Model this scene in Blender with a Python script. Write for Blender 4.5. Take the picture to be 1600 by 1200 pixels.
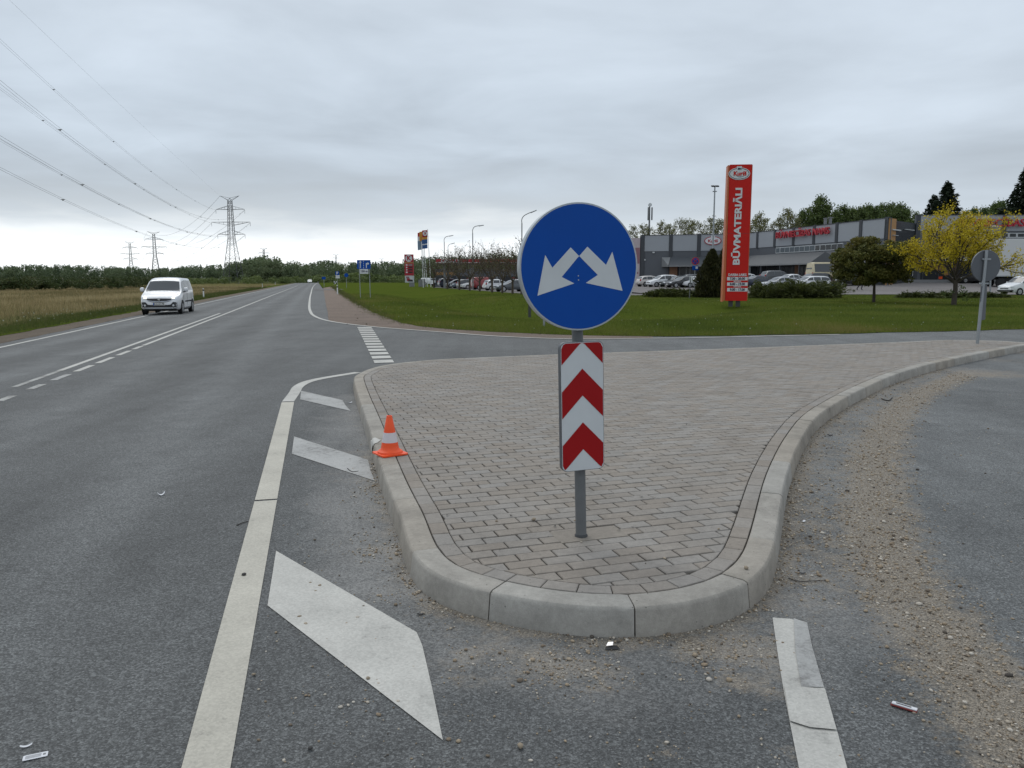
import bpy, bmesh, math, random
import numpy as np
from mathutils import Vector, Matrix, noise as mnoise
from mathutils.geometry import delaunay_2d_cdt

for _o in list(bpy.data.objects):
    bpy.data.objects.remove(_o)
scene = bpy.context.scene
COL = scene.collection
R = math.radians

# ------------------------------------------------------------------ camera
FPX, CX, CY, HORIZON, EYE = 1230.0, 800.0, 600.0, 436.0, 1.55
PITCH = math.atan((CY - HORIZON) / FPX)
cam_data = bpy.data.cameras.new('camera')
cam_data.sensor_width = 36.0
cam_data.lens = FPX / 1600.0 * 36.0
cam_data.clip_start = 0.05
cam_data.clip_end = 8000
cam = bpy.data.objects.new('camera', cam_data)
COL.objects.link(cam)
cam.location = (0, 0, EYE)
cam.rotation_euler = (R(90) - PITCH, 0, 0)
scene.camera = cam

# ------------------------------------------------------------------ sky and sun
SUN_EL, SUN_AZ = R(52), R(-25)          # azimuth from +Y towards +X
world = bpy.data.worlds.new('World')
scene.world = world
world.use_nodes = True
wn, wl = world.node_tree.nodes, world.node_tree.links
wn.clear()


def wnode(t, **kw):
    n = wn.new(t)
    for k, v in kw.items():
        setattr(n, k, v)
    return n


def wmath(op, a, b=None, clamp=False):
    n = wn.new('ShaderNodeMath')
    n.operation = op
    n.use_clamp = clamp
    for i, v in enumerate((a, b)):
        if v is None:
            continue
        if isinstance(v, (int, float)):
            n.inputs[i].default_value = v
        else:
            wl.new(v, n.inputs[i])
    return n.outputs[0]


w_out = wnode('ShaderNodeOutputWorld')
w_sky = wnode('ShaderNodeTexSky', sky_type='NISHITA', sun_disc=False)
w_sky.sun_elevation = SUN_EL
w_sky.sun_rotation = SUN_AZ
w_bg = wnode('ShaderNodeBackground')
w_bg.inputs[1].default_value = 0.10
wl.new(w_sky.outputs[0], w_bg.inputs[0])
w_tc = wnode('ShaderNodeTexCoord')
w_sep = wnode('ShaderNodeSeparateXYZ')
wl.new(w_tc.outputs['Generated'], w_sep.inputs[0])
wx, wy, wz = w_sep.outputs
zc = wmath('MAXIMUM', wz, 0.0)
den = wmath('ADD', zc, 0.09)
w_cmb = wnode('ShaderNodeCombineXYZ')
wl.new(wmath('DIVIDE', wx, den), w_cmb.inputs[0])
wl.new(wmath('DIVIDE', wy, den), w_cmb.inputs[1])
w_n1 = wnode('ShaderNodeTexNoise')
w_n1.inputs['Scale'].default_value = 0.95
w_n1.inputs['Detail'].default_value = 6
w_n1.inputs['Roughness'].default_value = 0.52
w_n1.inputs['Distortion'].default_value = 0.3
wl.new(w_cmb.outputs[0], w_n1.inputs['Vector'])
w_n2 = wnode('ShaderNodeTexNoise')
w_n2.inputs['Scale'].default_value = 0.33
w_n2.inputs['Detail'].default_value = 3
wl.new(w_cmb.outputs[0], w_n2.inputs['Vector'])
wob = wmath('MULTIPLY', wmath('SUBTRACT', w_n1.outputs[0], 0.5), wmath('ADD', wmath('MULTIPLY', zc, 0.55), 0.055))
elev = wmath('ADD', zc, wob, True)
w_ramp = wnode('ShaderNodeValToRGB')
wl.new(elev, w_ramp.inputs[0])
cr = w_ramp.color_ramp
cr.interpolation = 'B_SPLINE'
stops = [(0.0, (0.846, 0.879, 0.895)), (0.040, (0.827, 0.859, 0.884)), (0.058, (0.629, 0.674, 0.711)), (0.080, (0.420, 0.465, 0.510)),
         (0.125, (0.381, 0.430, 0.484)), (0.17, (0.413, 0.470, 0.532)), (0.25, (0.459, 0.520, 0.586)), (0.4, (0.503, 0.561, 0.626)), (1.0, (0.590, 0.639, 0.680))]
while len(cr.elements) < len(stops):
    cr.elements.new(0.5)
for e, (p, c) in zip(cr.elements, stops):
    e.position = p
    e.color = (*c, 1)
# the bright gap under the cloud deck closes towards the east (right)
w_mr = wnode('ShaderNodeMapRange', interpolation_type='SMOOTHSTEP')
w_mr.inputs['From Min'].default_value = 0.02
w_mr.inputs['From Max'].default_value = 0.38
w_mr.inputs['To Min'].default_value = 0.0
w_mr.inputs['To Max'].default_value = 0.85
wl.new(wx, w_mr.inputs['Value'])
w_ramp2 = wnode('ShaderNodeValToRGB')
wl.new(elev, w_ramp2.inputs[0])
cr2 = w_ramp2.color_ramp
cr2.elements[0].color = (0.512, 0.565, 0.618, 1)
cr2.elements[1].color = (0.627, 0.660, 0.693, 1)
cr2.elements.new(0.12).color = (0.422, 0.475, 0.533, 1)
cr2.elements.new(0.3).color = (0.463, 0.521, 0.586, 1)
w_mix = wnode('ShaderNodeMix', data_type='RGBA')
wl.new(w_mr.outputs[0], w_mix.inputs[0])
wl.new(w_ramp.outputs[0], w_mix.inputs[6])
wl.new(w_ramp2.outputs[0], w_mix.inputs[7])
w_var = wmath('ADD', wmath('MULTIPLY', w_n1.outputs[0], 0.64), wmath('MULTIPLY', w_n2.outputs[0], 0.50))
w_var = wmath('ADD', w_var, 0.43)
w_mul = wnode('ShaderNodeVectorMath', operation='SCALE')
wl.new(w_mix.outputs[2], w_mul.inputs[0])
wl.new(w_var, w_mul.inputs['Scale'])
w_bg2 = wnode('ShaderNodeBackground')
wl.new(w_mul.outputs[0], w_bg2.inputs[0])
w_bg2.inputs[1].default_value = 1.26
w_ms = wnode('ShaderNodeMixShader')
w_ms.inputs[0].default_value = 0.95
wl.new(w_bg.outputs[0], w_ms.inputs[1])
wl.new(w_bg2.outputs[0], w_ms.inputs[2])
wl.new(w_ms.outputs[0], w_out.inputs[0])

sun_data = bpy.data.lights.new('sun', 'SUN')
sun_data.energy = 1.0
sun_data.angle = R(40)
sun_data.color = (1.0, 0.97, 0.92)
sun = bpy.data.objects.new('sun', sun_data)
COL.objects.link(sun)
sun_dir = Vector((math.sin(SUN_AZ) * math.cos(SUN_EL), math.cos(SUN_AZ) * math.cos(SUN_EL), math.sin(SUN_EL)))
sun.rotation_euler = sun_dir.to_track_quat('Z', 'Y').to_euler()
scene.view_settings.view_transform = 'Standard'
scene.view_settings.look = 'None'
scene.view_settings.exposure = 0.10
scene.view_settings.gamma = 1.0
scene.view_settings.use_curve_mapping = False

# ------------------------------------------------------------------ measuring helpers (survey of the place)
FWD = Vector((0, math.cos(PITCH), -math.sin(PITCH)))
UPV = Vector((0, math.sin(PITCH), math.cos(PITCH)))


def ray(px, py):
    return FWD * FPX + Vector((px - CX, 0, 0)) + UPV * (CY - py)


def G(px, py, z=0.0):
    """ground point at height z"""
    d = ray(px, py)
    t = (z - EYE) / d.z
    return Vector((d.x * t, d.y * t, z))


def at(px, py, Y):
    """point at world distance Y"""
    d = ray(px, py)
    t = Y / d.y
    return Vector((d.x * t, Y, EYE + d.z * t))


def on_plane(px, py, p, n):
    d = ray(px, py)
    o = Vector((0, 0, EYE))
    t = (p - o).dot(n) / d.dot(n)
    return o + d * t


# main road axis: wide edge line; u runs to the left of it, s along it
ROAD_A = G(322, 1200)
_th = math.atan((CX - 493) / (FPX / math.cos(PITCH)))
RD = Vector((-math.sin(_th), math.cos(_th), 0))
RL = Vector((-math.cos(_th), -math.sin(_th), 0))
CAMBER = 0.025


def road_us(p):
    q = Vector((p[0], p[1], 0)) - Vector((ROAD_A.x, ROAD_A.y, 0))
    return q.dot(RL), q.dot(RD)


def road_z(u):
    return -CAMBER * max(0.0, u)


def road_pt(u, s, dz=0.0):
    p = ROAD_A + RL * u + RD * s
    return Vector((p.x, p.y, road_z(u) + dz))


def GR(px, py):
    """point on the cambered main road"""
    d = ray(px, py)
    t = (CAMBER * (ROAD_A.x * RL.x + ROAD_A.y * RL.y) - EYE) / (d.z + CAMBER * (d.x * RL.x + d.y * RL.y))
    return Vector((d.x * t, d.y * t, EYE + d.z * t))


# ------------------------------------------------------------------ materials
MATS = {}


class NT:
    def __init__(self, name):
        self.m = bpy.data.materials.new(name)
        self.m.use_nodes = True
        self.n, self.l = self.m.node_tree.nodes, self.m.node_tree.links
        self.n.clear()
        self.out = self.n.new('ShaderNodeOutputMaterial')
        self.p = self.n.new('ShaderNodeBsdfPrincipled')
        self.l.new(self.p.outputs[0], self.out.inputs[0])

    def node(self, t, **kw):
        n = self.n.new(t)
        for k, v in kw.items():
            setattr(n, k, v)
        return n

    def put(self, v, sock):
        if isinstance(v, bpy.types.NodeSocket):
            self.l.new(v, sock)
        elif isinstance(v, (tuple, list)) and len(v) == 3 and sock.type == 'RGBA':
            sock.default_value = (*v, 1)
        else:
            sock.default_value = v

    def math(self, op, a, b=0.0, clamp=False):
        n = self.node('ShaderNodeMath', operation=op, use_clamp=clamp)
        self.put(a, n.inputs[0])
        self.put(b, n.inputs[1])
        return n.outputs[0]

    def mix(self, f, a, b, blend='MIX'):
        n = self.node('ShaderNodeMix', data_type='RGBA', blend_type=blend)
        self.put(f, n.inputs[0])
        self.put(a, n.inputs[6])
        self.put(b, n.inputs[7])
        return n.outputs[2]

    def scale(self, c, f):
        n = self.node('ShaderNodeVectorMath', operation='SCALE')
        self.put(c, n.inputs[0])
        self.put(f, n.inputs['Scale'])
        return n.outputs[0]

    def coord(self, kind='pos'):
        if kind == 'pos':
            return self.node('ShaderNodeNewGeometry').outputs['Position']
        return self.node('ShaderNodeTexCoord').outputs['Object']

    def noise(self, vec, scale, detail=3, rough=0.55, dist=0.0):
        n = self.node('ShaderNodeTexNoise')
        self.l.new(vec, n.inputs['Vector'])
        n.inputs['Scale'].default_value = scale
        n.inputs['Detail'].default_value = detail
        n.inputs['Roughness'].default_value = rough
        n.inputs['Distortion'].default_value = dist
        return n.outputs[0]

    def voro(self, vec, scale):
        n = self.node('ShaderNodeTexVoronoi')
        self.l.new(vec, n.inputs['Vector'])
        n.inputs['Scale'].default_value = scale
        s = self.node('ShaderNodeSeparateColor')
        self.l.new(n.outputs['Color'], s.inputs[0])
        return n.outputs['Distance'], s.outputs[0]

    def ramp(self, f, pts):
        n = self.node('ShaderNodeValToRGB')
        self.l.new(f, n.inputs[0])
        e = n.color_ramp.elements
        while len(e) < len(pts):
            e.new(0.5)
        for x, (p, c) in zip(e, pts):
            x.position = p
            x.color = (*c, 1) if isinstance(c, (tuple, list)) else (c, c, c, 1)
        return n.outputs[0]

    def rng(self, f, a, b, c=0.0, d=1.0):
        n = self.node('ShaderNodeMapRange')
        self.put(f, n.inputs[0])
        for i, v in enumerate((a, b, c, d)):
            n.inputs[i + 1].default_value = v
        return n.outputs[0]

    def attr(self, name):
        return self.node('ShaderNodeAttribute', attribute_name=name).outputs['Fac']

    def bump(self, h, strength, dist=0.01):
        n = self.node('ShaderNodeBump')
        n.inputs['Strength'].default_value = strength
        n.inputs['Distance'].default_value = dist
        self.l.new(h, n.inputs['Height'])
        self.l.new(n.outputs[0], self.p.inputs['Normal'])

    def done(self, col, rough=0.7, metal=0.0, spec=0.5):
        self.put(col, self.p.inputs['Base Color'])
        self.put(rough, self.p.inputs['Roughness'])
        self.put(metal, self.p.inputs['Metallic'])
        self.put(spec, self.p.inputs['Specular IOR Level'])
        return self.m


def mat(name, col, rough=0.6, metal=0.0, var=0.12, scale=6.0, bump=0.0, bscale=60.0, spec=0.5, coat=0.0):
    """plain procedural material: base colour broken up by two octaves of noise"""
    if name in MATS:
        return MATS[name]
    t = NT(name)
    v = t.coord('obj')
    n = t.noise(v, scale, 4)
    f = t.math('ADD', t.math('MULTIPLY', n, 2 * var), 1 - var)
    c = t.scale(tuple(col), f)
    if bump:
        t.bump(t.noise(v, bscale, 4), bump)
    r = t.math('ADD', t.math('MULTIPLY', n, 0.16), rough - 0.08, True)
    t.done(c, r, metal, spec)
    if coat:
        t.p.inputs['Coat Weight'].default_value = coat
        t.p.inputs['Coat Roughness'].default_value = 0.08
    MATS[name] = t.m
    return t.m


def leaf_mat(name, cols, rough=0.65):
    """leaf colours spread by a per-leaf random attribute"""
    if name in MATS:
        return MATS[name]
    t = NT(name)
    a = t.attr('tint')
    k = len(cols) - 1
    c = t.ramp(a, [(i / k, cc) for i, cc in enumerate(cols)])
    t.done(c, rough, 0, 0.25)
    tr = t.node('ShaderNodeBsdfTranslucent')
    t.l.new(c, tr.inputs[0])
    ms = t.node('ShaderNodeMixShader')
    ms.inputs[0].default_value = 0.25
    t.l.new(t.p.outputs[0], ms.inputs[1])
    t.l.new(tr.outputs[0], ms.inputs[2])
    t.l.new(ms.outputs[0], t.out.inputs[0])
    MATS[name] = t.m
    return t.m


def asphalt_mat(name, lo, hi, blue=1.0, dirt=False):
    t = NT(name)
    v = t.coord()
    d1, c1 = t.voro(v, 120)
    d2, c2 = t.voro(v, 200)
    big = t.noise(v, 0.35, 4, 0.6)
    mid = t.noise(v, 3.0, 5, 0.65)
    fine = t.noise(v, 45, 3, 0.6)
    g = t.math('ADD', t.math('MULTIPLY', c1, 0.55), t.math('MULTIPLY', c2, 0.45))
    g = t.math('POWER', g, 2.1)
    g = t.math('ADD', t.math('MULTIPLY', g, hi - lo), lo)
    g = t.math('MULTIPLY', g, t.rng(big, 0.3, 0.7, 0.82, 1.18))
    g = t.math('MULTIPLY', g, t.rng(mid, 0.25, 0.75, 0.86, 1.14))
    cmb = t.node('ShaderNodeCombineColor')
    t.put(t.math('MULTIPLY', g, 0.96), cmb.inputs[0])
    t.put(t.math('MULTIPLY', g, 1.0), cmb.inputs[1])
    t.put(t.math('MULTIPLY', g, 0.985 + 0.02 * blue), cmb.inputs[2])
    col = cmb.outputs[0]
    mp = t.node('ShaderNodeMapping')
    t.l.new(v, mp.inputs['Vector'])
    mp.inputs['Rotation'].default_value = (0, 0, -_th)
    mp.inputs['Scale'].default_value = (1.3, .07, 1)
    streak = t.noise(mp.outputs[0], 1.0, 5, 0.6, 0.3)
    col = t.scale(col, t.rng(streak, 0.3, 0.7, 0.84, 1.16))
    patch = t.noise(v, 0.9, 2, 0.4, 1.2)
    col = t.scale(col, t.rng(patch, 0.60, 0.68, 1.0, 0.88))
    ck = t.noise(v, 1.6, 6, 0.62, 0.4)
    line = t.math('ABSOLUTE', t.math('SUBTRACT', ck, 0.5))
    gate = t.rng(t.noise(v, 0.22, 2, 0.5), 0.56, 0.66)
    crack = t.math('MULTIPLY', t.rng(line, 0.0, 0.004, 1.0, 0.0), gate)
    col = t.scale(col, t.math('SUBTRACT', 1.0, t.math('MULTIPLY', crack, 0.6)))
    wear = t.attr('track')
    col = t.scale(col, t.math('ADD', t.math('MULTIPLY', wear, t.rng(mid, 0.2, 0.8, 0.7, 1.3)), 1.0))
    h = t.math('SUBTRACT', t.math('MULTIPLY', d1, 1.0), t.math('MULTIPLY', fine, 0.2))
    rough = 0.78
    if dirt:
        dm = t.attr('dirt')
        n1 = t.noise(v, 6.5, 5, 0.7)
        n2 = t.noise(v, 28, 4, 0.7)
        f = t.math('ADD', dm, t.math('MULTIPLY', t.math('SUBTRACT', n1, 0.5), t.math('MULTIPLY', 1.7, t.math('MINIMUM', t.math('MULTIPLY', dm, 2.5), 1.0))))
        f = t.math('ADD', f, t.math('MULTIPLY', t.math('SUBTRACT', n2, 0.5), 0.9))
        f = t.rng(f, 0.34, 0.78)
        _, cs = t.voro(v, 190)
        sand = t.ramp(cs, [(0, (.09, .075, .058)), (0.5, (.19, .16, .122)), (1, (.36, .31, .245))])
        col = t.mix(t.math('MULTIPLY', f, 0.8), col, sand)
        du = t.attr('dust')
        n3 = t.noise(v, 2.2, 5, 0.65, 0.6)
        fd = t.rng(t.math('ADD', du, t.math('MULTIPLY', t.math('SUBTRACT', n3, 0.5), 1.1)), 0.4, 1.0)
        fd = t.math('MULTIPLY', fd, t.rng(c1, 0, 1, 0.25, 0.75))
        col = t.mix(fd, col, (.27, .265, .255))
    t.bump(h, 0.55, 0.006)
    t.done(col, rough, 0, 0.4)
    MATS[name] = t.m
    return t.m


def paint_mat(name, col, worn=0.25):
    t = NT(name)
    v = t.coord()
    n = t.noise(v, 22, 5, 0.75)
    n2 = t.noise(v, 2.5, 4, 0.6)
    f = t.math('ADD', t.math('MULTIPLY', n, 0.6), t.math('MULTIPLY', n2, 0.4))
    bare = t.rng(f, 0.5 + worn * 0.2, 0.36 - worn * 0.02, 1.0, 0.0)
    bare = t.rng(f, 0.60 - worn * 0.2, 0.78 - worn * 0.2)
    _, cell = t.voro(v, 120)
    grain = t.rng(cell, 0, 1, 0.86, 1.06)
    c = t.scale(t.mix(t.rng(n2, 0.3, 0.7), col, tuple(x * 0.8 for x in col)), grain)
    c = t.mix(t.math('MULTIPLY', bare, 0.85), c, (.12, .115, .11))
    t.bump(t.noise(v, 90, 3), 0.25, 0.004)
    t.done(c, 0.72, 0, 0.35)
    MATS[name] = t.m
    return t.m


def concrete_mat(name, col, rand='obj', var=0.2, stain=0.3):
    t = NT(name)
    v = t.coord()
    rnd = t.node('ShaderNodeObjectInfo').outputs['Random'] if rand == 'obj' else t.attr('rnd')
    n1 = t.noise(v, 3.5, 5, 0.65)
    n2 = t.noise(v, 35, 5, 0.7)
    n3 = t.noise(v, 160, 3, 0.6)
    f = t.math('MULTIPLY', t.rng(rnd, 0, 1, 1 - var, 1 + var), t.rng(n1, 0.25, 0.75, 1 - stain, 1 + stain * 0.6))
    f = t.math('MULTIPLY', f, t.rng(n2, 0.25, 0.75, 0.86, 1.12))
    f = t.math('MULTIPLY', f, t.rng(n3, 0.3, 0.7, 0.92, 1.08))
    c = t.scale(tuple(col), f)
    c = t.mix(t.rng(rnd, 0.1, 0.95, 0, 0.5), c, t.scale(c, 1.0))
    pd, pc = t.voro(v, 34)
    pit = t.math('MULTIPLY', t.rng(pd, 0.10, 0.17, 1.0, 0.0), t.rng(pc, 0.80, 0.82))
    c = t.scale(c, t.math('SUBTRACT', 1.0, t.math('MULTIPLY', pit, 0.5)))
    n4 = t.noise(v, 1.1, 6, 0.72, 0.8)
    c = t.scale(c, t.rng(n4, 0.54, 0.70, 1.0, 1.0 - stain))
    warm = t.mix(rnd, (1.04, 1.0, .95), (.97, 1.0, 1.03))
    c = t.mix(1.0, c, warm, 'MULTIPLY')
    t.bump(t.math('ADD', n2, t.math('MULTIPLY', n3, 0.6)), 0.3, 0.006)
    t.done(c, 0.85, 0, 0.3)
    MATS[name] = t.m
    return t.m


# ------------------------------------------------------------------ object helpers
def tag(o, label=None, cat=None, group=None, kind=None):
    if label:
        o['label'] = label
    if cat:
        o['category'] = cat
    if group:
        o['group'] = group
    if kind:
        o['kind'] = kind
    return o


def thing(name, label, cat, loc=(0, 0, 0), rz=0.0, group=None):
    o = bpy.data.objects.new(name, None)
    o.empty_display_size = 0.2
    COL.objects.link(o)
    o.location = loc
    o.rotation_euler = (0, 0, rz)
    return tag(o, label, cat, group)


def add_obj(name, me, parent=None, m=None):
    o = bpy.data.objects.new(name, me)
    COL.objects.link(o)
    if parent is not None:
        o.parent = parent
    if m is not None and len(me.materials) == 0:
        me.materials.append(m)
    return o


class MB:
    """collects shapes for ONE mesh object"""

    def __init__(self):
        self.v, self.f, self.mi = [], [], []
        self.cur = 0

    def add(self, vs, fs):
        b = len(self.v)
        self.v.extend(Vector(x) for x in vs)
        for f in fs:
            self.f.append([b + i for i in f])
            self.mi.append(self.cur)
        return self

    def box(self, c, s, rot=None, bev=0.0):
        hx, hy, hz = s[0] / 2, s[1] / 2, s[2] / 2
        if bev <= 0:
            vs = [Vector((x * hx, y * hy, z * hz)) for x in (-1, 1) for y in (-1, 1) for z in (-1, 1)]
            fs = [(0, 1, 3, 2), (4, 6, 7, 5), (0, 4, 5, 1), (2, 3, 7, 6), (0, 2, 6, 4), (1, 5, 7, 3)]
        else:
            vs = []
            idx = {}
            for x in (-1, 1):
                for y in (-1, 1):
                    for z in (-1, 1):
                        for k in range(3):
                            q = [x * hx, y * hy, z * hz]
                            for j in range(3):
                                if j != k:
                                    q[j] -= (x, y, z)[j] * bev
                            idx[(x, y, z, k)] = len(vs)
                            vs.append(Vector(q))
            fs = []
            S = (-1, 1)
            for k in range(3):
                a, b = (k + 1) % 3, (k + 2) % 3
                for s in S:
                    loop = []
                    for sa, sb in ((-1, -1), (1, -1), (1, 1), (-1, 1)):
                        q = [0, 0, 0]
                        q[k], q[a], q[b] = s, sa, sb
                        loop.append(idx[(*q, k)])
                    fs.append(loop if s > 0 else loop[::-1])
            for k in range(3):      # edge strips along axis k
                a, b = (k + 1) % 3, (k + 2) % 3
                for sa in S:
                    for sb in S:
                        q0, q1 = [0, 0, 0], [0, 0, 0]
                        q0[k], q1[k] = -1, 1
                        q0[a] = q1[a] = sa
                        q0[b] = q1[b] = sb
                        loop = [idx[(*q0, a)], idx[(*q1, a)], idx[(*q1, b)], idx[(*q0, b)]]
                        fs.append(loop if sa * sb < 0 else loop[::-1])
            for x in S:
                for y in S:
                    for z in S:
                        loop = [idx[(x, y, z, 0)], idx[(x, y, z, 1)], idx[(x, y, z, 2)]]
                        fs.append(loop if x * y * z > 0 else loop[::-1])
        if rot is not None:
            vs = [rot @ q for q in vs]
        c = Vector(c)
        return self.add([q + c for q in vs], fs)

    def tube(self, p0, p1, r0, r1=None, n=8, caps=True):
        r1 = r0 if r1 is None else r1
        p0, p1 = Vector(p0), Vector(p1)
        d = (p1 - p0)
        if d.length < 1e-9:
            return self
        d.normalize()
        a = d.orthogonal().normalized()
        b = d.cross(a)
        vs = []
        for p, r in ((p0, r0), (p1, r1)):
            for i in range(n):
                t = 2 * math.pi * i / n
                vs.append(p + a * (math.cos(t) * r) + b * (math.sin(t) * r))
        fs = [(i, (i + 1) % n, n + (i + 1) % n, n + i) for i in range(n)]
        if caps:
            fs += [tuple(range(n - 1, -1, -1)), tuple(range(n, 2 * n))]
        return self.add(vs, fs)

    def path(self, pts, r, n=6):
        pts = [Vector(p) for p in pts]
        rs = r if isinstance(r, (list, tuple)) else [r] * len(pts)
        ref = Vector((0.13, 0.97, 0.2))
        vs, fs = [], []
        for i, p in enumerate(pts):
            d = (pts[min(i + 1, len(pts) - 1)] - pts[max(i - 1, 0)]).normalized()
            a = d.cross(ref)
            if a.length < 1e-3:
                a = d.orthogonal()
            a.normalize()
            b = d.cross(a)
            for k in range(n):
                t = 2 * math.pi * k / n
                vs.append(p + a * (math.cos(t) * rs[i]) + b * (math.sin(t) * rs[i]))
        for i in range(len(pts) - 1):
            for k in range(n):
                fs.append((i * n + k, i * n + (k + 1) % n, (i + 1) * n + (k + 1) % n, (i + 1) * n + k))
        fs += [tuple(range(n - 1, -1, -1)), tuple(range((len(pts) - 1) * n, len(pts) * n))]
        return self.add(vs, fs)

    def lathe(self, prof, c=(0, 0, 0), n=24, axis='z', closed=False):
        c = Vector(c)
        vs, fs = [], []
        for r, z in prof:
            for i in range(n):
                t = 2 * math.pi * i / n
                x, y = r * math.cos(t), r * math.sin(t)
                vs.append(c + (Vector((x, y, z)) if axis == 'z' else Vector((x, z, y)) if axis == 'y' else Vector((z, x, y))))
        m = len(prof)
        for j in range(m - 1 if not closed else m):
            for i in range(n):
                k = (j + 1) % m
                q = (j * n + i, j * n + (i + 1) % n, k * n + (i + 1) % n, k * n + i)
                fs.append(q if axis != 'y' else q[::-1])
        if not closed:
            fs += [tuple(range(n - 1, -1, -1)), tuple(range((m - 1) * n, m * n))]
        return self.add(vs, fs)

    def prism(self, poly, off):
        """solid from a planar 3-D polygon pushed along off"""
        poly = [Vector(p) for p in poly]
        off = Vector(off)
        n = len(poly)
        vs = poly + [p + off for p in poly]
        fs = [tuple(range(n - 1, -1, -1)), tuple(range(n, 2 * n))]
        fs += [(i, (i + 1) % n, n + (i + 1) % n, n + i) for i in range(n)]
        return self.add(vs, fs)

    def mesh(self, name, ms, origin=None, smooth=False, tri=False):
        me = bpy.data.meshes.new(name)
        vs = self.v if origin is None else [v - Vector(origin) for v in self.v]
        me.from_pydata([tuple(v) for v in vs], [], self.f)
        for m in (ms if isinstance(ms, (list, tuple)) else [ms]):
            me.materials.append(m)
        me.polygons.foreach_set('material_index', self.mi)
        bm = bmesh.new()
        bm.from_mesh(me)
        bmesh.ops.recalc_face_normals(bm, faces=bm.faces)
        if tri:
            bmesh.ops.triangulate(bm, faces=[f for f in bm.faces if len(f.verts) > 4])
        bm.to_mesh(me)
        bm.free()
        if smooth:
            me.polygons.foreach_set('use_smooth', [True] * len(me.polygons))
            me.set_sharp_from_angle(angle=R(smooth if smooth is not True else 40))
        return me

    def build(self, name, ms, parent=None, origin=None, smooth=False):
        if origin is None and parent is not None and parent.get('_world'):
            origin = parent.location
        return add_obj(name, self.mesh(name, ms, origin, smooth), parent)


def wthing(name, label, cat, loc, group=None):
    """a thing whose parts are measured in world coordinates"""
    o = thing(name, label, cat, loc, 0, group)
    o['_world'] = 1
    return o


def np_mesh(name, V, F, m, attrs=None, smooth=False):
    """fast mesh from numpy; F is (n,k)"""
    me = bpy.data.meshes.new(name)
    V = np.asarray(V, dtype=np.float32)
    F = np.asarray(F, dtype=np.int32)
    n, k = F.shape
    me.vertices.add(len(V))
    me.vertices.foreach_set('co', V.ravel())
    me.loops.add(n * k)
    me.loops.foreach_set('vertex_index', F.ravel())
    me.polygons.add(n)
    me.polygons.foreach_set('loop_start', np.arange(0, n * k, k, dtype=np.int32))
    me.polygons.foreach_set('loop_total', np.full(n, k, dtype=np.int32))
    me.update(calc_edges=True)
    me.validate()
    for an, (dom, arr) in (attrs or {}).items():
        a = me.attributes.new(an, 'FLOAT', dom)
        a.data.foreach_set('value', np.asarray(arr, dtype=np.float32))
    if m is not None:
        me.materials.append(m)
    if smooth:
        me.polygons.foreach_set('use_smooth', [True] * n)
    return me


def copy_thing(root, loc, rz=None, scale=None, label=None, group=None):
    r = root.copy()
    COL.objects.link(r)
    r.location = loc
    if rz is not None:
        r.rotation_euler = (0, 0, rz)
    if scale is not None:
        r.scale = scale if isinstance(scale, tuple) else (scale, scale, scale)
    if label:
        r['label'] = label
    if group:
        r['group'] = group
    for ch in list(root.children):
        c = ch.copy()
        COL.objects.link(c)
        c.parent = r
        for g in list(ch.children):
            d = g.copy()
            COL.objects.link(d)
            d.parent = c
    return r


def text_mesh(s, size, ext=0.02, weight=0.0, align='CENTER', spacing=1.0):
    """mesh of a line of lettering in the XY plane, facing +Z"""
    cu = bpy.data.curves.new('lettering', 'FONT')
    cu.body = s
    cu.size = size
    cu.extrude = ext
    cu.offset = weight
    cu.align_x = align
    cu.align_y = 'CENTER'
    cu.space_character = spacing
    cu.resolution_u = 3
    o = bpy.data.objects.new('lettering', cu)
    COL.objects.link(o)
    dg = bpy.context.evaluated_depsgraph_get()
    me = bpy.data.meshes.new_from_object(o.evaluated_get(dg))
    bpy.data.objects.remove(o)
    bpy.data.curves.remove(cu)
    return me


def put_text(name, s, size, m, parent, M4, ext=0.01, weight=0.0, width=None, spacing=1.0):
    me = text_mesh(s, size, ext, weight, spacing=spacing)
    if width:
        xs = [v.co.x for v in me.vertices]
        w = max(xs) - min(xs)
        me.transform(Matrix.Scale(width / w, 4, Vector((1, 0, 0))))
    if parent is not None and parent.get('_world'):
        M4 = Matrix.Translation(-Vector(parent.location)) @ M4
    me.transform(M4)
    me.materials.clear()
    me.materials.append(m)
    return add_obj(name, me, parent)


def frame(origin, right, up):
    right = Vector(right).normalized()
    up = Vector(up).normalized()
    n = right.cross(up)
    M4 = Matrix.Identity(4)
    for i in range(3):
        M4[i][0], M4[i][1], M4[i][2], M4[i][3] = right[i], up[i], n[i], Vector(origin)[i]
    return M4


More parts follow.
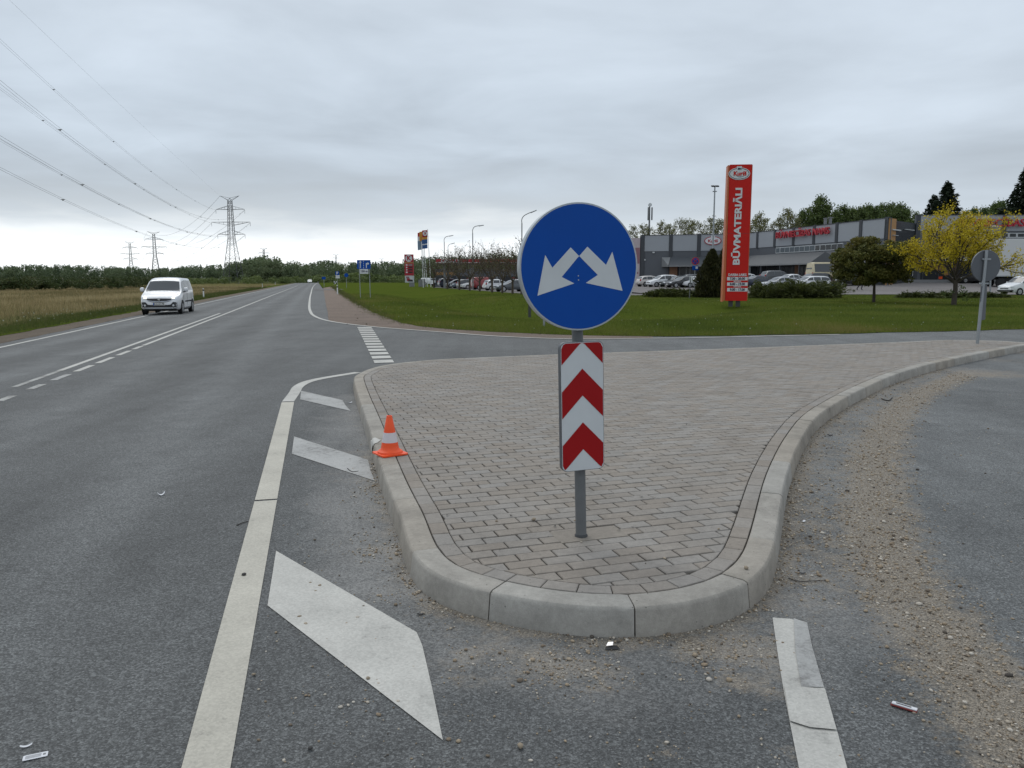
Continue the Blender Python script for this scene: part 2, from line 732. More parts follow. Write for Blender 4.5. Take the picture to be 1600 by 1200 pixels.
def sheet(name, poly, spacing, zf, m, attrs=None, kind='structure', extra=None, parent=None):
    """ground sheet: a polygon (x,y) meshed with interior points, height zf(x,y)"""
    poly = [Vector((p[0], p[1])) for p in poly]
    out = []
    for i, p in enumerate(poly):
        q = poly[(i + 1) % len(poly)]
        k = max(1, int((q - p).length / spacing))
        k = min(k, 400)
        for j in range(k):
            out.append(p.lerp(q, j / k))
    nb = len(out)
    xs = [p.x for p in poly]
    ys = [p.y for p in poly]
    pts = list(out)
    P = np.array([(p.x, p.y) for p in out])
    gx = np.arange(min(xs) + spacing * .5, max(xs), spacing)
    gy = np.arange(min(ys) + spacing * .5, max(ys), spacing)
    X, Yg = np.meshgrid(gx, gy)
    X = X.ravel()
    Yg = Yg.ravel()
    inside = inside_poly(X, Yg, P)
    if extra is not None:
        X = np.concatenate([X[inside], extra[:, 0]])
        Yg = np.concatenate([Yg[inside], extra[:, 1]])
        inside = inside_poly(X, Yg, P)
    pts += [Vector((a, b)) for a, b in zip(X[inside], Yg[inside])]
    edges = [(i, (i + 1) % nb) for i in range(nb)]
    v2, _, f2, _, _, _ = delaunay_2d_cdt(pts, edges, [], 1, 1e-5)
    V = [(v.x, v.y, zf(v.x, v.y)) for v in v2]
    at_ = {}
    for an, fn in (attrs or {}).items():
        at_[an] = ('POINT', [fn(v.x, v.y) for v in v2])
    me = np_mesh(name, V, [list(f) for f in f2 if len(f) == 3], m, at_, True)
    # face up
    bm = bmesh.new()
    bm.from_mesh(me)
    for f in bm.faces:
        if f.normal.z < 0:
            f.normal_flip()
    bm.to_mesh(me)
    bm.free()
    o = add_obj(name, me, parent)
    o['kind'] = kind
    return o


def inside_poly(X, Y, P):
    c = np.zeros(len(X), dtype=bool)
    n = len(P)
    j = n - 1
    for i in range(n):
        xi, yi = P[i]
        xj, yj = P[j]
        if yi != yj:
            m = ((yi > Y) != (yj > Y)) & (X < (xj - xi) * (Y - yi) / (yj - yi) + xi)
            c ^= m
        j = i
    return c


def resample(pts, step, closed=False):
    pts = [Vector(p) for p in pts]
    if closed:
        pts = pts + [pts[0]]
    out = [pts[0].copy()]
    acc = 0.0
    for a, b in zip(pts, pts[1:]):
        L = (b - a).length
        if L < 1e-9:
            continue
        t = step - acc
        while t <= L:
            out.append(a.lerp(b, t / L))
            t += step
        acc = (acc + L) % step if t > L else 0
        acc = L - (t - step)
    if not closed:
        if (out[-1] - pts[-1]).length > step * 0.2:
            out.append(pts[-1].copy())
    elif (out[-1] - out[0]).length < step * 0.5:
        out.pop()
    return out


def catmull(pts, k=8, closed=False):
    pts = [Vector(p) for p in pts]
    n = len(pts)
    out = []
    rng_ = range(n) if closed else range(n - 1)
    for i in rng_:
        g = lambda j: pts[j % n] if closed else pts[min(max(j, 0), n - 1)]
        p0, p1, p2, p3 = g(i - 1), g(i), g(i + 1), g(i + 2)
        for j in range(k):
            t = j / k
            out.append(0.5 * ((2 * p1) + (p2 - p0) * t + (2 * p0 - 5 * p1 + 4 * p2 - p3) * t * t + (3 * p1 - p0 - 3 * p2 + p3) * t ** 3))
    if not closed:
        out.append(pts[-1].copy())
    return out


def smooth_closed(pts, sigma_steps, passes=1):
    A = np.array([(p.x, p.y) for p in pts])
    k = int(sigma_steps * 3)
    w = np.exp(-0.5 * (np.arange(-k, k + 1) / sigma_steps) ** 2)
    w /= w.sum()
    for _ in range(passes):
        B = np.concatenate([A[-k:], A, A[:k]])
        A = np.stack([np.convolve(B[:, i], w, 'valid') for i in range(2)], 1)
    return [Vector((a, b, 0)) for a, b in A]


def seg_dist(X, Y, pts):
    """distance from points to a polyline (numpy)"""
    best = np.full(len(X), 1e9)
    for a, b in zip(pts, pts[1:]):
        ax, ay, bx, by = a[0], a[1], b[0], b[1]
        dx, dy = bx - ax, by - ay
        L2 = dx * dx + dy * dy + 1e-12
        t = np.clip(((X - ax) * dx + (Y - ay) * dy) / L2, 0, 1)
        best = np.minimum(best, np.hypot(X - ax - t * dx, Y - ay - t * dy))
    return best


def ribbon(name, pts, width, m, dz=0.004, parent=None, zf=None, step=0.25):
    """painted line along a polyline, a sheet dz above what it lies on"""
    pts = resample([Vector((p[0], p[1], 0)) for p in pts], step)
    V, F = [], []
    for i, p in enumerate(pts):
        d = (pts[min(i + 1, len(pts) - 1)] - pts[max(i - 1, 0)]).normalized()
        nrm = Vector((-d.y, d.x, 0)) * (width / 2)
        for q in (p + nrm, p - nrm):
            z = (zf(q.x, q.y) if zf else 0.0) + dz
            V.append((q.x, q.y, z))
    for i in range(len(pts) - 1):
        F.append((2 * i, 2 * i + 1, 2 * i + 3, 2 * i + 2))
    me = np_mesh(name, V, F, m)
    fix_up(me)
    o = add_obj(name, me, parent)
    if parent is None:
        o['kind'] = 'structure'
    return o


def fix_up(me):
    bm = bmesh.new()
    bm.from_mesh(me)
    for f in bm.faces:
        if f.normal.z < 0:
            f.normal_flip()
    bm.to_mesh(me)
    bm.free()


def flat_poly(name, pts, m, dz=0.004, zf=None, parent=None):
    V = [(p[0], p[1], (zf(p[0], p[1]) if zf else 0.0) + dz) for p in pts]
    me = bpy.data.meshes.new(name)
    me.from_pydata(V, [], [list(range(len(V)))])
    me.materials.append(m)
    fix_up(me)
    o = add_obj(name, me, parent)
    if parent is None:
        o['kind'] = 'structure'
    return o


def main_z(x, y):
    return road_z(road_us((x, y))[0])


def sstep(x, a, b):
    t = min(1.0, max(0.0, (x - a) / (b - a)))
    return t * t * (3 - 2 * t)

# ================================================================== GROUND
rnd = random.Random(7)
nrs = np.random.RandomState(7)

m_asph_main = asphalt_mat('asphalt_main', .045, .21)
m_asph_side = asphalt_mat('asphalt_side', .045, .21, dirt=True)
m_paint = paint_mat('road_paint', (.52, .51, .475), 0.15)
m_paint_cream = paint_mat('road_paint_cream', (.50, .475, .41), 0.12)
m_paint_worn = paint_mat('road_paint_worn', (.42, .42, .40), 0.75)
m_paint_dim = paint_mat('road_paint_dim', (.40, .40, .39), 0.5)


def ground_mat(name, c1, c2, c3, s=0.5, fs=9.0, bump=0.5):
    t = NT(name)
    v = t.coord()
    n = t.noise(v, s, 5, 0.6)
    f = t.noise(v, fs, 5, 0.7)
    g = t.noise(v, fs * 9, 3, 0.7)
    c = t.mix(t.rng(n, 0.35, 0.65), c1, c2)
    c = t.mix(t.rng(f, 0.5, 0.72), c, c3)
    c = t.scale(c, t.rng(g, 0.2, 0.8, 0.7, 1.3))
    t.bump(t.math('ADD', f, t.math('MULTIPLY', g, 0.5)), bump, 0.05)
    t.done(c, 0.98, 0, 0.0)
    return t.m


m_soil_green = ground_mat('lawn_soil', (.062, .090, .014), (.080, .102, .018), (.062, .070, .018), 0.25)
m_field_soil = ground_mat('field_soil', (.16, .135, .062), (.10, .105, .040), (.20, .165, .085), 0.06, 3.0)
m_far_ground = ground_mat('far_ground', (.055, .066, .025), (.085, .080, .035), (.05, .055, .02), 0.02, 1.0)
m_gravel = ground_mat('verge_gravel', (.255, .205, .175), (.205, .168, .145), (.32, .275, .235), 0.7, 26.0, 0.8)
m_gravel_grey = ground_mat('shoulder_gravel', (.19, .160, .130), (.16, .135, .112), (.24, .21, .175), 0.7, 26.0, 0.8)
m_lot = ground_mat('lot_asphalt', (.22, .207, .205), (.175, .165, .163), (.24, .23, .225), 0.09, 2.0, 0.2)

# base sheet to the horizon
_b = MB()
_b.add([(-4000, -4000, -1.1), (4000, -4000, -1.1), (4000, 4000, -1.1), (-4000, 4000, -1.1)], [(0, 1, 2, 3)])
_b.build('ground', m_far_ground)['kind'] = 'structure'


# ---- main road (cambered strip)
def track(x, y):
    u, s = road_us((x, y))
    t = 0.0
    for lane in (1.9, 5.7):
        for off in (-0.85, 0.85):
            t += math.exp(-((u - lane - off) / 0.32) ** 2)
    return 0.30 * t - 0.12 * math.exp(-((u - 1.9) / .4) ** 2) - 0.12 * math.exp(-((u - 5.7) / .4) ** 2)


U_LEFT = road_us(GR(0, 543))[0]
U_ASPH = U_LEFT + 0.55
V, F, TR = [], [], []
us = np.linspace(0, U_ASPH, 44)
ss = np.concatenate([np.arange(-8, 60, 1.0), np.arange(60, 420, 10.0)])
for s in ss:
    for u in us:
        p = road_pt(u, s)
        V.append(tuple(p))
        TR.append(track(p.x, p.y))
nu = len(us)
for j in range(len(ss) - 1):
    for i in range(nu - 1):
        F.append((j * nu + i, (j + 1) * nu + i, (j + 1) * nu + i + 1, j * nu + i + 1))
me = np_mesh('main_road', V, F, m_asph_main, {'track': ('POINT', TR)}, True)
fix_up(me)
add_obj('main_road', me)['kind'] = 'structure'

# ---- traffic island outline (kerb foot), measured round the kerb
base_px = [(552, 604), (557, 630), (572, 680), (592, 750), (605, 792), (624, 842), (633, 880), (648, 914), (675, 940), (728, 960),
           (798, 978), (869, 991), (945, 997), (1019, 996), (1088, 985), (1145, 968), (1182, 945), (1206, 912), (1217, 859), (1231, 769),
           (1256, 703), (1287, 662), (1350, 622), (1412, 594), (1490, 572), (1600, 549), (1650, 543)]
KERB_H = 0.135
top_px = [(1652, 538.5), (1600, 535), (1555, 532), (1480, 531), (1380, 535), (1250, 540), (1100, 545.5), (1000, 549), (850, 554), (700, 560.5),
          (640, 565), (600, 570), (575, 576), (558, 584)]
outline = [G(x, y) for x, y in base_px] + [G(x, y, KERB_H) for x, y in top_px]
outline = [Vector((p.x, p.y, 0)) for p in outline]
outline = catmull(outline, 10, True)
outline = resample(outline, 0.04, True)
outline = smooth_closed(outline, 3.5, 1)
outline = resample(outline, 0.04, True)
NO = len(outline)


def out_norm(i, k=3):
    d = (outline[(i + k) % NO] - outline[(i - k) % NO]).normalized()
    return Vector((-d.y, d.x, 0))        # inward for a counter-clockwise outline


_area = sum(outline[i].x * outline[(i + 1) % NO].y - outline[(i + 1) % NO].x * outline[i].y for i in range(NO))
SGN = 1.0 if _area > 0 else -1.0
NRM = [out_norm(i) * SGN for i in range(NO)]


def offs(d):
    return [outline[i] + NRM[i] * d for i in range(NO)]


OUT_P = np.array([(p.x, p.y) for p in outline])
KSTART = min(range(NO), key=lambda i: (outline[i] - Vector((*G(763, 971).xy, 0))).length)

# ---- junction asphalt with grit
i_n0 = min(range(NO), key=lambda i: (outline[i] - G(640, 905)).length)
i_n1 = min(range(NO), key=lambda i: (outline[i] - G(1210, 905)).length)
i_r1 = min(range(NO), key=lambda i: (outline[i] - G(1600, 549)).length)
i_l0 = min(range(NO), key=lambda i: (outline[i] - G(552, 604)).length)


def arc(i0, i1):
    if i1 < i0:
        i1 += NO
    return [outline[i % NO] for i in range(i0, i1 + 1, 4)]


if (i_n1 - i_n0) % NO > NO / 2:
    arc_nose, arc_right, arc_left = arc(i_n1, i_n0), arc(i_r1, i_n1), arc(i_n0, i_l0)
else:
    arc_nose, arc_right, arc_left = arc(i_n0, i_n1), arc(i_n1, i_r1), arc(i_l0, i_n0)
sand_c = [G(x, y) for x, y in [(1640, 553), (1560, 568), (1480, 596), (1415, 630), (1375, 690), (1365, 780), (1385, 870), (1440, 960), (1500, 1030), (1570, 1110), (1650, 1200)]]
sand_c = catmull(sand_c, 6)
blobs = [(G(860, 1035), .22, .75), (G(760, 1030), .25, .62), (G(930, 1060), .18, .6), (G(1100, 1010), .2, .9), (G(1170, 1020), .22, .95),
         (G(580, 860), .12, .75), (G(610, 840), .1, .6), (G(1045, 1170), .08, .6), (G(720, 1110), .05, .6), (G(990, 1065), .05, .6),
         (G(1060, 1062), .06, .6), (G(1150, 1060), .12, .7), (G(1210, 1080), .1, .7), (G(1240, 1180), .1, .55), (G(560, 745), .15, .5)]


def dirt_np(X, Yv):
    dC = seg_dist(X, Yv, sand_c)
    dR = seg_dist(X, Yv, arc_right)
    dN = seg_dist(X, Yv, arc_nose)
    dL = seg_dist(X, Yv, arc_left)
    near = np.clip((Yv - 1.0) / 1.0, 0, 1)
    d = 0.95 * np.exp(-(dC / 0.30) ** 2)
    d = np.maximum(d, 0.50 * np.exp(-(dR / 0.75) ** 2))
    d = np.maximum(d, 0.85 * np.exp(-(dR / 0.16) ** 2))
    d = np.maximum(d, 0.85 * np.exp(-(dN / 0.11) ** 2))
    d = np.maximum(d, 0.38 * np.exp(-(dN / 0.35) ** 2))
    d = np.maximum(d, 0.72 * np.exp(-(dL / 0.12) ** 2))
    d = np.maximum(d, 0.40 * np.exp(-(dL / 0.33) ** 2))
    for p, r, a in blobs:
        d = np.maximum(d, a * np.exp(-(((X - p.x) ** 2 + (Yv - p.y) ** 2) / r ** 2)))
    return d


def dust_np(X, Yv):
    dR = seg_dist(X, Yv, arc_right)
    dN = seg_dist(X, Yv, arc_nose)
    dL = seg_dist(X, Yv, arc_left)
    d = 1.0 * np.exp(-((dL - 0.22) / 0.36) ** 2)
    d = np.maximum(d, 0.72 * np.exp(-((dN - 0.3) / 0.5) ** 2))
    d = np.maximum(d, 0.45 * np.exp(-(dR / 1.3) ** 2))
    return d


# junction polygon: right of the wide line
j_poly = [road_pt(0, -8), (60, -8), (70, 20), G(1600, 510), G(1300, 516), G(1020, 519), G(892, 518), G(780, 513), G(700, 508.5), G(615, 497),
          G(560, 478), G(525, 452), G(520, 447), road_pt(-1.5, 130), road_pt(-1.5, 420), road_pt(0, 420), road_pt(0, 60)]
gx, gy = np.meshgrid(np.arange(-1.2, 7.5, .09), np.arange(0.6, 16.0, .09))
gx, gy = gx.ravel(), gy.ravel()
_dd = np.minimum(seg_dist(gx, gy, arc_nose + arc_right + arc_left), seg_dist(gx, gy, sand_c))
keep = (_dd < 1.3) & ~inside_poly(gx, gy, np.array([(p.x, p.y) for p in offs(0.1)]))
extra = np.stack([gx[keep], gy[keep]], 1) + nrs.uniform(-.01, .01, (int(keep.sum()), 2))
jn = sheet('junction_road', j_poly, 1.6, lambda x, y: 0.0, m_asph_side, None, extra=extra)
_v = np.array([v.co for v in jn.data.vertices])
for an, arr in (('dirt', dirt_np(_v[:, 0], _v[:, 1])), ('dust', dust_np(_v[:, 0], _v[:, 1])), ('track', .30 * np.clip((_v[:, 0] - 1.2) / 1.5, 0, 1))):
    a = jn.data.attributes.new(an, 'FLOAT', 'POINT')
    a.data.foreach_set('value', arr.astype(np.float32))

# ---- lot height, verge height
LOT_Y = 76.0


def lot_z(x, y):
    k = 0.014 + 0.036 * sstep(x, 22, 46)
    return 0.05 + max(0.0, y - LOT_Y) * k if y < 110 else 0.05 + (110 - LOT_Y) * k


ditch = catmull([G(618, 452), G(650, 458.5), G(700, 468), G(770, 478), G(840, 487), G(930, 492), G(1010, 487), G(1090, 478)], 6)
ditch = [Vector((p.x, p.y, 0)) for p in ditch]
grass_edge_px = [(519, 447.5), (535, 459), (560, 475), (588, 490), (615, 500.5), (650, 509), (700, 514), (780, 519.5), (892, 524), (1020, 526),
                 (1100, 525.5), (1300, 522), (1450, 518.5), (1600, 514.5)]
grass_edge = catmull([G(x, y) for x, y in grass_edge_px], 5)
grass_edge = [Vector((p.x + mnoise.noise((p.x * .9, p.y * .9, 3)) * .18, p.y + mnoise.noise((p.x * .9, p.y * .9, 9)) * .22, 0)) for p in resample(grass_edge, .35)]


def verge_np(X, Yv):
    de = seg_dist(X, Yv, grass_edge)
    dd = seg_dist(X, Yv, ditch)
    z = 0.012 + 0.03 * np.clip(de / .4, 0, 1)
    fade = np.clip((30 - X) / 12, 0, 1) * np.clip((105 - Yv) / 28, 0, 1)
    z = z - 0.62 * np.exp(-(dd / 3.0) ** 2) * fade
    bank = np.clip((dd - 3) / 8, 0, 1) * 0.0
    return z + bank


def verge_z(x, y):
    return float(verge_np(np.array([x]), np.array([y]))[0])


v_poly = [(p.x, p.y) for p in grass_edge] + [(75, 27.5), (160, 27.5), (160, 340), tuple(road_pt(-1.6, 345).xy), tuple(road_pt(-1.6, 140).xy)]
vg = sheet('verge', v_poly, 1.3, lambda x, y: 0.0, m_soil_green)
_v = np.array([v.co for v in vg.data.vertices])
_v[:, 2] = verge_np(_v[:, 0], _v[:, 1])
vg.data.vertices.foreach_set('co', _v.astype(np.float32).ravel())

gv_out = [(505, 449), (508, 470), (512, 488), (514, 502), (530, 505.5), (576, 511.5), (640, 517), (700, 521.5), (780, 527.5), (892, 531.3), (1020, 530.3)]
gv_in = [(1020, 524), (892, 522), (780, 517.5), (700, 512), (650, 507), (615, 498), (588, 487), (560, 472), (535, 456), (521, 446.5)]
gpoly = catmull([G(x, y - 1.2) for x, y in gv_out], 4) + catmull([G(x, y) for x, y in gv_in], 4)
sheet('gravel_verge', gpoly, 0.8, lambda x, y: 0.006, m_gravel)

# left side of the main road: gravel shoulder, green strip, field
U_GRAV = U_ASPH + 1.25
U_GREEN = U_GRAV + 2.6


def left_z(u):
    if u < U_ASPH:
        return road_z(u)
    b = road_z(U_ASPH)
    if u < U_GRAV:
        return b - 0.03 * (u - U_ASPH)
    return b - 0.04 - 0.055 * min(u - U_GRAV, 8) - (0.0 if u < 18 else 0.0)


def strip(name, u0, u1, s0, s1, ds, m, du=0.6, wob0=0.0, wob1=0.0, dz=0.0):
    V, F = [], []
    n = max(2, int((u1 - u0) / du) + 1)
    S = np.arange(s0, s1, ds)
    for s in S:
        for i in range(n):
            t = i / (n - 1)
            u = u0 + (u1 - u0) * t
            u += (1 - t) * wob0 * mnoise.noise((s * .8, 1.3, 0)) + t * wob1 * mnoise.noise((s * .8, 7.7, 0))
            p = ROAD_A + RL * u + RD * s
            V.append((p.x, p.y, left_z(u) + dz))
    for j in range(len(S) - 1):
        for i in range(n - 1):
            F.append((j * n + i, j * n + i + 1, (j + 1) * n + i + 1, (j + 1) * n + i))
    me = np_mesh(name, V, F, m, None, True)
    fix_up(me)
    o = add_obj(name, me)
    o['kind'] = 'structure'
    return o


strip('gravel_shoulder', U_ASPH - .02, U_GRAV + .5, -5, 330, 0.5, m_gravel_grey, 0.5, 0.15, 0.0, 0.004)
strip('grass_shoulder', U_GRAV, U_GREEN + 1, 0, 330, 0.5, m_soil_green, 0.6, 0.25, 0.0, 0.014)
strip('field', U_GREEN, 260, 0, 420, 2.0, m_field_soil, 3.0, 0, 0, 0.02)

# parking lot on the right and the filling station forecourt
lot_poly = [(13.5, 78.5), (20, 77.2), (30, 76.6), (45, 76.2), (60, 76), (120, 76), (120, 150), (30, 150), (12, 140), (10, 100)]
sheet('parking_lot', lot_poly, 2.5, lambda x, y: lot_z(x, y) + 0.02, m_lot)
ROW_A, ROW_B = G(814, 461), G(678, 450.5)          # the tree row beside the forecourt runs parallel to the road
_rv = (ROW_B - ROW_A).normalized()
_rn = Vector((_rv.y, -_rv.x, 0))
if _rn.x < 0:
    _rn = -_rn
fore = [ROW_A - _rv * 6 + _rn * 1.6, ROW_B + _rv * 16 + _rn * 1.6, ROW_B + _rv * 16 + _rn * 45, ROW_A - _rv * 6 + _rn * 12]
fore = [(p.x, p.y) for p in fore]
sheet('forecourt', fore, 3.0, lambda x, y: 0.05, m_lot)
# station side road meeting the main road
sr = [G(499, 446.2), G(520, 446.3), G(640, 444.6), G(640, 446.6)]
st0 = road_pt(-0.2, 112)
st1 = road_pt(-0.2, 121)
sroad = [st0, road_pt(-5, 111), road_pt(-30, 113), ROW_B + _rv * 8 + _rn * 2, ROW_B + _rv * 17 + _rn * 2, road_pt(-30, 121), road_pt(-5, 122.5), st1]
sheet('station_road', [(p.x, p.y) for p in sroad], 2.5, lambda x, y: 0.035, m_lot)

# ---- road markings
ribbon('edge_line', [road_pt(0, s) for s in (-3, road_us(G(417, 783))[1])], .152, m_paint_cream)
ribbon('edge_line', [road_pt(0, road_us(G(417, 783))[1] + .035), road_pt(0, road_us(G(455, 628.5))[1])], .152, m_paint_cream)
_crv = [road_pt(0, road_us(G(455, 628))[1] + .03), G(460, 614), G(466, 604.5), G(480, 597), G(505, 591), (G(560, 582))]
ribbon('edge_line', catmull(_crv, 8), .15, m_paint, step=.1)
side_line = [(496, 441.5), (490, 447), (486, 458), (483.5, 474), (485, 487), (494, 495.5), (520, 503), (576, 510.2), (640, 515.5), (700, 520), (780, 526),
             (892, 530), (1020, 529), (1100, 528), (1312, 523)]
ribbon('side_line', catmull([G(x, y) for x, y in side_line], 6), .13, m_paint, dz=.012, step=.3)
ribbon('edge_line', [road_pt(0, road_us(G(496, 441.5))[1]), road_pt(0, 400)], .13, m_paint, dz=.008, step=4)
ribbon('verge_line', [road_pt(U_LEFT, s) for s in (5, 400)], .13, m_paint, zf=main_z, step=2)
u_dl = road_us(GR(218, 534.5))[0]
u_dr = road_us(GR(292, 514))[0]
s_split = road_us(GR(352, 489))[1]
s_dash = road_us(GR(224, 540))[1]
U_C = road_us(GR(428, 458.6))[0]
u_dl = road_us(GR(238, 527.5))[0]
u_dr = road_us(GR(238, 534.5))[0]
ribbon('centre_line', [road_pt(u_dl, road_us(GR(92, 579.5))[1]), road_pt(u_dl, s_split)], .115, m_paint, zf=main_z, step=1)
ribbon('centre_line', [road_pt(u_dl, road_us(GR(20, 605))[1]), road_pt(u_dl, road_us(GR(90, 580))[1])], .1, m_paint_worn, zf=main_z, step=.5)
ribbon('centre_line', [road_pt(u_dr, s_dash), road_pt(u_dr, s_split + 1.2)], .115, m_paint, zf=main_z, step=1)
ribbon('centre_line', [road_pt(u_dr, s_split + 1.2), road_pt(u_dr * .7 + u_dl * .3, s_split + 40), road_pt(u_dr * .5 + u_dl * .5, road_us(GR(458, 446.5))[1])], .12, m_paint, zf=main_z, step=2)
for (xa, ya), (xb, yb), mm in [((204, 546), (223, 541), m_paint), ((178, 555.5), (206, 548), m_paint), ((141, 568), (177, 558.5), m_paint),
                               ((109, 581), (141, 571), m_paint), ((78, 594.5), (107, 585), m_paint_dim), ((40, 609), (70, 600), m_paint_worn),
                               ((0, 627), (22, 618.5), m_paint_worn)]:
    ribbon('centre_dash', [road_pt(u_dr, road_us(GR(xa, ya))[1]), road_pt(u_dr, road_us(GR(xb, yb))[1])], .12, mm, zf=main_z, step=.3)

stripes = [[(431.5, 861.5), (651, 989), (660, 1010), (676, 1080), (692, 1158), (418, 947)],
           [(459.5, 682.5), (575, 719), (579, 737), (586, 752), (456, 709.5)],
           [(470.5, 611), (535, 625.5), (540, 634), (548, 642.5), (469, 624.5)]]
for st, mm in zip(stripes, (m_paint, m_paint_dim, m_paint_dim)):
    flat_poly('hatch_stripe', [G(x, y) for x, y in st], mm, .004)
right_line = [(1207, 966), (1235, 968), (1261, 975), (1269, 1013), (1290, 1083), (1307, 1140), (1330, 1225), (1253, 1225), (1236, 1140), (1225, 1084), (1217, 1035)]
flat_poly('slip_road_line', [G(x, y) for x, y in right_line], m_paint, .004)
flat_poly('slip_road_line', [G(x, y) for x, y in [(1240, 968), (1261, 975), (1269, 1013), (1287, 1076), (1252, 1076), (1243, 1020)]], m_paint_dim, .007)
flat_poly('slip_road_line', [G(x, y) for x, y in [(1225, 1074), (1289, 1080), (1307, 1144), (1265, 1140), (1234, 1130)]], m_paint, .010)
# yield bars
q = [G(558, 511), G(580, 511), G(617, 568.5), G(586, 569.5)]
NB = 14
for i in range(NB):
    t0, t1 = (i + .14) / NB, (i + .78) / NB
    t0, t1 = [1 - (1 - t) for t in (t0, t1)]
    a, b = q[0].lerp(q[3], t0), q[1].lerp(q[2], t0)
    c, d = q[1].lerp(q[2], t1), q[0].lerp(q[3], t1)
    flat_poly('yield_bar', [a, b, c, d], m_paint, .009)

# ================================================================== TRAFFIC ISLAND
island = wthing('traffic_island', 'raised kerbed island paved with grey concrete blocks in the middle of the junction', 'traffic island', (0, 0, 0))
m_kerb = concrete_mat('kerb_concrete', (.325, .303, .270), 'obj', .08, .3)
m_pave = concrete_mat('paver_concrete', (.257, .234, .210), 'obj', .07, .2)
m_pave_f = concrete_mat('paver_concrete_far', (.257, .234, .210), 'attr', .07, .2)
m_sand = ground_mat('bedding_sand', (.080, .072, .063), (.062, .056, .050), (.10, .09, .08), 2.0, 30.0, 0.3)
m_foot = concrete_mat('footing_concrete', (.24, .222, .20), 'obj', .05, .2)

sb = MB()
inner = offs(0.13)
sheet('bedding_sand', [(p.x, p.y) for p in inner[::3]], 1.2, lambda x, y: KERB_H - 0.016, m_sand, parent=island)

# kerb stones swept along the outline
prof = [(0.0, -0.06), (-0.004, 0.0), (0.010, 0.112), (0.014, 0.123), (0.022, 0.131), (0.034, KERB_H), (0.145, KERB_H + .002), (0.150, KERB_H - 0.004), (0.150, -0.06)]
arcs = []
i = 0
nose_c = Vector((*G(905, 990).xy, 0))
k = 0
order = [(KSTART + j) % NO for j in range(NO)]
pos = 0
lens = []
while pos < NO - 4:
    p = outline[order[pos]]
    L = 0.70 if (p - nose_c).length < 1.2 else 1.0
    n = int(L / .04)
    if NO - pos - n < 8:
        n = NO - pos
    arcs.append((pos, n))
    pos += n
m_dark_gap = m_sand
for pos, n in arcs:
    dzj = rnd.uniform(-.002, .002)
    rows = []
    st = 2 if n > 4 else 1
    ks = list(range(0, n, st)) + [n]
    for q_, kk in enumerate(ks):
        f = kk
        if q_ == 0:
            f = 0.08
        if q_ == len(ks) - 1:
            f = n - 0.08
        i0 = int(math.floor(f))
        fr = f - i0
        ia, ib = order[(pos + i0) % NO], order[(pos + i0 + 1) % NO]
        c = outline[ia].lerp(outline[ib], fr)
        nn = NRM[ia].lerp(NRM[ib], fr).normalized()
        edge = q_ in (0, len(ks) - 1)
        rows.append([c + nn * (d + (0.004 if edge and j < 6 else 0)) + Vector((0, 0, h + dzj - (0.004 if edge and j in (4, 5, 6) else 0))) for j, (d, h) in enumerate(prof)])
        if q_ == 0 or q_ == len(ks) - 2:
            # a second ring just behind the chamfered end
            f2 = (kk if q_ else 0) + (0.35 if q_ == 0 else 0)
            if q_ == 0:
                ia = order[pos % NO]
                ib = order[(pos + 1) % NO]
                c = outline[ia].lerp(outline[ib], .35)
                rows.append([c + NRM[ia] * d + Vector((0, 0, h + dzj)) for d, h in prof])
    b = MB()
    vs = [p for r in rows for p in r]
    m_ = len(prof)
    fs = [(r * m_ + j, r * m_ + j + 1, (r + 1) * m_ + j + 1, (r + 1) * m_ + j) for r in range(len(rows) - 1) for j in range(m_ - 1)]
    fs += [tuple(range(m_)), tuple(range((len(rows) - 1) * m_ + m_ - 1, (len(rows) - 1) * m_ - 1, -1))]
    b.add(vs, fs)
    b.build('kerb_stone', m_kerb, island, smooth=26)

# splash of white road paint over the kerb beside the cone
i_c = min(range(NO), key=lambda i: (outline[i] - G(589, 712)).length)
b = MB()
rows = []
for kk in range(-3, 4):
    i = (i_c + kk) % NO
    hgt = 1.0 - abs(kk) / 3.6
    rows.append([outline[i] + NRM[i] * (d - .003) + Vector((0, 0, h + .003)) for d, h in [(0.0, KERB_H * (1 - hgt)), (0.010, 0.112), (0.014, 0.123), (0.022, 0.131), (0.034, KERB_H), (0.034 + .05 * hgt, KERB_H + .001)]])
m_ = 6
b.add([p for r in rows for p in r], [(r * m_ + j, r * m_ + j + 1, (r + 1) * m_ + j + 1, (r + 1) * m_ + j) for r in range(len(rows) - 1) for j in range(m_ - 1)])
b.build('paint_splash', m_paint, island)


def paver_mesh(poly, z0, z1, ch=0.004):
    """bevelled block on polygon poly (2-D, counter-clockwise)"""
    c = sum(poly, Vector((0, 0))) / len(poly)
    ins = []
    for p in poly:
        d = c - p
        ins.append(p + d.normalized() * min(ch * 1.4, d.length * .3))
    n = len(poly)
    vs = [(p.x, p.y, z0) for p in poly] + [(p.x, p.y, z1 - ch) for p in poly] + [(p.x, p.y, z1) for p in ins]
    fs = []
    for r in range(2):
        fs += [(r * n + i, r * n + (i + 1) % n, (r + 1) * n + (i + 1) % n, (r + 1) * n + i) for i in range(n)]
    fs.append(tuple(range(2 * n, 3 * n)))
    return vs, fs


def ccw(poly):
    a = sum(poly[i].x * poly[(i + 1) % len(poly)].y - poly[(i + 1) % len(poly)].x * poly[i].y for i in range(len(poly)))
    return poly if a > 0 else poly[::-1]


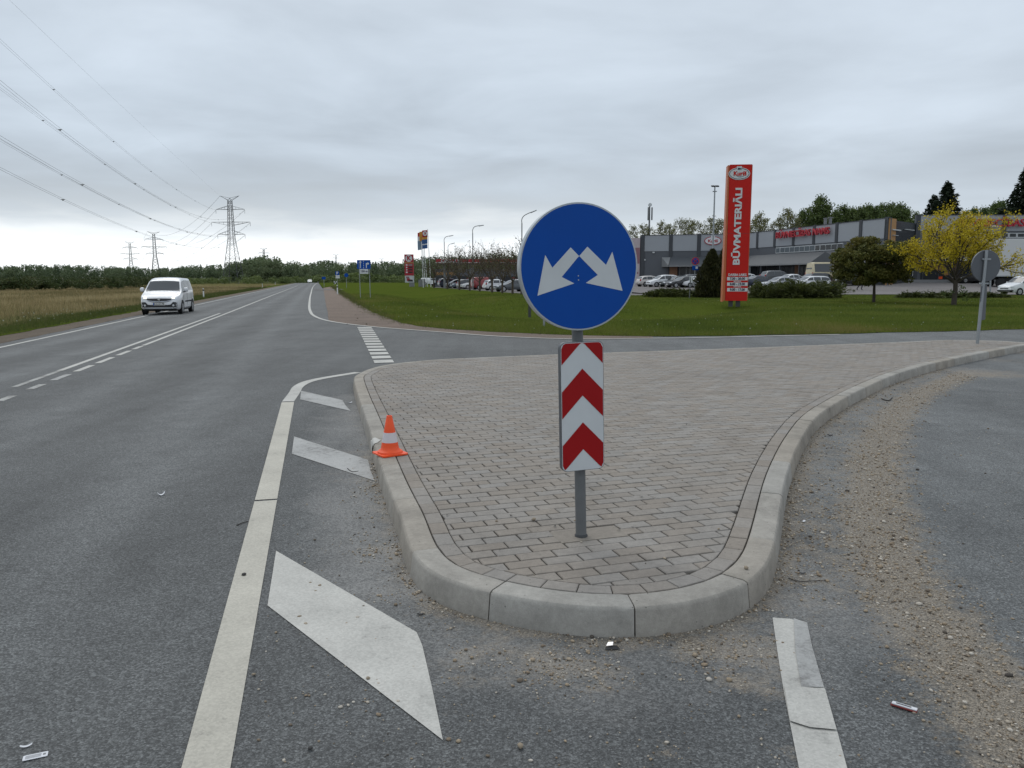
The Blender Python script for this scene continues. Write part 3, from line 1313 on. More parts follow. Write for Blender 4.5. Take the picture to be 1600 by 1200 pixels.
# border course: stretchers laid along the kerb
ring0, ring1 = offs(0.157), offs(0.252)
borders = []
pos = 0
while pos < NO - 2:
    n = 5
    if NO - pos < 8:
        n = NO - pos
    ia, ib, im = order[pos], order[(pos + n) % NO], order[pos + n // 2]
    a0, a1, b0, b1 = ring0[ia], ring0[ib], ring1[ia], ring1[ib]
    g = 0.006
    quad = [a0.lerp(a1, g), a0.lerp(a1, 1 - g), b0.lerp(b1, 1 - g * 2), b0.lerp(b1, g * 2)]
    L = (a1 - a0).length
    e = 0.0025 / max(L, .05)
    quad = [a0.lerp(a1, e), a0.lerp(a1, 1 - e), b0.lerp(b1, 1 - e), b0.lerp(b1, e)]
    borders.append(ccw([Vector((p.x, p.y)) for p in quad]))
    pos += n
inner_poly = [Vector((p.x, p.y)) for p in offs(0.258)]
INP = np.array([(p.x, p.y) for p in inner_poly])


def clip_to_quad(subject, quad):
    out = subject
    n = len(quad)
    for i in range(n):
        a, b = quad[i], quad[(i + 1) % n]
        ex, ey = b.x - a.x, b.y - a.y
        inp, out = out, []
        if not inp:
            return []
        pv = inp[-1]
        ps = ex * (pv.y - a.y) - ey * (pv.x - a.x)
        for p in inp:
            s = ex * (p.y - a.y) - ey * (p.x - a.x)
            if (s >= 0) != (ps >= 0):
                t = ps / (ps - s)
                out.append(pv.lerp(p, t))
            if s >= 0:
                out.append(p)
            pv, ps = p, s
    return out


ROW_AZ = R(18.5)
e1 = Vector((math.cos(ROW_AZ), math.sin(ROW_AZ)))
e2 = Vector((-math.sin(ROW_AZ), math.cos(ROW_AZ)))
PO = Vector(G(905, 930, KERB_H).xy)
PL, PW, JT = 0.20, 0.10, 0.0078
post_base = G(908, 838, KERB_H)
lp = [((p - PO).dot(e1), (p - PO).dot(e2)) for p in inner_poly]
a0, a1 = min(p[0] for p in lp), max(p[0] for p in lp)
b0, b1 = min(p[1] for p in lp), max(p[1] for p in lp)
full, cut = [], []
foot_c = Vector(post_base.xy) + e1 * 0.055 + e2 * 0.02
inner_list = list(inner_poly)
for r in range(int(b0 / PW) - 1, int(b1 / PW) + 2):
    sh = (r % 2) * PL / 2 + rnd.uniform(-.006, .006)
    for c in range(int((a0 - PL) / PL) - 1, int(a1 / PL) + 2):
        x0, y0 = c * PL + sh, r * PW
        g = JT / 2
        jx, jy = rnd.uniform(-.0012, .0012), rnd.uniform(-.001, .001)
        quad = [PO + e1 * (x0 + dx + jx) + e2 * (y0 + dy + jy) for dx, dy in ((g, g), (PL - g, g), (PL - g, PW - g), (g, PW - g))]
        cen = sum(quad, Vector((0, 0))) / 4
        d = cen - foot_c
        if abs(d.dot(e1)) < 0.19 and abs(d.dot(e2)) < 0.10:
            # blocks round the footing are cut back
            if -0.06 < d.dot(e1) < 0.16 and abs(d.dot(e2)) < 0.08:
                continue
        X = np.array([p.x for p in quad])
        Yq = np.array([p.y for p in quad])
        full.append((quad, X, Yq))
allX = np.concatenate([f[1] for f in full])
allY = np.concatenate([f[2] for f in full])
ins = inside_poly(allX, allY, INP).reshape(-1, 4)
blocks = []
for (quad, _, _), k4 in zip(full, ins):
    if k4.all():
        blocks.append(ccw(quad))
    elif k4.any():
        res = clip_to_quad(inner_list, ccw(quad))
        cl = []
        for p in res:
            if not cl or (p - cl[-1]).length > 0.006:
                cl.append(p)
        if len(cl) > 3 and (cl[0] - cl[-1]).length < 0.006:
            cl.pop()
        if len(cl) >= 3:
            A = abs(sum(cl[i].x * cl[(i + 1) % len(cl)].y - cl[(i + 1) % len(cl)].x * cl[i].y for i in range(len(cl)))) / 2
            if A > 0.0009:
                blocks.append(ccw(cl))
# nearest 300 in view as single objects, the rest as one part
def dist_cam(poly):
    c = sum(poly, Vector((0, 0))) / len(poly)
    return c.length


def lay(blocks, name, n_single, m_one, m_many, ch):
    blocks = sorted(blocks, key=dist_cam)
    for q in blocks[:n_single]:
        z1 = KERB_H + rnd.uniform(-.0022, .0015)
        c = sum(q, Vector((0, 0))) / len(q)
        vs, fs = paver_mesh([p - c for p in q], -.03, 0, ch)
        me = bpy.data.meshes.new(name)
        me.from_pydata(vs, [], fs)
        me.materials.append(m_one)
        o = add_obj(name, me, island)
        o.location = (c.x, c.y, z1)
        o.rotation_euler = (rnd.uniform(-.006, .006), rnd.uniform(-.006, .006), 0)
    if len(blocks) > n_single:
        V, F, Rv = [], [], []
        for q in blocks[n_single:]:
            z1 = KERB_H + rnd.uniform(-.0022, .0015)
            vs, fs = paver_mesh(q, z1 - .03, z1, ch)
            b = len(V)
            V += vs
            F += [[b + i for i in f] for f in fs]
            Rv += [rnd.random()] * len(fs)
        me = bpy.data.meshes.new(name)
        me.from_pydata(V, [], F)
        me.materials.append(m_many)
        a = me.attributes.new('rnd', 'FLOAT', 'FACE')
        a.data.foreach_set('value', Rv)
        o = add_obj(name, me, island)
        o['kind'] = 'stuff'


lay(blocks, 'paver', 300, m_pave, m_pave_f, .004)
lay(borders, 'border_paver', 300, m_pave, m_pave_f, .003)
b = MB()
fc = Vector((foot_c.x, foot_c.y, KERB_H - .012))
b.box(fc, (.40, .19, .028), Matrix.Rotation(ROW_AZ, 3, 'Z'))
b.build('post_footing', m_foot, island)

# ================================================================== LOOSE GRIT (uncountable)
def rock_templates(n, sub):
    out = []
    for i in range(n):
        bm = bmesh.new()
        if sub:
            bmesh.ops.create_icosphere(bm, subdivisions=1, radius=1)
        else:
            bmesh.ops.create_icosphere(bm, subdivisions=1, radius=1)
        for v in bm.verts:
            v.co *= rnd.uniform(.72, 1.15)
            v.co.z *= .62
            v.co.x *= rnd.uniform(.95, 1.05)
        bm.verts.ensure_lookup_table()
        V = np.array([v.co for v in bm.verts])
        F = np.array([[v.index for v in f.verts] for f in bm.faces])
        out.append((V, F))
        bm.free()
    return out


ROCK = rock_templates(6, False)


def scatter_rocks(name, pts, sizes, m):
    Vs, Fs, T = [], [], []
    b = 0
    for (x, y, z), s in zip(pts, sizes):
        V, F = ROCK[rnd.randrange(6)]
        a = rnd.uniform(0, 6.28)
        c_, s_ = math.cos(a), math.sin(a)
        sx = s * rnd.uniform(.8, 1.35)
        M_ = np.array([[c_ * sx, -s_ * s, 0], [s_ * sx, c_ * s, 0], [0, 0, s]])
        Vs.append(V @ M_.T + np.array([x, y, z + s * .38]))
        Fs.append(F + b)
        b += len(V)
        T.append(np.full(len(F), rnd.random()))
    me = np_mesh(name, np.concatenate(Vs), np.concatenate(Fs), m, {'tint': ('FACE', np.concatenate(T))})
    o = add_obj(name, me)
    o['kind'] = 'stuff'
    return o


t = NT('grit_stone')
_c = t.ramp(t.attr('tint'), [(0, (.07, .062, .055)), (.2, (.24, .185, .13)), (.5, (.34, .27, .19)), (.75, (.40, .345, .275)), (1, (.52, .48, .42))])
t.done(t.scale(_c, t.rng(t.noise(t.coord(), 120, 3), .2, .8, .8, 1.2)), .85, 0, .3)
m_grit = t.m

N = 700000
X = nrs.uniform(-1.2, 7.5, N)
Yp = nrs.uniform(1.6, 15.5, N)
dm = dirt_np(X, Yp)
cl = np.array([mnoise.noise((x * 4.5, y * 4.5, 0)) for x, y in zip(X, Yp)])
cl2 = np.array([mnoise.noise((x * 1.3, y * 1.3, 5)) for x, y in zip(X, Yp)])
prob = np.clip(dm * 1.35 - .22 + cl * .5 + cl2 * .3, 0.012, 1) ** 1.4 * np.clip(4.0 / Yp, .15, 1.0) ** 1.0
keep = (nrs.uniform(0, 1, N) < prob * .62) & (Yp < 15) & ~inside_poly(X, Yp, np.array([(p.x, p.y) for p in offs(-.004)]))
_us = (X - ROAD_A.x) * RL.x + (Yp - ROAD_A.y) * RL.y
keep &= _us < -.25
X, Yp = X[keep][:60000], Yp[keep][:60000]
sz = np.minimum(.0020 + nrs.exponential(.0019, len(X)), .014) * np.clip(Yp / 4.0, 1, 1.15)
scatter_rocks('loose_grit', np.stack([X, Yp, np.zeros(len(X))], 1), sz, m_grit)
# a thin spread of single small stones over asphalt and paving
N = 2600
X = nrs.uniform(-1.5, 5.0, N)
Yp = 1.7 + nrs.exponential(3.0, N)
_us = (X - ROAD_A.x) * RL.x + (Yp - ROAD_A.y) * RL.y
inn = inside_poly(X, Yp, INP)
near_in = inside_poly(X, Yp, np.array([(p.x, p.y) for p in offs(-.02)]))
keep = (_us < -.12) & (inn | ~near_in) & (~inn | (nrs.uniform(0, 1, N) < .25)) & (Yp < 14)
X, Yp, inn = X[keep], Yp[keep], inn[keep]
sz = np.minimum(.002 + nrs.exponential(.002, len(X)), .010)
scatter_rocks('small_stones', np.stack([X, Yp, np.where(inn, KERB_H, 0)], 1), sz, m_grit)

# ================================================================== SIGNS ON THE ISLAND
m_galv = mat('galvanised_steel', (.30, .32, .335), .45, .6, .14, 9, .05, 40)
m_post = mat('grey_post_paint', (.135, .142, .148), .5, .1, .15, 14, .06, 60)
m_signback = mat('sign_back_metal', (.11, .118, .13), .5, .35, .10, 5)
m_blue = mat('sign_blue', (.0, .062, .33), .5, 0, .08, 6, spec=.2)
m_white = mat('sign_white', (.56, .585, .60), .5, 0, .08, 7, spec=.25)
m_red = mat('sign_red', (.31, .006, .008), .5, 0, .10, 7, spec=.2)
m_rim = mat('sign_rim', (.42, .45, .47), .4, .3, .06, 8)
m_orange = mat('cone_orange', (.85, .085, .012), .5, 0, .08, 9)
m_band = mat('cone_band', (.62, .58, .60), .5, 0, .10, 25)
m_black = mat('black_plastic', (.018, .018, .020), .5, 0, .2, 8)
m_dark = mat('dark_grey', (.045, .047, .05), .6, 0, .15, 8)
m_whitepaint = mat('white_paint', (.66, .67, .67), .45, 0, .05, 3)
m_hole = mat('deep_shadow_gap', (.012, .012, .013), .9, 0, .2, 8)


def sign_frame(origin, az, roll, pitch=0.0):
    n = Vector((math.sin(az), -math.cos(az), 0))
    r = Vector((math.cos(az), math.sin(az), 0))
    u = Vector((0, 0, 1))
    u2 = u * math.cos(roll) - r * math.sin(roll)
    r2 = r * math.cos(roll) + u * math.sin(roll)
    n2 = n * math.cos(pitch) + u2 * math.sin(pitch)
    u3 = u2 * math.cos(pitch) - n * math.sin(pitch)
    return Vector(origin), r2, u3, n2


def px_on(fr, pts):
    o, r, u, n = fr
    res = []
    for x, y in pts:
        p = on_plane(x, y, o, n) - o
        res.append((p.dot(r), p.dot(u)))
    return res


def fr_pt(fr, a, b, c=0.0):
    o, r, u, n = fr
    return o + r * a + u * b + n * c


def fr_prism(mb, fr, poly, c0, c1):
    mb.prism([fr_pt(fr, a, b, c0) for a, b in poly], fr[3] * (c1 - c0))


def disc(mb, fr, rad, c0, c1, n=64, bev=0.004):
    ring = []
    for r_, c in ((rad - bev, c0), (rad, c0 + bev), (rad, c1 - bev), (rad - bev, c1)):
        ring.append([fr_pt(fr, r_ * math.cos(2 * math.pi * i / n), r_ * math.sin(2 * math.pi * i / n), c) for i in range(n)])
    vs = [p for rr in ring for p in rr]
    fs = [(j * n + i, j * n + (i + 1) % n, (j + 1) * n + (i + 1) % n, (j + 1) * n + i) for j in range(3) for i in range(n)]
    fs += [tuple(range(n - 1, -1, -1)), tuple(range(3 * n, 4 * n))]
    mb.add(vs, fs)


def rounded_rect(w, h, r, k=6):
    out = []
    for cx, cy, a0 in ((w / 2 - r, h / 2 - r, 0), (-w / 2 + r, h / 2 - r, 90), (-w / 2 + r, -h / 2 + r, 180), (w / 2 - r, -h / 2 + r, 270)):
        for i in range(k + 1):
            a = R(a0 + 90 * i / k)
            out.append((cx + r * math.cos(a), cy + r * math.sin(a)))
    return out


SIGN_AZ = R(17.5)
keep = wthing('keep_either_side_sign', 'blue round sign with two white arrows over a red and white chevron panel', 'road sign', post_base)
ptop = at(902.2, 524, post_base.y)
pax = (ptop - post_base).normalized()
P_TOP = post_base + pax * 1.62
b = MB()
b.tube(post_base - pax * .1, P_TOP, .030, .030, 20)
b.build('pole', m_post, keep, smooth=True)
b = MB()
b.lathe([(.036, 0), (.036, .012), (.031, .02)], post_base - Vector((0, 0, .004)), 20)
b.build('collar', m_dark, keep, smooth=True)
dn = Vector((math.sin(SIGN_AZ), -math.cos(SIGN_AZ), 0))
dc = at(906.0, 416, post_base.y - .085)
DF = sign_frame(dc, SIGN_AZ, R(3.2))
_q = px_on(DF, [(906, 315.5), (906, 516.5)])
DR = (_q[0][1] - _q[1][1]) / 2
dc = dc + DF[2] * ((_q[0][1] + _q[1][1]) / 2)
DF = (dc, DF[1], DF[2], DF[3])
b = MB()
disc(b, DF, DR, -.042, 0, 72, .0015)
b.build('sign_plate', m_rim, keep, smooth=35)
b = MB()
disc(b, DF, DR - .009, 0, .0016, 72, .0005)
b.build('sign_face', m_blue, keep, smooth=35)
arL = [(298, 810), (358, 492), (414, 592), (557, 433), (622, 500), (487, 664), (585, 714)]
arR = [(688, 427), (833, 570), (882, 467), (962, 772), (675, 711), (769, 648), (624, 500.5)]
for a_ in (arL, arR):
    b = MB()
    fr_prism(b, DF, px_on(DF, [(780 + x / 5, 300 + y / 5) for x, y in a_]), .0012, .0028)
    b.build('arrow', m_white, keep)
for dz_ in (.17, -.17):
    b = MB()
    c_ = dc + DF[2] * dz_ - DF[3] * .052
    b.box(c_, (.16, .02, .03), Matrix.Rotation(SIGN_AZ, 3, 'Z'), .003)
    b.build('bracket', m_galv, keep)
for px_, py_ in ((903.5, 431), (903.8, 437.5)):
    a_, b_ = px_on(DF, [(px_, py_)])[0]
    b = MB()
    b.tube(fr_pt(DF, a_, b_, .001), fr_pt(DF, a_, b_, .004), .004, .003, 10)
    b.build('rivet', m_rim, keep)
# chevron panel
cc = at(907.5, 635, post_base.y - .07)
CF = sign_frame(cc, SIGN_AZ, R(1.4))
corners = px_on(CF, [(873.5, 538), (940, 532), (945, 731.5), (881, 736)])
cw = ((corners[1][0] - corners[0][0]) + (corners[2][0] - corners[3][0])) / 2
chh = ((corners[0][1] - corners[3][1]) + (corners[1][1] - corners[2][1])) / 2
cx_ = sum(c[0] for c in corners) / 4
cy_ = sum(c[1] for c in corners) / 4
CF = (fr_pt(CF, cx_, cy_), CF[1], CF[2], CF[3])
b = MB()
fr_prism(b, CF, rounded_rect(cw + .006, chh + .006, .032), -.032, 0)
b.build('panel_back', m_signback, keep, smooth=35)
b = MB()
fr_prism(b, CF, rounded_rect(cw, chh, .03), 0, .002)
b.build('chevron_panel', m_white, keep, smooth=35)
W2, H2 = cw / 2 - .0025, chh / 2 - .0025
# bands run up to a point in the middle: (apex height of upper edge, lower edge)
def band(up, lo, slope):
    """chevron between two roof lines, clipped to the panel"""
    pts = []
    n = 20
    top = [(W2 * (-1 + 2 * i / n), up - slope * abs(W2 * (-1 + 2 * i / n))) for i in range(n + 1)]
    bot = [(W2 * (-1 + 2 * i / n), lo - slope * abs(W2 * (-1 + 2 * i / n))) for i in range(n + 1)]
    r_ = .029
    res_t, res_b = [], []
    for (x, a), (_, c) in zip(top, bot):
        lim = H2
        if abs(x) > W2 - r_:
            dx_ = abs(x) - (W2 - r_)
            lim = H2 - r_ + math.sqrt(max(0, r_ * r_ - dx_ * dx_))
        a = min(max(a, -lim), lim)
        c = min(max(c, -lim), lim)
        res_t.append((x, a))
        res_b.append((x, c))
    return res_t, res_b


slope = 1.03
_ap = [px_on(CF, [(906.5, y_)])[0][1] for y_ in (533.5, 576, 618, 660, 702)]
for up, lo in ((H2 + .30, _ap[0]), (_ap[1], _ap[2]), (_ap[3], _ap[4])):
    t_, b_ = band(up, lo, slope)
    b = MB()
    n = len(t_)
    vs = [fr_pt(CF, x, y, .0035) for x, y in t_] + [fr_pt(CF, x, y, .0035) for x, y in b_]
    fs = [(i, i + 1, n + i + 1, n + i) for i in range(n - 1) if (t_[i][1] - b_[i][1]) > 1e-4 or (t_[i + 1][1] - b_[i + 1][1]) > 1e-4]
    b.add(vs, fs)
    b.build('red_chevron', m_red, keep)
for dz_ in (.27, -.27):
    b = MB()
    b.box(fr_pt(CF, -cx_, dz_, -.045), (.11, .03, .03), Matrix.Rotation(SIGN_AZ, 3, 'Z'), .003)
    b.build('bracket', m_galv, keep)

# far end of the island: the same kind of sign seen from behind
fb = G(1527, 537, KERB_H)
fs_ = wthing('sign_seen_from_behind', 'grey back of a round sign on the post at the far tip of the island', 'road sign', fb)
ft = at(1541.5, 391, fb.y)
fax = (ft - fb).normalized()
b = MB()
b.tube(fb - fax * .1, fb + fax * ((ft - fb).length), .034, .034, 14)
b.build('pole', m_galv, fs_, smooth=True)
FAZ = R(180 + 8)
fo = at(1540, 415.5, fb.y + .055)
FF = sign_frame(fo, FAZ, R(0))
b = MB()
disc(b, FF, .345, -.02, .02, 48, .003)
b.build('sign_plate', m_signback, fs_, smooth=35)
b = MB()
disc(b, FF, .335, .02, .022, 48, .0005)
b.build('sign_face', m_blue, fs_, smooth=35)
po = at(1536, 473, fb.y + .055)
PF = sign_frame(po, R(180 + 35), R(-3))
b = MB()
fr_prism(b, PF, rounded_rect(.24, .76, .03), -.012, .012)
b.build('chevron_panel', m_signback, fs_, smooth=35)
for py_ in (443, 405):
    b = MB()
    b.box(at(1537.5 if py_ > 420 else 1541, py_, fb.y + .02), (.20, .05, .04), Matrix.Rotation(R(8), 3, 'Z'), .004)
    b.build('bracket', m_galv, fs_)

# ================================================================== TRAFFIC CONE
cone_p = G(609.5, 709.5, KERB_H)
cone = thing('traffic_cone', 'small orange traffic cone with one white band standing on the kerb', 'traffic cone', (cone_p.x, cone_p.y, KERB_H + .003), R(34))
b = MB()
sq = rounded_rect(.225, .225, .02, 3)
for z0, z1, k in ((0, .012, 1.0), (.012, .018, .96)):
    pass
b.prism([(x, y, 0) for x, y in sq], (0, 0, .012))
b.build('foot', m_orange, cone, smooth=30)
CH = .315
def cone_r(z):
    return .083 + (.022 - .083) * z / CH
b = MB()
b.lathe([(.104, .0121), (.100, .026), (.088, .034), (cone_r(.045), .045), (cone_r(.07), .115 * .6), (cone_r(.100), .100)], (0, 0, 0), 36)
b.build('lower_body', m_orange, cone, smooth=40)
b = MB()
b.lathe([(cone_r(.100) + .001, .100), (cone_r(.180) + .001, .180)], (0, 0, 0), 36)
b.build('reflective_band', m_band, cone, smooth=40)
b = MB()
b.lathe([(cone_r(.180), .180), (cone_r(.298), .298), (.0235, .300), (.0225, CH), (.016, CH + .001), (.014, CH - .03)], (0, 0, 0), 36)
b.build('upper_body', m_orange, cone, smooth=40)

# ================================================================== LITTER
m_paper = mat('paper_white', (.62, .63, .66), .7, 0, .1, 30)
m_foil = mat('foil', (.7, .7, .72), .25, .8, .2, 40)
m_twig = mat('twig_bark', (.03, .026, .022), .8, 0, .3, 30)
m_redplastic = mat('red_plastic', (.20, .03, .025), .45, 0, .1, 30)
m_pebble = mat('dark_pebble', (.05, .047, .045), .8, 0, .4, 60)


def flat_bit(name, px, z, w, h, rz, m, label, cat, th=.002, curl=.0, par=None):
    p = G(px[0], px[1], z) if par is None else par
    b = MB()
    n = 6
    vs, fs = [], []
    for k_, zz in enumerate((0, th)):
        for i in range(n + 1):
            x = w * (i / n - .5)
            zc_ = curl * ((i / n - .5) ** 2) * 4 + zz
            vs += [(x, -h / 2, zc_), (x, h / 2, zc_)]
    o2 = 2 * (n + 1)
    for i in range(n):
        fs.append((2 * i, 2 * i + 2, 2 * i + 3, 2 * i + 1))
        fs.append((o2 + 2 * i, o2 + 2 * i + 1, o2 + 2 * i + 3, o2 + 2 * i + 2))
        fs.append((2 * i, o2 + 2 * i, o2 + 2 * i + 2, 2 * i + 2))
        fs.append((2 * i + 1, 2 * i + 3, o2 + 2 * i + 3, o2 + 2 * i + 1))
    fs += [(0, 1, o2 + 1, o2), (2 * n, o2 + 2 * n, o2 + 2 * n + 1, 2 * n + 1)]
    b.add(vs, fs)
    o = b.build(name, m)
    o.location = (p.x, p.y, p.z + .004)
    o.rotation_euler = (0, 0, rz)
    return tag(o, label, cat)


pl = GR(55.5, 1183)
strip_ = thing('paper_label', 'white printed paper strip lying on the asphalt in the lower left corner', 'litter', (pl.x, pl.y, pl.z + .003), R(24))
b = MB()
b.prism([(x, y, 0) for x, y in rounded_rect(.072, .030, .004, 3)], (0, 0, .0016))
b.build('strip', m_paper, strip_)
for k_ in range(4):
    b = MB()
    b.box((-.006, .008 - k_ * .0052, .0019), (.046, .0013, .0006))
    b.build('print_line', m_post, strip_)
b = MB()
b.box((.026, .001, .0019), (.008, .010, .0006))
b.build('print_mark', m_post, strip_)
sp = GR(41, 1168)
flat_bit('paper_scrap', None, 0, .036, .010, R(25), m_paper, 'small torn white paper scrap beside the printed strip', 'litter', .001, .006, sp)
sp = GR(252, 774)
flat_bit('pale_leaf', None, 0, .05, .03, R(30), m_paper, 'pale curled leaf lying alone on the dark asphalt left of the edge line', 'leaf', .001, .02, sp)
# red and white plastic strip
hp = G(1412.5, 1108)
hm = thing('plastic_strip', 'flat red and white plastic strip lying on the slip road grit', 'litter', (hp.x, hp.y, .004), R(-38))
b = MB()
b.box((0, 0, .003), (.088, .022, .006), None, .0015)
b.build('casing', m_redplastic, hm)
b = MB()
b.box((.001, .0005, .0085), (.084, .0185, .005), None, .0015)
b.build('cover', m_paper, hm)
b = MB()
b.box((-.002, 0, .0113), (.05, .007, .001))
b.build('print_panel', m_dark, hm)
# foil
fp = G(955, 1014)
fo_ = MB()
fo_.add([(-.03, -.012, 0), (.035, -.016, .002), (.028, .014, .004), (-.02, .012, .001), (0, 0, .012)], [(0, 1, 4), (1, 2, 4), (2, 3, 4), (3, 0, 4), (3, 2, 1, 0)])
wrap = thing('wrapper', 'black and silver crumpled foil wrapper below the nose of the kerb', 'litter', (fp.x, fp.y, .004), R(5))
fo_.build('dark_side', m_black, wrap)
b = MB()
b.add([(-.022, .0, .012), (.004, -.008, .016), (.012, .012, .022), (-.010, .016, .020)], [(0, 1, 2), (0, 2, 3)])
b.build('silver_side', m_foil, wrap)


def pebble(px, z, s, m, label, cat='stone', main=False):
    p = GR(*px) if main else G(px[0], px[1], z)
    V, F = ROCK[rnd.randrange(6)]
    me = np_mesh('pebble', V * np.array([s * 1.2, s, s]) , F, m, None, False)
    o = add_obj('pebble', me)
    o.location = (p.x, p.y, p.z + s * .5 + .003)
    o.rotation_euler = (0, 0, rnd.uniform(0, 6))
    return tag(o, label, cat)


m_tan = mat('tan_pebble', (.27, .22, .16), .85, 0, .25, 60)
pebble((381.5, 900), 0, .014, m_pebble, 'dark pebble sitting on the thick cream edge line', main=True)
pebble((813, 1169), 0, .013, m_tan, 'tan pebble on bare asphalt at the bottom centre of the picture')
pebble((834, 814), KERB_H, .016, m_tan, 'rough tan stone lying on the paving left of the leaning post')
pebble((485, 1172), 0, .010, m_pebble, 'black pebble on asphalt below the pointed end of the big stripe')
pebble((397, 1056), 0, .009, m_tan, 'pale pebble on asphalt just right of the lower edge line')
pebble((575, 1062), 0, .009, m_tan, 'tan pebble on the lower edge of the big white stripe')
pebble((1166, 890), KERB_H, .014, m_tan, 'pale stone wedged at the inside of the right nose of the kerb')


def twig(pts, r, label):
    P = [Vector(p) + Vector((0, 0, .006)) for p in pts]
    P = catmull(P, 4)
    b = MB()
    b.path(P, [r * (1 - .5 * i / len(P)) for i in range(len(P))], 5)
    return tag(b.build('twig', m_twig), label, 'twig')


twig([GR(370, 822), GR(380, 818), GR(388, 816)], .004, 'dark curved twig on the asphalt left of the edge line')
twig([G(543, 733), G(550, 738), G(560, 737)], .004, 'thin dark twig lying on the middle white stripe')
twig([G(1232, 905), G(1250, 910), G(1290, 908)], .003, 'thin dark twig in the grit beside the right kerb')
twig([G(1378, 624), G(1388, 627), G(1394, 622)], .012, 'dark twisted debris in the grit far along the right kerb')
flat_bit('dark_scrap', (1297, 681), 0, .05, .03, .3, m_black, 'small black scrap lying in the grit beside the right kerb bend', 'litter', .004, .01)
flat_bit('dark_scrap', (1254, 897), 0, .03, .010, .1, m_black, 'narrow black scrap lying in grit near the right side of the nose', 'litter', .003, .004)
flat_bit('dark_scrap', (657, 961), 0, .028, .010, .3, m_black, 'narrow black scrap beside the left foot of the nose kerb', 'litter', .003, .004)
flat_bit('white_chip', (1255, 706 + 110), 0, .03, .015, .6, m_paper, 'white chip lying in grit by the right kerb', 'litter', .003, .004)
flat_bit('white_chip', (547, 630), 0, .05, .02, .6, m_paper, 'white chip at the kerb end of the farthest white stripe', 'litter', .004, .01)

# a few leaf crumbs on the paving
N = 60
V, F, T = [], [], []
for i in range(N):
    x, y = rnd.uniform(620, 1250), rnd.uniform(575, 900)
    p = G(x, y, KERB_H)
    if not inside_poly(np.array([p.x]), np.array([p.y]), INP)[0]:
        continue
    s = rnd.uniform(.004, .014)
    a = rnd.uniform(0, 6.28)
    k = len(V)
    for t_, l_ in ((0, 1.6), (2.2, .8), (4.0, .9)):
        V.append((p.x + s * l_ * math.cos(a + t_), p.y + s * l_ * math.sin(a + t_), KERB_H + .006 + rnd.uniform(0, .006)))
    F.append((k, k + 1, k + 2))
o = add_obj('leaf_litter', np_mesh('leaf_litter', V, F, m_twig))
o['kind'] = 'stuff'

# ================================================================== RED SIGN PYLON
PYL_Y = 47.5
m_pylred = mat('pylon_red', (.52, .014, .010), .5, 0, .10, 1.2, spec=.2)
m_pylside = mat('pylon_orange_edge', (.50, .13, .045), .5, 0, .08, 1.2)
m_letter = mat('letter_white', (.60, .62, .64), .5, 0, .04, 3)
m_navy = mat('print_navy', (.02, .025, .06), .6, 0, .1, 8)
pb = at(1148, 476, PYL_Y)
pyl = wthing('sign_pylon', 'tall red advertising pylon with white vertical lettering standing on the lawn', 'sign pylon', (pb.x, pb.y, 0))
zt = at(1150, 257, PYL_Y).z
zb_ = at(1150, 470, PYL_Y).z
xl = at(1139.5, 300, PYL_Y).x
xr = at(1173, 300, PYL_Y).x
PA = R(-6)
pr, pu, pn = Vector((math.cos(PA), math.sin(PA), 0)), Vector((0, 0, 1)), Vector((math.sin(PA), -math.cos(PA), 0))
pw = (xr - xl) / math.cos(PA)
po_ = Vector(((xl + xr) / 2, PYL_Y, (zt + zb_) / 2))
ph = zt - zb_
PFR = (po_, pr, pu, pn)
b = MB()
# body: shallow box, orange flanks flare slightly to the foot
fr_prism(b, PFR, [(-pw / 2, -ph / 2), (pw / 2, -ph / 2), (pw / 2, ph / 2), (-pw / 2, ph / 2)], -.02, .02)
b.build('front_panel', m_pylred, pyl)
b = MB()
fr_prism(b, PFR, [(-pw / 2 - .17, -ph / 2 - .06), (-pw / 2 - .01, -ph / 2 + .02), (-pw / 2 - .01, ph / 2 - .02), (-pw / 2 - .10, ph / 2 - .03)], -.7, -.02)
b.build('left_flank', m_pylside, pyl)
b = MB()
fr_prism(b, PFR, [(pw / 2 + .003, -ph / 2 + .05), (pw / 2 + .04, -ph / 2 + .05), (pw / 2 + .04, ph / 2 - .02), (pw / 2 + .003, ph / 2 - .02)], -.7, -.02)
b.build('right_flank', m_pylside, pyl)
b = MB()
fr_prism(b, PFR, [(-pw / 2 + .02, -ph / 2 + .05), (pw / 2 - .02, -ph / 2 + .05), (pw / 2 - .02, ph / 2 - .02), (-pw / 2 + .02, ph / 2 - .02)], -.69, -.03)
b.build('core', m_dark, pyl)
for a_ in (-pw * .22, pw * .12):
    b = MB()
    q = fr_pt(PFR, a_, -ph / 2, -.2)
    b.box((q.x, q.y, (q.z + .1) / 2 - .05), (.22, .2, q.z + .2))
    b.build('leg', m_dark, pyl)
b = MB()
fr_prism(b, PFR, [(-pw / 2, -.006), (pw / 2, -.006), (pw / 2, .006), (-pw / 2, .006)], .02, .024)
b.build('panel_joint', m_dark, pyl)
def pyl_at(px, py):
    p = on_plane(px, py, po_, pn) - po_
    return p.dot(pr), p.dot(pu)
la, lb = pyl_at(1155, 271.5)
b = MB()
el = [(la + .62 * math.cos(2 * math.pi * i / 40), lb + .355 * math.sin(2 * math.pi * i / 40)) for i in range(40)]
fr_prism(b, PFR, el, .02, .045)
b.build('logo_plate', m_letter, pyl)
b = MB()
n = 40
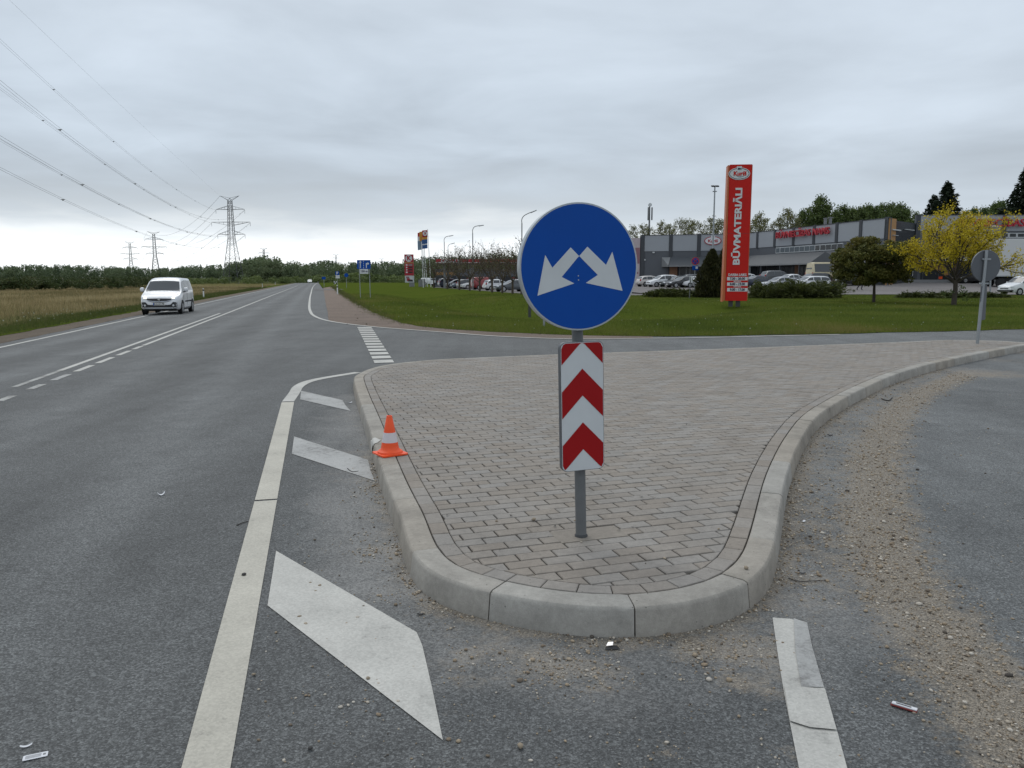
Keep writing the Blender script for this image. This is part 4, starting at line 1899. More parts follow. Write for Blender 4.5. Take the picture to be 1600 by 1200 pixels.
for r1, r2 in ((.575, .545),):
    vs = []
    for i in range(n):
        a = 2 * math.pi * i / n
        vs += [fr_pt(PFR, la + .575 * math.cos(a), lb + .32 * math.sin(a), .048), fr_pt(PFR, la + .540 * math.cos(a), lb + .288 * math.sin(a), .048)]
    b.add(vs, [(2 * i, 2 * ((i + 1) % n), 2 * ((i + 1) % n) + 1, 2 * i + 1) for i in range(n)])
b.build('logo_ring', m_navy, pyl)
b = MB()
fr_prism(b, PFR, [(la - .16, lb + .27), (la + .14, lb + .27), (la + .14, lb + .42), (la - .16, lb + .42)], .0462, .055)
b.build('logo_tab', m_letter, pyl)
def pyl_text(name, s, px, py, size, m, rot=0, width=None, weight=0.0, off=.03, ext=.008):
    a_, b_ = pyl_at(px, py)
    M4 = frame(fr_pt(PFR, a_, b_, off), pr, pu) @ Matrix.Rotation(rot, 4, 'Z')
    return put_text(name, s, size, m, pyl, M4, ext, weight, width)
pyl_text('logo_lettering', 'Kuriš', 1156, 271.5, .34, m_pylred, 0, .74, .012, .05)
pyl_text('logo_lettering', 'BN', 1155.5, 264.0, .13, m_navy, 0, .2, .006, .062)
b = MB()
n = 14
vs = []
for i in range(n + 1):
    a = R(200 + 140 * i / n)
    w_ = .012 + .022 * math.sin(math.pi * i / n)
    for s_ in (1, -1):
        vs.append(fr_pt(PFR, la + .06 + (.27) * math.cos(a), lb - .03 + (.16 + s_ * w_ / 2) * math.sin(a), .0475))
b.add(vs, [(2 * i, 2 * i + 2, 2 * i + 3, 2 * i + 1) for i in range(n)])
b.build('logo_swash', m_navy, pyl)
_t0, _t1 = pyl_at(1153, 414), pyl_at(1155, 294)
pyl_text('vertical_lettering', 'BŪVMATERIĀLI', 1152.8, 354, .52, m_letter, R(90), _t1[1] - _t0[1], .02, .035, .015)
pyl_text('hours_heading', 'DARBA LAIKS', 1152, 429.5, .20, m_letter, 0, 1.06, .007)
for k_, (yc, s_) in enumerate(((435.5, '7.30 - 20.00'), (444, '8.00 - 19.00'), (452.7, '9.00 - 17.00'))):
    a_, b_ = pyl_at(1152, yc)
    b = MB()
    fr_prism(b, PFR, [(a_ - .60, b_ - .10), (a_ + .60, b_ - .10), (a_ + .60, b_ + .10), (a_ - .60, b_ + .10)], .02, .032)
    b.build('hours_plate', m_letter, pyl)
    pyl_text('hours_lettering', s_, 1152, yc, .19, m_navy, 0, .88, .008, .038, .004)
pyl_text('day_lettering', 'SESTDIENA', 1152, 439.8, .085, m_letter, 0, .44, .003)
pyl_text('day_lettering', 'SVĒTDIENA', 1152, 448.3, .085, m_letter, 0, .44, .003)

# ================================================================== CARS
m_glass = mat('car_glass', (.030, .036, .042), .08, 0, .1, 2, spec=.8)
m_tyre = mat('tyre_rubber', (.016, .016, .017), .85, 0, .2, 12)
m_alloy = mat('wheel_alloy', (.42, .43, .44), .35, .6, .1, 10)
m_headl = mat('headlight_glass', (.62, .65, .68), .15, .3, .1, 10)
m_taill = mat('tail_light', (.32, .008, .010), .25, 0, .1, 10)
m_plate = mat('number_plate', (.62, .62, .60), .5, 0, .05, 10)
m_under = mat('underbody', (.012, .012, .012), .9, 0, .2, 5)
m_chrome = mat('chrome_trim', (.55, .57, .6), .18, .9, .05, 10)


def paint(name, c, coat=.6):
    return mat('car_' + name, c, .35, 0, .03, 1.5, coat=coat)


P_WHITE = paint('white', (.66, .67, .69))
P_SILVER = paint('silver', (.36, .37, .39))
P_BEIGE = paint('pearl', (.50, .47, .45))
P_BLACK = paint('black', (.015, .016, .018))
P_NAVY = paint('navy', (.015, .022, .045))
P_GREY = paint('grey', (.075, .085, .095))
P_GREEN = paint('dark_green', (.022, .032, .034))
P_RED = paint('red', (.22, .008, .010))
P_BLUEGREY = paint('blue_grey', (.11, .14, .18))
P_CREAM = paint('cream', (.52, .45, .29))

# profile of the upper body (x from the nose, z), sill height, belt line, tumblehome, windscreen and rear window stations
STYLES = {
    'hatch': dict(L=4.1, W=1.72, prof=[(0, .50), (.06, .66), (.35, .78), (1.0, .92), (1.75, 1.38), (2.2, 1.47), (3.0, 1.46), (3.55, 1.36), (3.95, .98), (4.06, .80), (4.1, .5)],
                  belt=.92, ws=(1.02, 1.74), rw=(3.58, 3.92), side=(1.25, 3.80), wheels=(.78, 3.32), pillars=(2.15, 3.05)),
    'estate': dict(L=4.65, W=1.78, prof=[(0, .50), (.06, .66), (.4, .78), (1.25, .93), (2.0, 1.38), (2.5, 1.46), (3.8, 1.45), (4.2, 1.38), (4.52, 1.0), (4.62, .82), (4.65, .5)],
                   belt=.93, ws=(1.27, 1.98), rw=(4.22, 4.5), side=(1.5, 4.36), wheels=(.86, 3.66), pillars=(2.4, 3.3)),
    'sedan': dict(L=4.5, W=1.76, prof=[(0, .50), (.06, .66), (.4, .78), (1.3, .92), (2.05, 1.35), (2.5, 1.43), (3.1, 1.40), (3.75, 1.05), (4.35, 1.0), (4.47, .85), (4.5, .5)],
                  belt=.92, ws=(1.33, 2.03), rw=(3.14, 3.7), side=(1.55, 3.6), wheels=(.84, 3.52), pillars=(2.45, 3.15)),
    'suv': dict(L=4.5, W=1.84, prof=[(0, .58), (.06, .80), (.35, .94), (1.15, 1.06), (1.85, 1.55), (2.3, 1.67), (3.6, 1.66), (4.1, 1.55), (4.38, 1.15), (4.47, .9), (4.5, .55)],
                belt=1.06, ws=(1.18, 1.83), rw=(4.12, 4.36), side=(1.4, 4.2), wheels=(.85, 3.5), pillars=(2.3, 3.2)),
    'mpv': dict(L=4.4, W=1.78, prof=[(0, .52), (.06, .70), (.3, .84), (.9, 1.0), (1.75, 1.52), (2.3, 1.62), (3.5, 1.60), (4.05, 1.45), (4.28, 1.05), (4.37, .85), (4.4, .5)],
                belt=1.0, ws=(.93, 1.72), rw=(4.08, 4.26), side=(1.2, 4.15), wheels=(.82, 3.5), pillars=(2.1, 3.1)),
    'van': dict(L=4.38, W=1.81, prof=[(0, .55), (.05, .78), (.20, .90), (.92, 1.10), (1.62, 1.66), (1.95, 1.76), (2.4, 1.80), (4.1, 1.77), (4.28, 1.68), (4.35, 1.1), (4.38, .5)],
                belt=1.10, ws=(.95, 1.60), rw=(4.27, 4.33), side=(1.12, 4.12), wheels=(.87, 3.60), pillars=(2.15, 3.15)),
    'bus': dict(L=5.9, W=2.0, prof=[(0, .60), (.05, .95), (.2, 1.08), (.75, 1.25), (1.35, 2.1), (1.9, 2.55), (2.4, 2.62), (5.5, 2.60), (5.8, 2.50), (5.87, 1.2), (5.9, .5)],
                belt=1.30, ws=(.8, 1.33), rw=(5.8, 5.86), side=(1.1, 5.6), wheels=(1.0, 4.3), pillars=(2.0, 3.2)),
}


def interp(prof, x):
    for (x0, z0), (x1, z1) in zip(prof, prof[1:]):
        if x <= x1:
            t = (x - x0) / max(1e-6, x1 - x0)
            return z0 + (z1 - z0) * max(0, min(1, t))
    return prof[-1][1]


class CarShape:
    def __init__(s, st):
        s.__dict__.update(STYLES[st])
        s.zb = .24

    def hw(s, x):
        """plan half width with rounded nose and tail"""
        w = s.W / 2
        f = 1.0
        if x < .55:
            f *= 1 - .16 * (1 - x / .55) ** 2.2
        if x > s.L - .5:
            f *= 1 - .10 * (1 - (s.L - x) / .5) ** 2.2
        return w * f

    def ring(s, x):
        top = interp(s.prof, x)
        w = s.hw(x)
        zb = s.zb + .10 * max(0, 1 - x / .35) + .12 * max(0, 1 - (s.L - x) / .4)
        bz = min(s.belt, top - .05)
        mid = zb + (bz - zb) * .52
        if top > s.belt + .05:
            wt = w - .36 * (top - s.belt) * .75 - .015
        else:
            wt = w * .95
        zt = top - .075 if top > s.belt + .12 else top - .018
        zt = max(zt, bz + .01)
        return [(w * .90, zb), (w * .985, zb + .09), (w, mid), (w * .975, bz), (wt, zt), (wt * .90, top - .022 if top > s.belt + .12 else top - .006), (wt * .55, top), (0, top + .012)]

    def side_pt(s, x, f, off=.006):
        r = s.ring(x)
        (y0, z0), (y1, z1) = r[3], r[4]
        return y0 + (y1 - y0) * f + off, z0 + (z1 - z0) * f + off * .3


def make_car(st, m_body, name, label, cat='car', group=None, wheel_r=.31, dark_bumper=False, blank_sides=False, lights=True):
    s = CarShape(st)
    root = thing(name, label, cat, (0, 0, 0), 0, group)
    hub = s.L / 2
    xs = sorted(set([0, .02, .06, .12, .2, .3, .42, .55, s.L - .02, s.L - .07, s.L - .14, s.L - .24, s.L - .36, s.L - .5, s.L] + [x for x, _ in s.prof] + list(np.linspace(.7, s.L - .6, 16))))
    b = MB()
    vs, fs = [], []
    k = 15
    for x in xs:
        r = s.ring(x)
        line = [(y, z) for y, z in r] + [(-y, z) for y, z in r[-2::-1]]
        vs += [(hub - x, y, z) for y, z in line]
    for i in range(len(xs) - 1):
        for j in range(k - 1):
            fs.append((i * k + j, i * k + j + 1, (i + 1) * k + j + 1, (i + 1) * k + j))
        fs.append((i * k + k - 1, i * k, (i + 1) * k, (i + 1) * k + k - 1))
    fs += [tuple(range(k)), tuple(range((len(xs) - 1) * k + k - 1, (len(xs) - 1) * k - 1, -1))]
    b.add(vs, fs)
    b.build('body', m_body, root, smooth=38)

    def strip(name_, rows, m):
        q = MB()
        n = len(rows[0])
        q.add([p for r in rows for p in r], [(i * n + j, i * n + j + 1, (i + 1) * n + j + 1, (i + 1) * n + j) for i in range(len(rows) - 1) for j in range(n - 1)])
        return q.build(name_, m, root, smooth=60)

    for sg in (1, -1):
        cuts = [s.side[0]] + list(s.pillars) + [s.side[1]]
        for ci, (xa, xb) in enumerate(zip(cuts, cuts[1:])):
            if blank_sides and ci > 0:
                continue
            rows = []
            for x in np.linspace(xa + .035, xb - .035, 7):
                r = s.ring(x)
                if r[4][1] - r[3][1] < .04:
                    continue
                rows.append([(hub - x, sg * s.side_pt(x, f)[0], s.side_pt(x, f)[1]) for f in (.10, .5, .90)])
            if len(rows) > 1:
                strip('side_window', rows, m_glass)

    def deck(name_, xa, xb, frac, m, off=.007):
        rows = []
        for x in np.linspace(xa, xb, 6):
            r = s.ring(x)
            wt, zt = r[4][0], r[4][1]
            dzdx = (interp(s.prof, x + .02) - interp(s.prof, x - .02)) / .04
            nx, nz = -(-dzdx), 1.0
            l_ = math.hypot(dzdx, 1)
            ox, oz = off * dzdx / l_, off / l_
            top = interp(s.prof, x)
            row = []
            for f in (-1, -.6, 0, .6, 1):
                y = f * wt * frac
                zz = top + .012 * (1 - min(1, abs(f) * frac / .55)) - (.022 * max(0, (abs(f) * frac - .55) / .35) if top > s.belt + .12 else 0)
                row.append((hub - x + ox, y, zz + oz))
            rows.append(row)
        strip(name_, rows, m)
    deck('windscreen', s.ws[0] + .04, s.ws[1] - .03, .90, m_glass)
    if not (blank_sides and st == 'van'):
        deck('rear_window', s.rw[0] + .03, s.rw[1] - .02, .88, m_glass)
    for x in s.wheels:
        for sg in (1, -1):
            y = sg * (s.W / 2 - .09)
            q = MB()
            q.cur = 0
            q.lathe([(wheel_r * .62, -.10), (wheel_r * .94, -.10), (wheel_r, -.06), (wheel_r, .06), (wheel_r * .94, .10), (wheel_r * .62, .10)], (0, 0, 0), 20, 'y')
            w_ = q.build('wheel', m_tyre, root, smooth=40)
            w_.location = (hub - x, y, wheel_r)
            q = MB()
            q.lathe([(wheel_r * .20, sg * .085), (wheel_r * .63, sg * .095), (wheel_r * .66, sg * .104), (wheel_r * .58, sg * .108), (wheel_r * .22, sg * .098)], (0, 0, 0), 16, 'y', True)
            for a in range(5):
                an = a * 2 * math.pi / 5 + .3
                q.box((wheel_r * .36 * math.cos(an), sg * .102, wheel_r * .36 * math.sin(an)), (wheel_r * .62, .012, .05), Matrix.Rotation(-an, 3, 'Y'))
            q.build('rim', m_alloy, w_, smooth=40)
            q = MB()
            q.lathe([(wheel_r * .6, sg * .0), (wheel_r * 1.16, sg * .0), (wheel_r * 1.16, sg * .012), (wheel_r * .6, sg * .012)], (hub - x, sg * (s.W / 2 - .004), wheel_r * 1.02), 24, 'y', True)
            q.build('wheel_arch', m_under, root, smooth=40)
    if lights:
        bz = interp(s.prof, .12)
        for sg in (1, -1):
            q = MB()
            q.box((hub - .17, sg * (s.W / 2 * .76), bz - .06), (.30, .30, .15), Matrix.Rotation(-sg * .45, 3, 'Z'), .05)
            q.build('headlight', m_headl, root, smooth=60)
            q = MB()
            q.box((-hub + .12, sg * (s.W / 2 * .80), min(s.belt, interp(s.prof, s.L - .12)) - .06), (.20, .22, .30 if st in ('hatch', 'estate', 'suv', 'mpv', 'van', 'bus') else .16), Matrix.Rotation(sg * .3, 3, 'Z'), .04)
            q.build('tail_light', m_taill, root, smooth=60)
            q = MB()
            q.box((hub - s.ws[0] - .28, sg * (s.W / 2 + .08), s.belt + .07), (.10, .16, .13), None, .03)
            q.build('mirror', m_body, root, smooth=60)
        q = MB()
        q.box((hub - .004, 0, .44), (.03, .50, .11), None, .005)
        q.build('number_plate', m_plate, root)
        q = MB()
        q.box((-hub + .004, 0, .62), (.03, .50, .11), None, .005)
        q.build('number_plate', m_plate, root)
        q = MB()
        q.box((hub - .02, 0, .60), (.06, .95, .10), None, .02)
        q.build('grille', m_black, root, smooth=60)
        if dark_bumper:
            for sg in (1, -1):
                q = MB()
                q.box((sg * (hub - .16), 0, .42), (.40, s.W * .94, .26), None, .10)
                q.build('bumper', m_black, root, smooth=60)
    return root


CARS = {}


def car(st, m, loc, rz, label, name='parked_car', cat='car', group=None, **kw):
    key = (st, m.name, name, tuple(sorted(kw.items())))
    if key in CARS:
        r = copy_thing(CARS[key], loc, rz, None, label, group)
        r['label'] = label
        return r
    r = make_car(st, m, name, label, cat, group, **kw)
    r.location = loc
    r.rotation_euler = (0, 0, rz)
    CARS[key] = r
    return r


RH = math.atan2(RD.y, RD.x)           # heading of the main road

# ---------------------------------------------------------------- the white van in the oncoming lane
vfront = (GR(234, 492.5) + GR(279, 489.5)) / 2
vu, vs_ = road_us(vfront)
van = thing('oncoming_van', 'white passenger van driving towards the camera in the left lane with headlights on', 'van', (0, 0, 0), 0)
S_ = CarShape('van')
tmp = make_car('van', P_WHITE, 'tmp', 'tmp', lights=False, wheel_r=.325)
for ch in list(tmp.children):
    ch.parent = van
bpy.data.objects.remove(tmp)
VH = 4.38 / 2


def nose_x(y, z=.6):
    """x of the nose surface at half width y, height z"""
    lo, hi = 0.0, 1.2
    for _ in range(24):
        m_ = (lo + hi) / 2
        r = S_.ring(m_)
        # width available at this height
        if z <= r[3][1]:
            pts = r[:4]
        else:
            pts = r[3:]
        w = 0
        for (y0, z0), (y1, z1) in zip(pts, pts[1:]):
            if (z0 <= z <= z1):
                w = y0 + (y1 - y0) * (z - z0) / max(1e-6, z1 - z0)
        if r[0][1] > z:
            w = r[0][0]
        if r[-1][1] < z:
            w = 0
        if w >= abs(y):
            hi = m_
        else:
            lo = m_
    return VH - hi


def nose_strip(name, ys, zup, zlo, m, off=.008, th=.03):
    b = MB()
    n = 5
    vs = []
    for y in ys:
        for j in range(n):
            z = zlo(y) + (zup(y) - zlo(y)) * j / (n - 1)
            vs.append((nose_x(y, z) + off, y, z))
    k = len(ys)
    fs = [(i * n + j, i * n + j + 1, (i + 1) * n + j + 1, (i + 1) * n + j) for i in range(k - 1) for j in range(n - 1)]
    base = len(vs)
    vs += [(x - th, y, z) for x, y, z in vs]
    fs += [tuple(base + q for q in f[::-1]) for f in fs]
    rim = [j for j in range(n)] + [i * n + n - 1 for i in range(1, k)] + [(k - 1) * n + j for j in range(n - 2, -1, -1)] + [i * n for i in range(k - 2, 0, -1)]
    for a, c in zip(rim, rim[1:] + rim[:1]):
        fs.append((a, c, base + c, base + a))
    b.add(vs, fs)
    return b.build(name, m, van, smooth=50)


ys = list(np.linspace(-.56, .56, 15))
nose_strip('grille', ys, lambda y: .80 - .02 * abs(y), lambda y: .60 + .10 * (abs(y) / .56) ** 3, m_black, .012)
nose_strip('grille_trim', ys, lambda y: .655 + .07 * (abs(y) / .56) ** 3, lambda y: .635 + .07 * (abs(y) / .56) ** 3, m_chrome, .02, .012)
b = MB()
b.prism([(nose_x(0, .74) + .035, y, z) for y, z in [(-.04, .70), (.04, .70), (.055, .76), (.03, .81), (-.03, .81), (-.055, .76)]], (-.03, 0, 0))
b.build('bonnet_emblem', m_chrome, van)
for sg in (1, -1):
    ysl = [sg * q for q in np.linspace(.52, .80, 8)]
    nose_strip('headlight', ysl, lambda y: .83 + .14 * min(1, (abs(y) - .52) / .22), lambda y: .78 - .05 * min(1, (abs(y) - .52) / .28), m_headl, .012)
    t_ = NT('headlamp_lit_%d' % sg)
    t_.done((.9, .85, .7), .3)
    t_.put((1.0, .88, .62), t_.p.inputs['Emission Color'])
    t_.p.inputs['Emission Strength'].default_value = 1.3
    ysl = [sg * q for q in np.linspace(.57, .70, 5)]
    nose_strip('headlamp_bulb', ysl, lambda y: .855, lambda y: .79, t_.m, .018, .01)
    ysl = [sg * q for q in np.linspace(.40, .80, 8)]
    nose_strip('lower_intake', ysl, lambda y: .49 + .13 * min(1, max(0, (abs(y) - .50) / .12)), lambda y: .365, m_black, .012)
    b = MB()
    b.tube((nose_x(.64, .45) - .02, sg * .64, .46), (nose_x(.64, .45) + .03, sg * .64, .46), .05, .05, 14)
    b.build('fog_lamp', m_headl, van, smooth=40)
    b = MB()
    b.box((VH - 1.32, sg * 1.015, 1.20), (.12, .20, .22), None, .045)
    mi = b.build('mirror', P_WHITE, van, smooth=60)
    b = MB()
    b.box((VH - 1.32, sg * .90, 1.09), (.07, .20, .05), None, .015)
    b.build('mirror_stalk', m_black, van)
    b = MB()
    b.box((VH - 2.7, sg * .906, .62), (2.2, .012, .07), None, .004)
    b.build('side_rub_strip', m_under, van)
    for dx_ in (1.25, 2.2, 3.3):
        b = MB()
        b.box((VH - dx_, sg * .9075, .78), (.012, .006, .72))
        b.build('door_seam', m_under, van)
nose_strip('lower_intake', list(np.linspace(-.44, .44, 9)), lambda y: .485, lambda y: .365, m_black, .012)
nose_strip('bumper_lip', list(np.linspace(-.76, .76, 13)), lambda y: .345, lambda y: .30, m_galv, .004)
b = MB()
b.box((nose_x(0, .53) + .03, 0, .53), (.02, .54, .125), None, .006)
pl_ = b.build('number_plate', m_plate, van)
put_text('plate_lettering', 'KC-5170', .12, m_black, van, frame((nose_x(0, .53) + .041, 0, .53), (0, 1, 0), (0, 0, 1)), .002, .003, .46)
b = MB()
b.box((nose_x(0, .53) + .0405, -.245, .53), (.003, .035, .115))
b.build('plate_band', m_blue, van)
b = MB()
b.tube((VH - 1.95, 0, 1.77), (VH - 2.06, 0, 1.90), .006, .003, 6)
b.build('aerial', m_black, van)
for sg, y0, y1 in ((1, -.62, .12), (1, .0, .66)):
    b = MB()
    b.tube((VH - 1.0, y0, 1.155), (VH - 1.06, y1, 1.20), .008, .006, 6)
    b.build('wiper', m_black, van)
b = MB()
b.box((VH - 2.19, 0, .26), (3.9, 1.5, .16), None, .05)
b.build('underbody', m_under, van)
vh = math.atan2(-RD.y, -RD.x)
vp = road_pt(vu, vs_) + RD * (VH - .87)
van.location = (vp.x, vp.y, vp.z)
van.rotation_euler = (0, 0, vh - R(1.5))

# small oncoming car far down the road
dcp = road_pt(1.9, 330)
car('hatch', P_WHITE, (dcp.x, dcp.y, dcp.z), vh, 'small pale car far away where the main road meets the trees', name='distant_car')

# ---------------------------------------------------------------- shop car park
SGRP = 'cars parked in front of the shop'


def lot_car(st, m, px, Y, deg, label, name='parked_car', cat='car', **kw):
    p = at(px, 440, Y)
    return car(st, m, (p.x, Y, lot_z(p.x, Y) + .022), R(deg), label, name, cat, SGRP, **kw)


lot_car('hatch', P_BEIGE, 1017, 109, 18, 'pale pearl hatchback seen from its tail, leftmost in the shop car park')
lot_car('mpv', P_WHITE, 1036, 107, 196, 'white people carrier facing left beside the pearl hatchback')
lot_car('estate', P_GREEN, 1056, 106, 198, 'dark green estate car between the white people carrier and a black car')
lot_car('mpv', P_GREY, 1075, 114, 190, 'tall dark grey people carrier parked behind the front row of cars')
lot_car('sedan', P_BLACK, 1066, 103, 199, 'black saloon third from the left with its nose towards the lawn')
lot_car('hatch', P_WHITE, 1086, 103, 200, 'white hatchback half hidden by the dark conical shrub')
lot_car('sedan', P_NAVY, 1188, 96, 12, 'dark navy saloon just right of the red pylon')
lot_car('hatch', P_WHITE, 1170, 104, 15, 'white hatchback showing only its roof behind the navy saloon')
lot_car('suv', P_GREY, 1216, 103, 8, 'grey off-roader seen from behind with tall red tail lights')
lot_car('sedan', P_SILVER, 1217, 90, 192, 'silver saloon behind the spreading juniper')
lot_car('sedan', P_WHITE, 1232, 97, 192, 'white saloon whose roof shows behind the silver saloon')
lot_car('estate', P_WHITE, 1264, 88, 190, 'white estate car behind the right end of the spreading juniper')
lot_car('estate', P_NAVY, 1268, 96, 190, 'dark blue estate car whose roof shows behind the white estate')
lot_car('sedan', P_BLACK, 1326, 93, 188, 'black car behind the two walkers under the round tree')
lot_car('bus', P_CREAM, 1298, 97, 8, 'cream yellow high roofed minibus below the shop canopy', 'parked_minibus', 'minibus', wheel_r=.36)
lot_car('hatch', P_BLACK, 1517, 96, 185, 'black car behind the post at the far tip of the island')
lot_car('van', P_WHITE, 1601, 74, 192, 'white panel van with black bumper cut by the right picture edge', 'parked_van', 'van', dark_bumper=True, blank_sides=True)

# people walking in the lot
m_skin = mat('skin', (.42, .27, .20), .6, 0, .08, 20)
m_jeans = mat('jeans', (.10, .16, .27), .85, 0, .15, 20)
m_jacket = mat('dark_jacket', (.035, .020, .026), .85, 0, .2, 20)
m_trous = mat('dark_trousers', (.025, .022, .032), .85, 0, .2, 20)
m_hair = mat('hair', (.05, .035, .025), .8, 0, .2, 30)


def person(loc, rz, label, m_top, m_leg, stride=.16, hands_in=False):
    root = thing('person', label, 'person', loc, rz)
    J = [(0, 0, .96), (0, 0, 1.20), (0, .02, 1.42), (0, .02, 1.52), (0, .04, 1.66), (0, .03, 1.76),
         (.10, 0, .90), (.11, stride, .50), (.11, stride * 1.2 - .12, .09), (.11, stride * 1.2 + .05, .04),
         (-.10, 0, .90), (-.11, -stride * .5, .50), (-.11, -stride * 1.6, .10), (-.11, -stride * 1.6 + .15, .04),
         (.19, .0, 1.42), (.25, -.05, 1.15), (.20, .14, .98), (.18, .20, .93),
         (-.19, .0, 1.42), (-.25, -.03, 1.15), (-.16, .17, 1.02), (-.13, .23, 1.0)]
    E = [(0, 1), (1, 2), (2, 3), (3, 4), (4, 5), (0, 6), (6, 7), (7, 8), (8, 9), (0, 10), (10, 11), (11, 12), (12, 13),
         (2, 14), (14, 15), (15, 16), (16, 17), (2, 18), (18, 19), (19, 20), (20, 21)]
    Rr = [.15, .15, .14, .06, .10, .075, .10, .075, .05, .04, .10, .075, .05, .04, .075, .055, .042, .035, .075, .055, .042, .035]
    me = bpy.data.meshes.new('body')
    me.from_pydata(J, E, [])
    o = bpy.data.objects.new('body', me)
    COL.objects.link(o)
    sk = o.modifiers.new('skin', 'SKIN')
    for i, r_ in enumerate(Rr):
        me.skin_vertices[0].data[i].radius = (r_, r_ * (.72 if i < 3 else 1))
    me.skin_vertices[0].data[0].use_root = True
    sub = o.modifiers.new('subdivision', 'SUBSURF')
    sub.levels = sub.render_levels = 2
    dg = bpy.context.evaluated_depsgraph_get()
    m2 = bpy.data.meshes.new_from_object(o.evaluated_get(dg))
    bpy.data.objects.remove(o)
    m2.materials.clear()
    for m in (m_skin, m_top, m_leg, m_dark):
        m2.materials.append(m)
    for p in m2.polygons:
        c = p.center
        p.use_smooth = True
        if c.z < .10:
            p.material_index = 3
        elif c.z < .97 and abs(c.x) < .19 and c.y < .13 + (.2 if c.z < .8 else 0):
            p.material_index = 2
        elif c.z < 1.49 and not (c.y > .17 and c.z < 1.06):
            p.material_index = 1
    add_obj('body', m2, root)
    b = MB()
    b.lathe([(.02, 1.825), (.075, 1.81), (.112, 1.75), (.113, 1.69), (.085, 1.64)], (0, .015, 0), 14)
    b.build('hair', m_hair, root, smooth=True)
    return root


p = at(1301, 440, 84.5)
person((p.x, 84.5, lot_z(p.x, 84.5) + .022), R(190), 'person in a dark top and blue jeans walking beside the white estate car', m_jacket, m_jeans)
p = at(1344, 447, 84)
person((p.x, 84, lot_z(p.x, 84) + .022), R(250), 'person in dark trousers half hidden under the round tree crown', m_jacket, m_trous, .2)

# truck with a white box behind the far sign
m_box = mat('truck_box_white', (.56, .565, .57), .5, 0, .03, .7)
tl = at(1543, 431, 88)
TZ = lot_z(tl.x + 4, 88) + .022
TL_, TH0, TH1 = 11.0, 1.15, 0
TH1 = at(1570, 373, 88).z - TZ
truck = wthing('box_truck', 'long white box truck trailer parked on the right of the shop car park', 'truck', (tl.x + TL_ / 2, 88, TZ))
b = MB()
b.box((tl.x + TL_ / 2, 89.25, TZ + (TH0 + TH1) / 2), (TL_, 2.5, TH1 - TH0), None, .03)
b.build('cargo_box', m_box, truck, smooth=30)
b = MB()
b.box((tl.x + TL_ / 2, 89.25, TZ + .95), (TL_ - .2, 1.2, .3))
b.box((tl.x + TL_ / 2 - .5, 88.2, TZ + .62), (TL_ - 4.5, .12, .7))
b.build('chassis', m_under, truck)
b = MB()
b.box((tl.x + TL_ / 2, 87.985, TZ + TH0 + .05), (TL_, .03, .10))
b.build('side_rail', m_galv, truck)
for wx_ in (1.6, 2.9, 8.8):
    for yy in (88.25, 90.2):
        b = MB()
        b.lathe([(.25, -.14), (.46, -.14), (.5, -.08), (.5, .08), (.46, .14), (.25, .14)], (tl.x + wx_, yy, TZ + .5), 20, 'y')
        b.build('wheel', m_tyre, truck, smooth=40)

# ---------------------------------------------------------------- filling station car park (row parallel to the road)
FGRP = 'cars parked behind the row of twiggy trees'


def row_pt(px, off):
    """point on the tree row seen at px, moved off metres away from the road"""
    n = Vector((_rn.x, _rn.y, 0))
    p = on_plane(px, 450, Vector((ROW_A.x, ROW_A.y, 0)) + n * off, n)
    return Vector((p.x, p.y, .052))


def row_car(st, m, px, off, deg, label, name='parked_car', cat='car', **kw):
    p = row_pt(px, off)
    return car(st, m, tuple(p), math.atan2(_rn.y, _rn.x) + R(deg), label, name, cat, FGRP, **kw)


row_car('van', P_WHITE, 681, 12, 200, 'white van with its back to the road beside the flagpoles', 'parked_van', 'van', blank_sides=True)
row_car('van', P_WHITE, 671, 10, 10, 'white van with a pale rear between the flagpoles', 'parked_van', 'van', blank_sides=True)
row_car('sedan', P_BLACK, 691, 4.2, 185, 'black saloon at the far left end of the row behind the trees')
row_car('suv', P_NAVY, 704, 4.2, 5, 'dark blue off-roader with red tail light behind the twiggy trees')
row_car('hatch', P_SILVER, 713, 4.2, 184, 'silver hatchback behind the twiggy trees with its bonnet towards the road')
row_car('sedan', P_BLUEGREY, 726, 4.2, 183, 'blue grey saloon with a bright windscreen behind the twiggy trees')
row_car('estate', P_NAVY, 737, 4.2, 4, 'dark blue estate car left of the white nose and the red van')
row_car('hatch', P_WHITE, 741, 3.9, 186, 'white car showing its bonnet just left of the red van')
redvan = row_car('van', P_RED, 760, 4.4, 8, 'red delivery van with a round white emblem behind the tree row', 'parked_van', 'van', blank_sides=True)
b = MB()
b.tube((-.4, -.915, 1.12), (-.4, -.93, 1.12), .26, .26, 20)
b.build('round_emblem', m_letter, redvan)
b = MB()
b.tube((-2.19, .1, 1.25), (-2.215, .1, 1.25), .22, .22, 20)
b.build('round_emblem', m_letter, redvan)
row_car('suv', P_RED, 766, 11, 6, 'dark red car partly hidden behind the red delivery van')
row_car('hatch', P_WHITE, 779, 4.2, 6, 'white hatchback tail with a red light between red van and grey saloon')
row_car('sedan', P_GREY, 800, 3.6, 188, 'grey saloon nearest to the big round sign with a pale wheel')
row_car('estate', P_SILVER, 806, 9.5, 186, 'silver estate car behind the grey saloon at the sign edge')

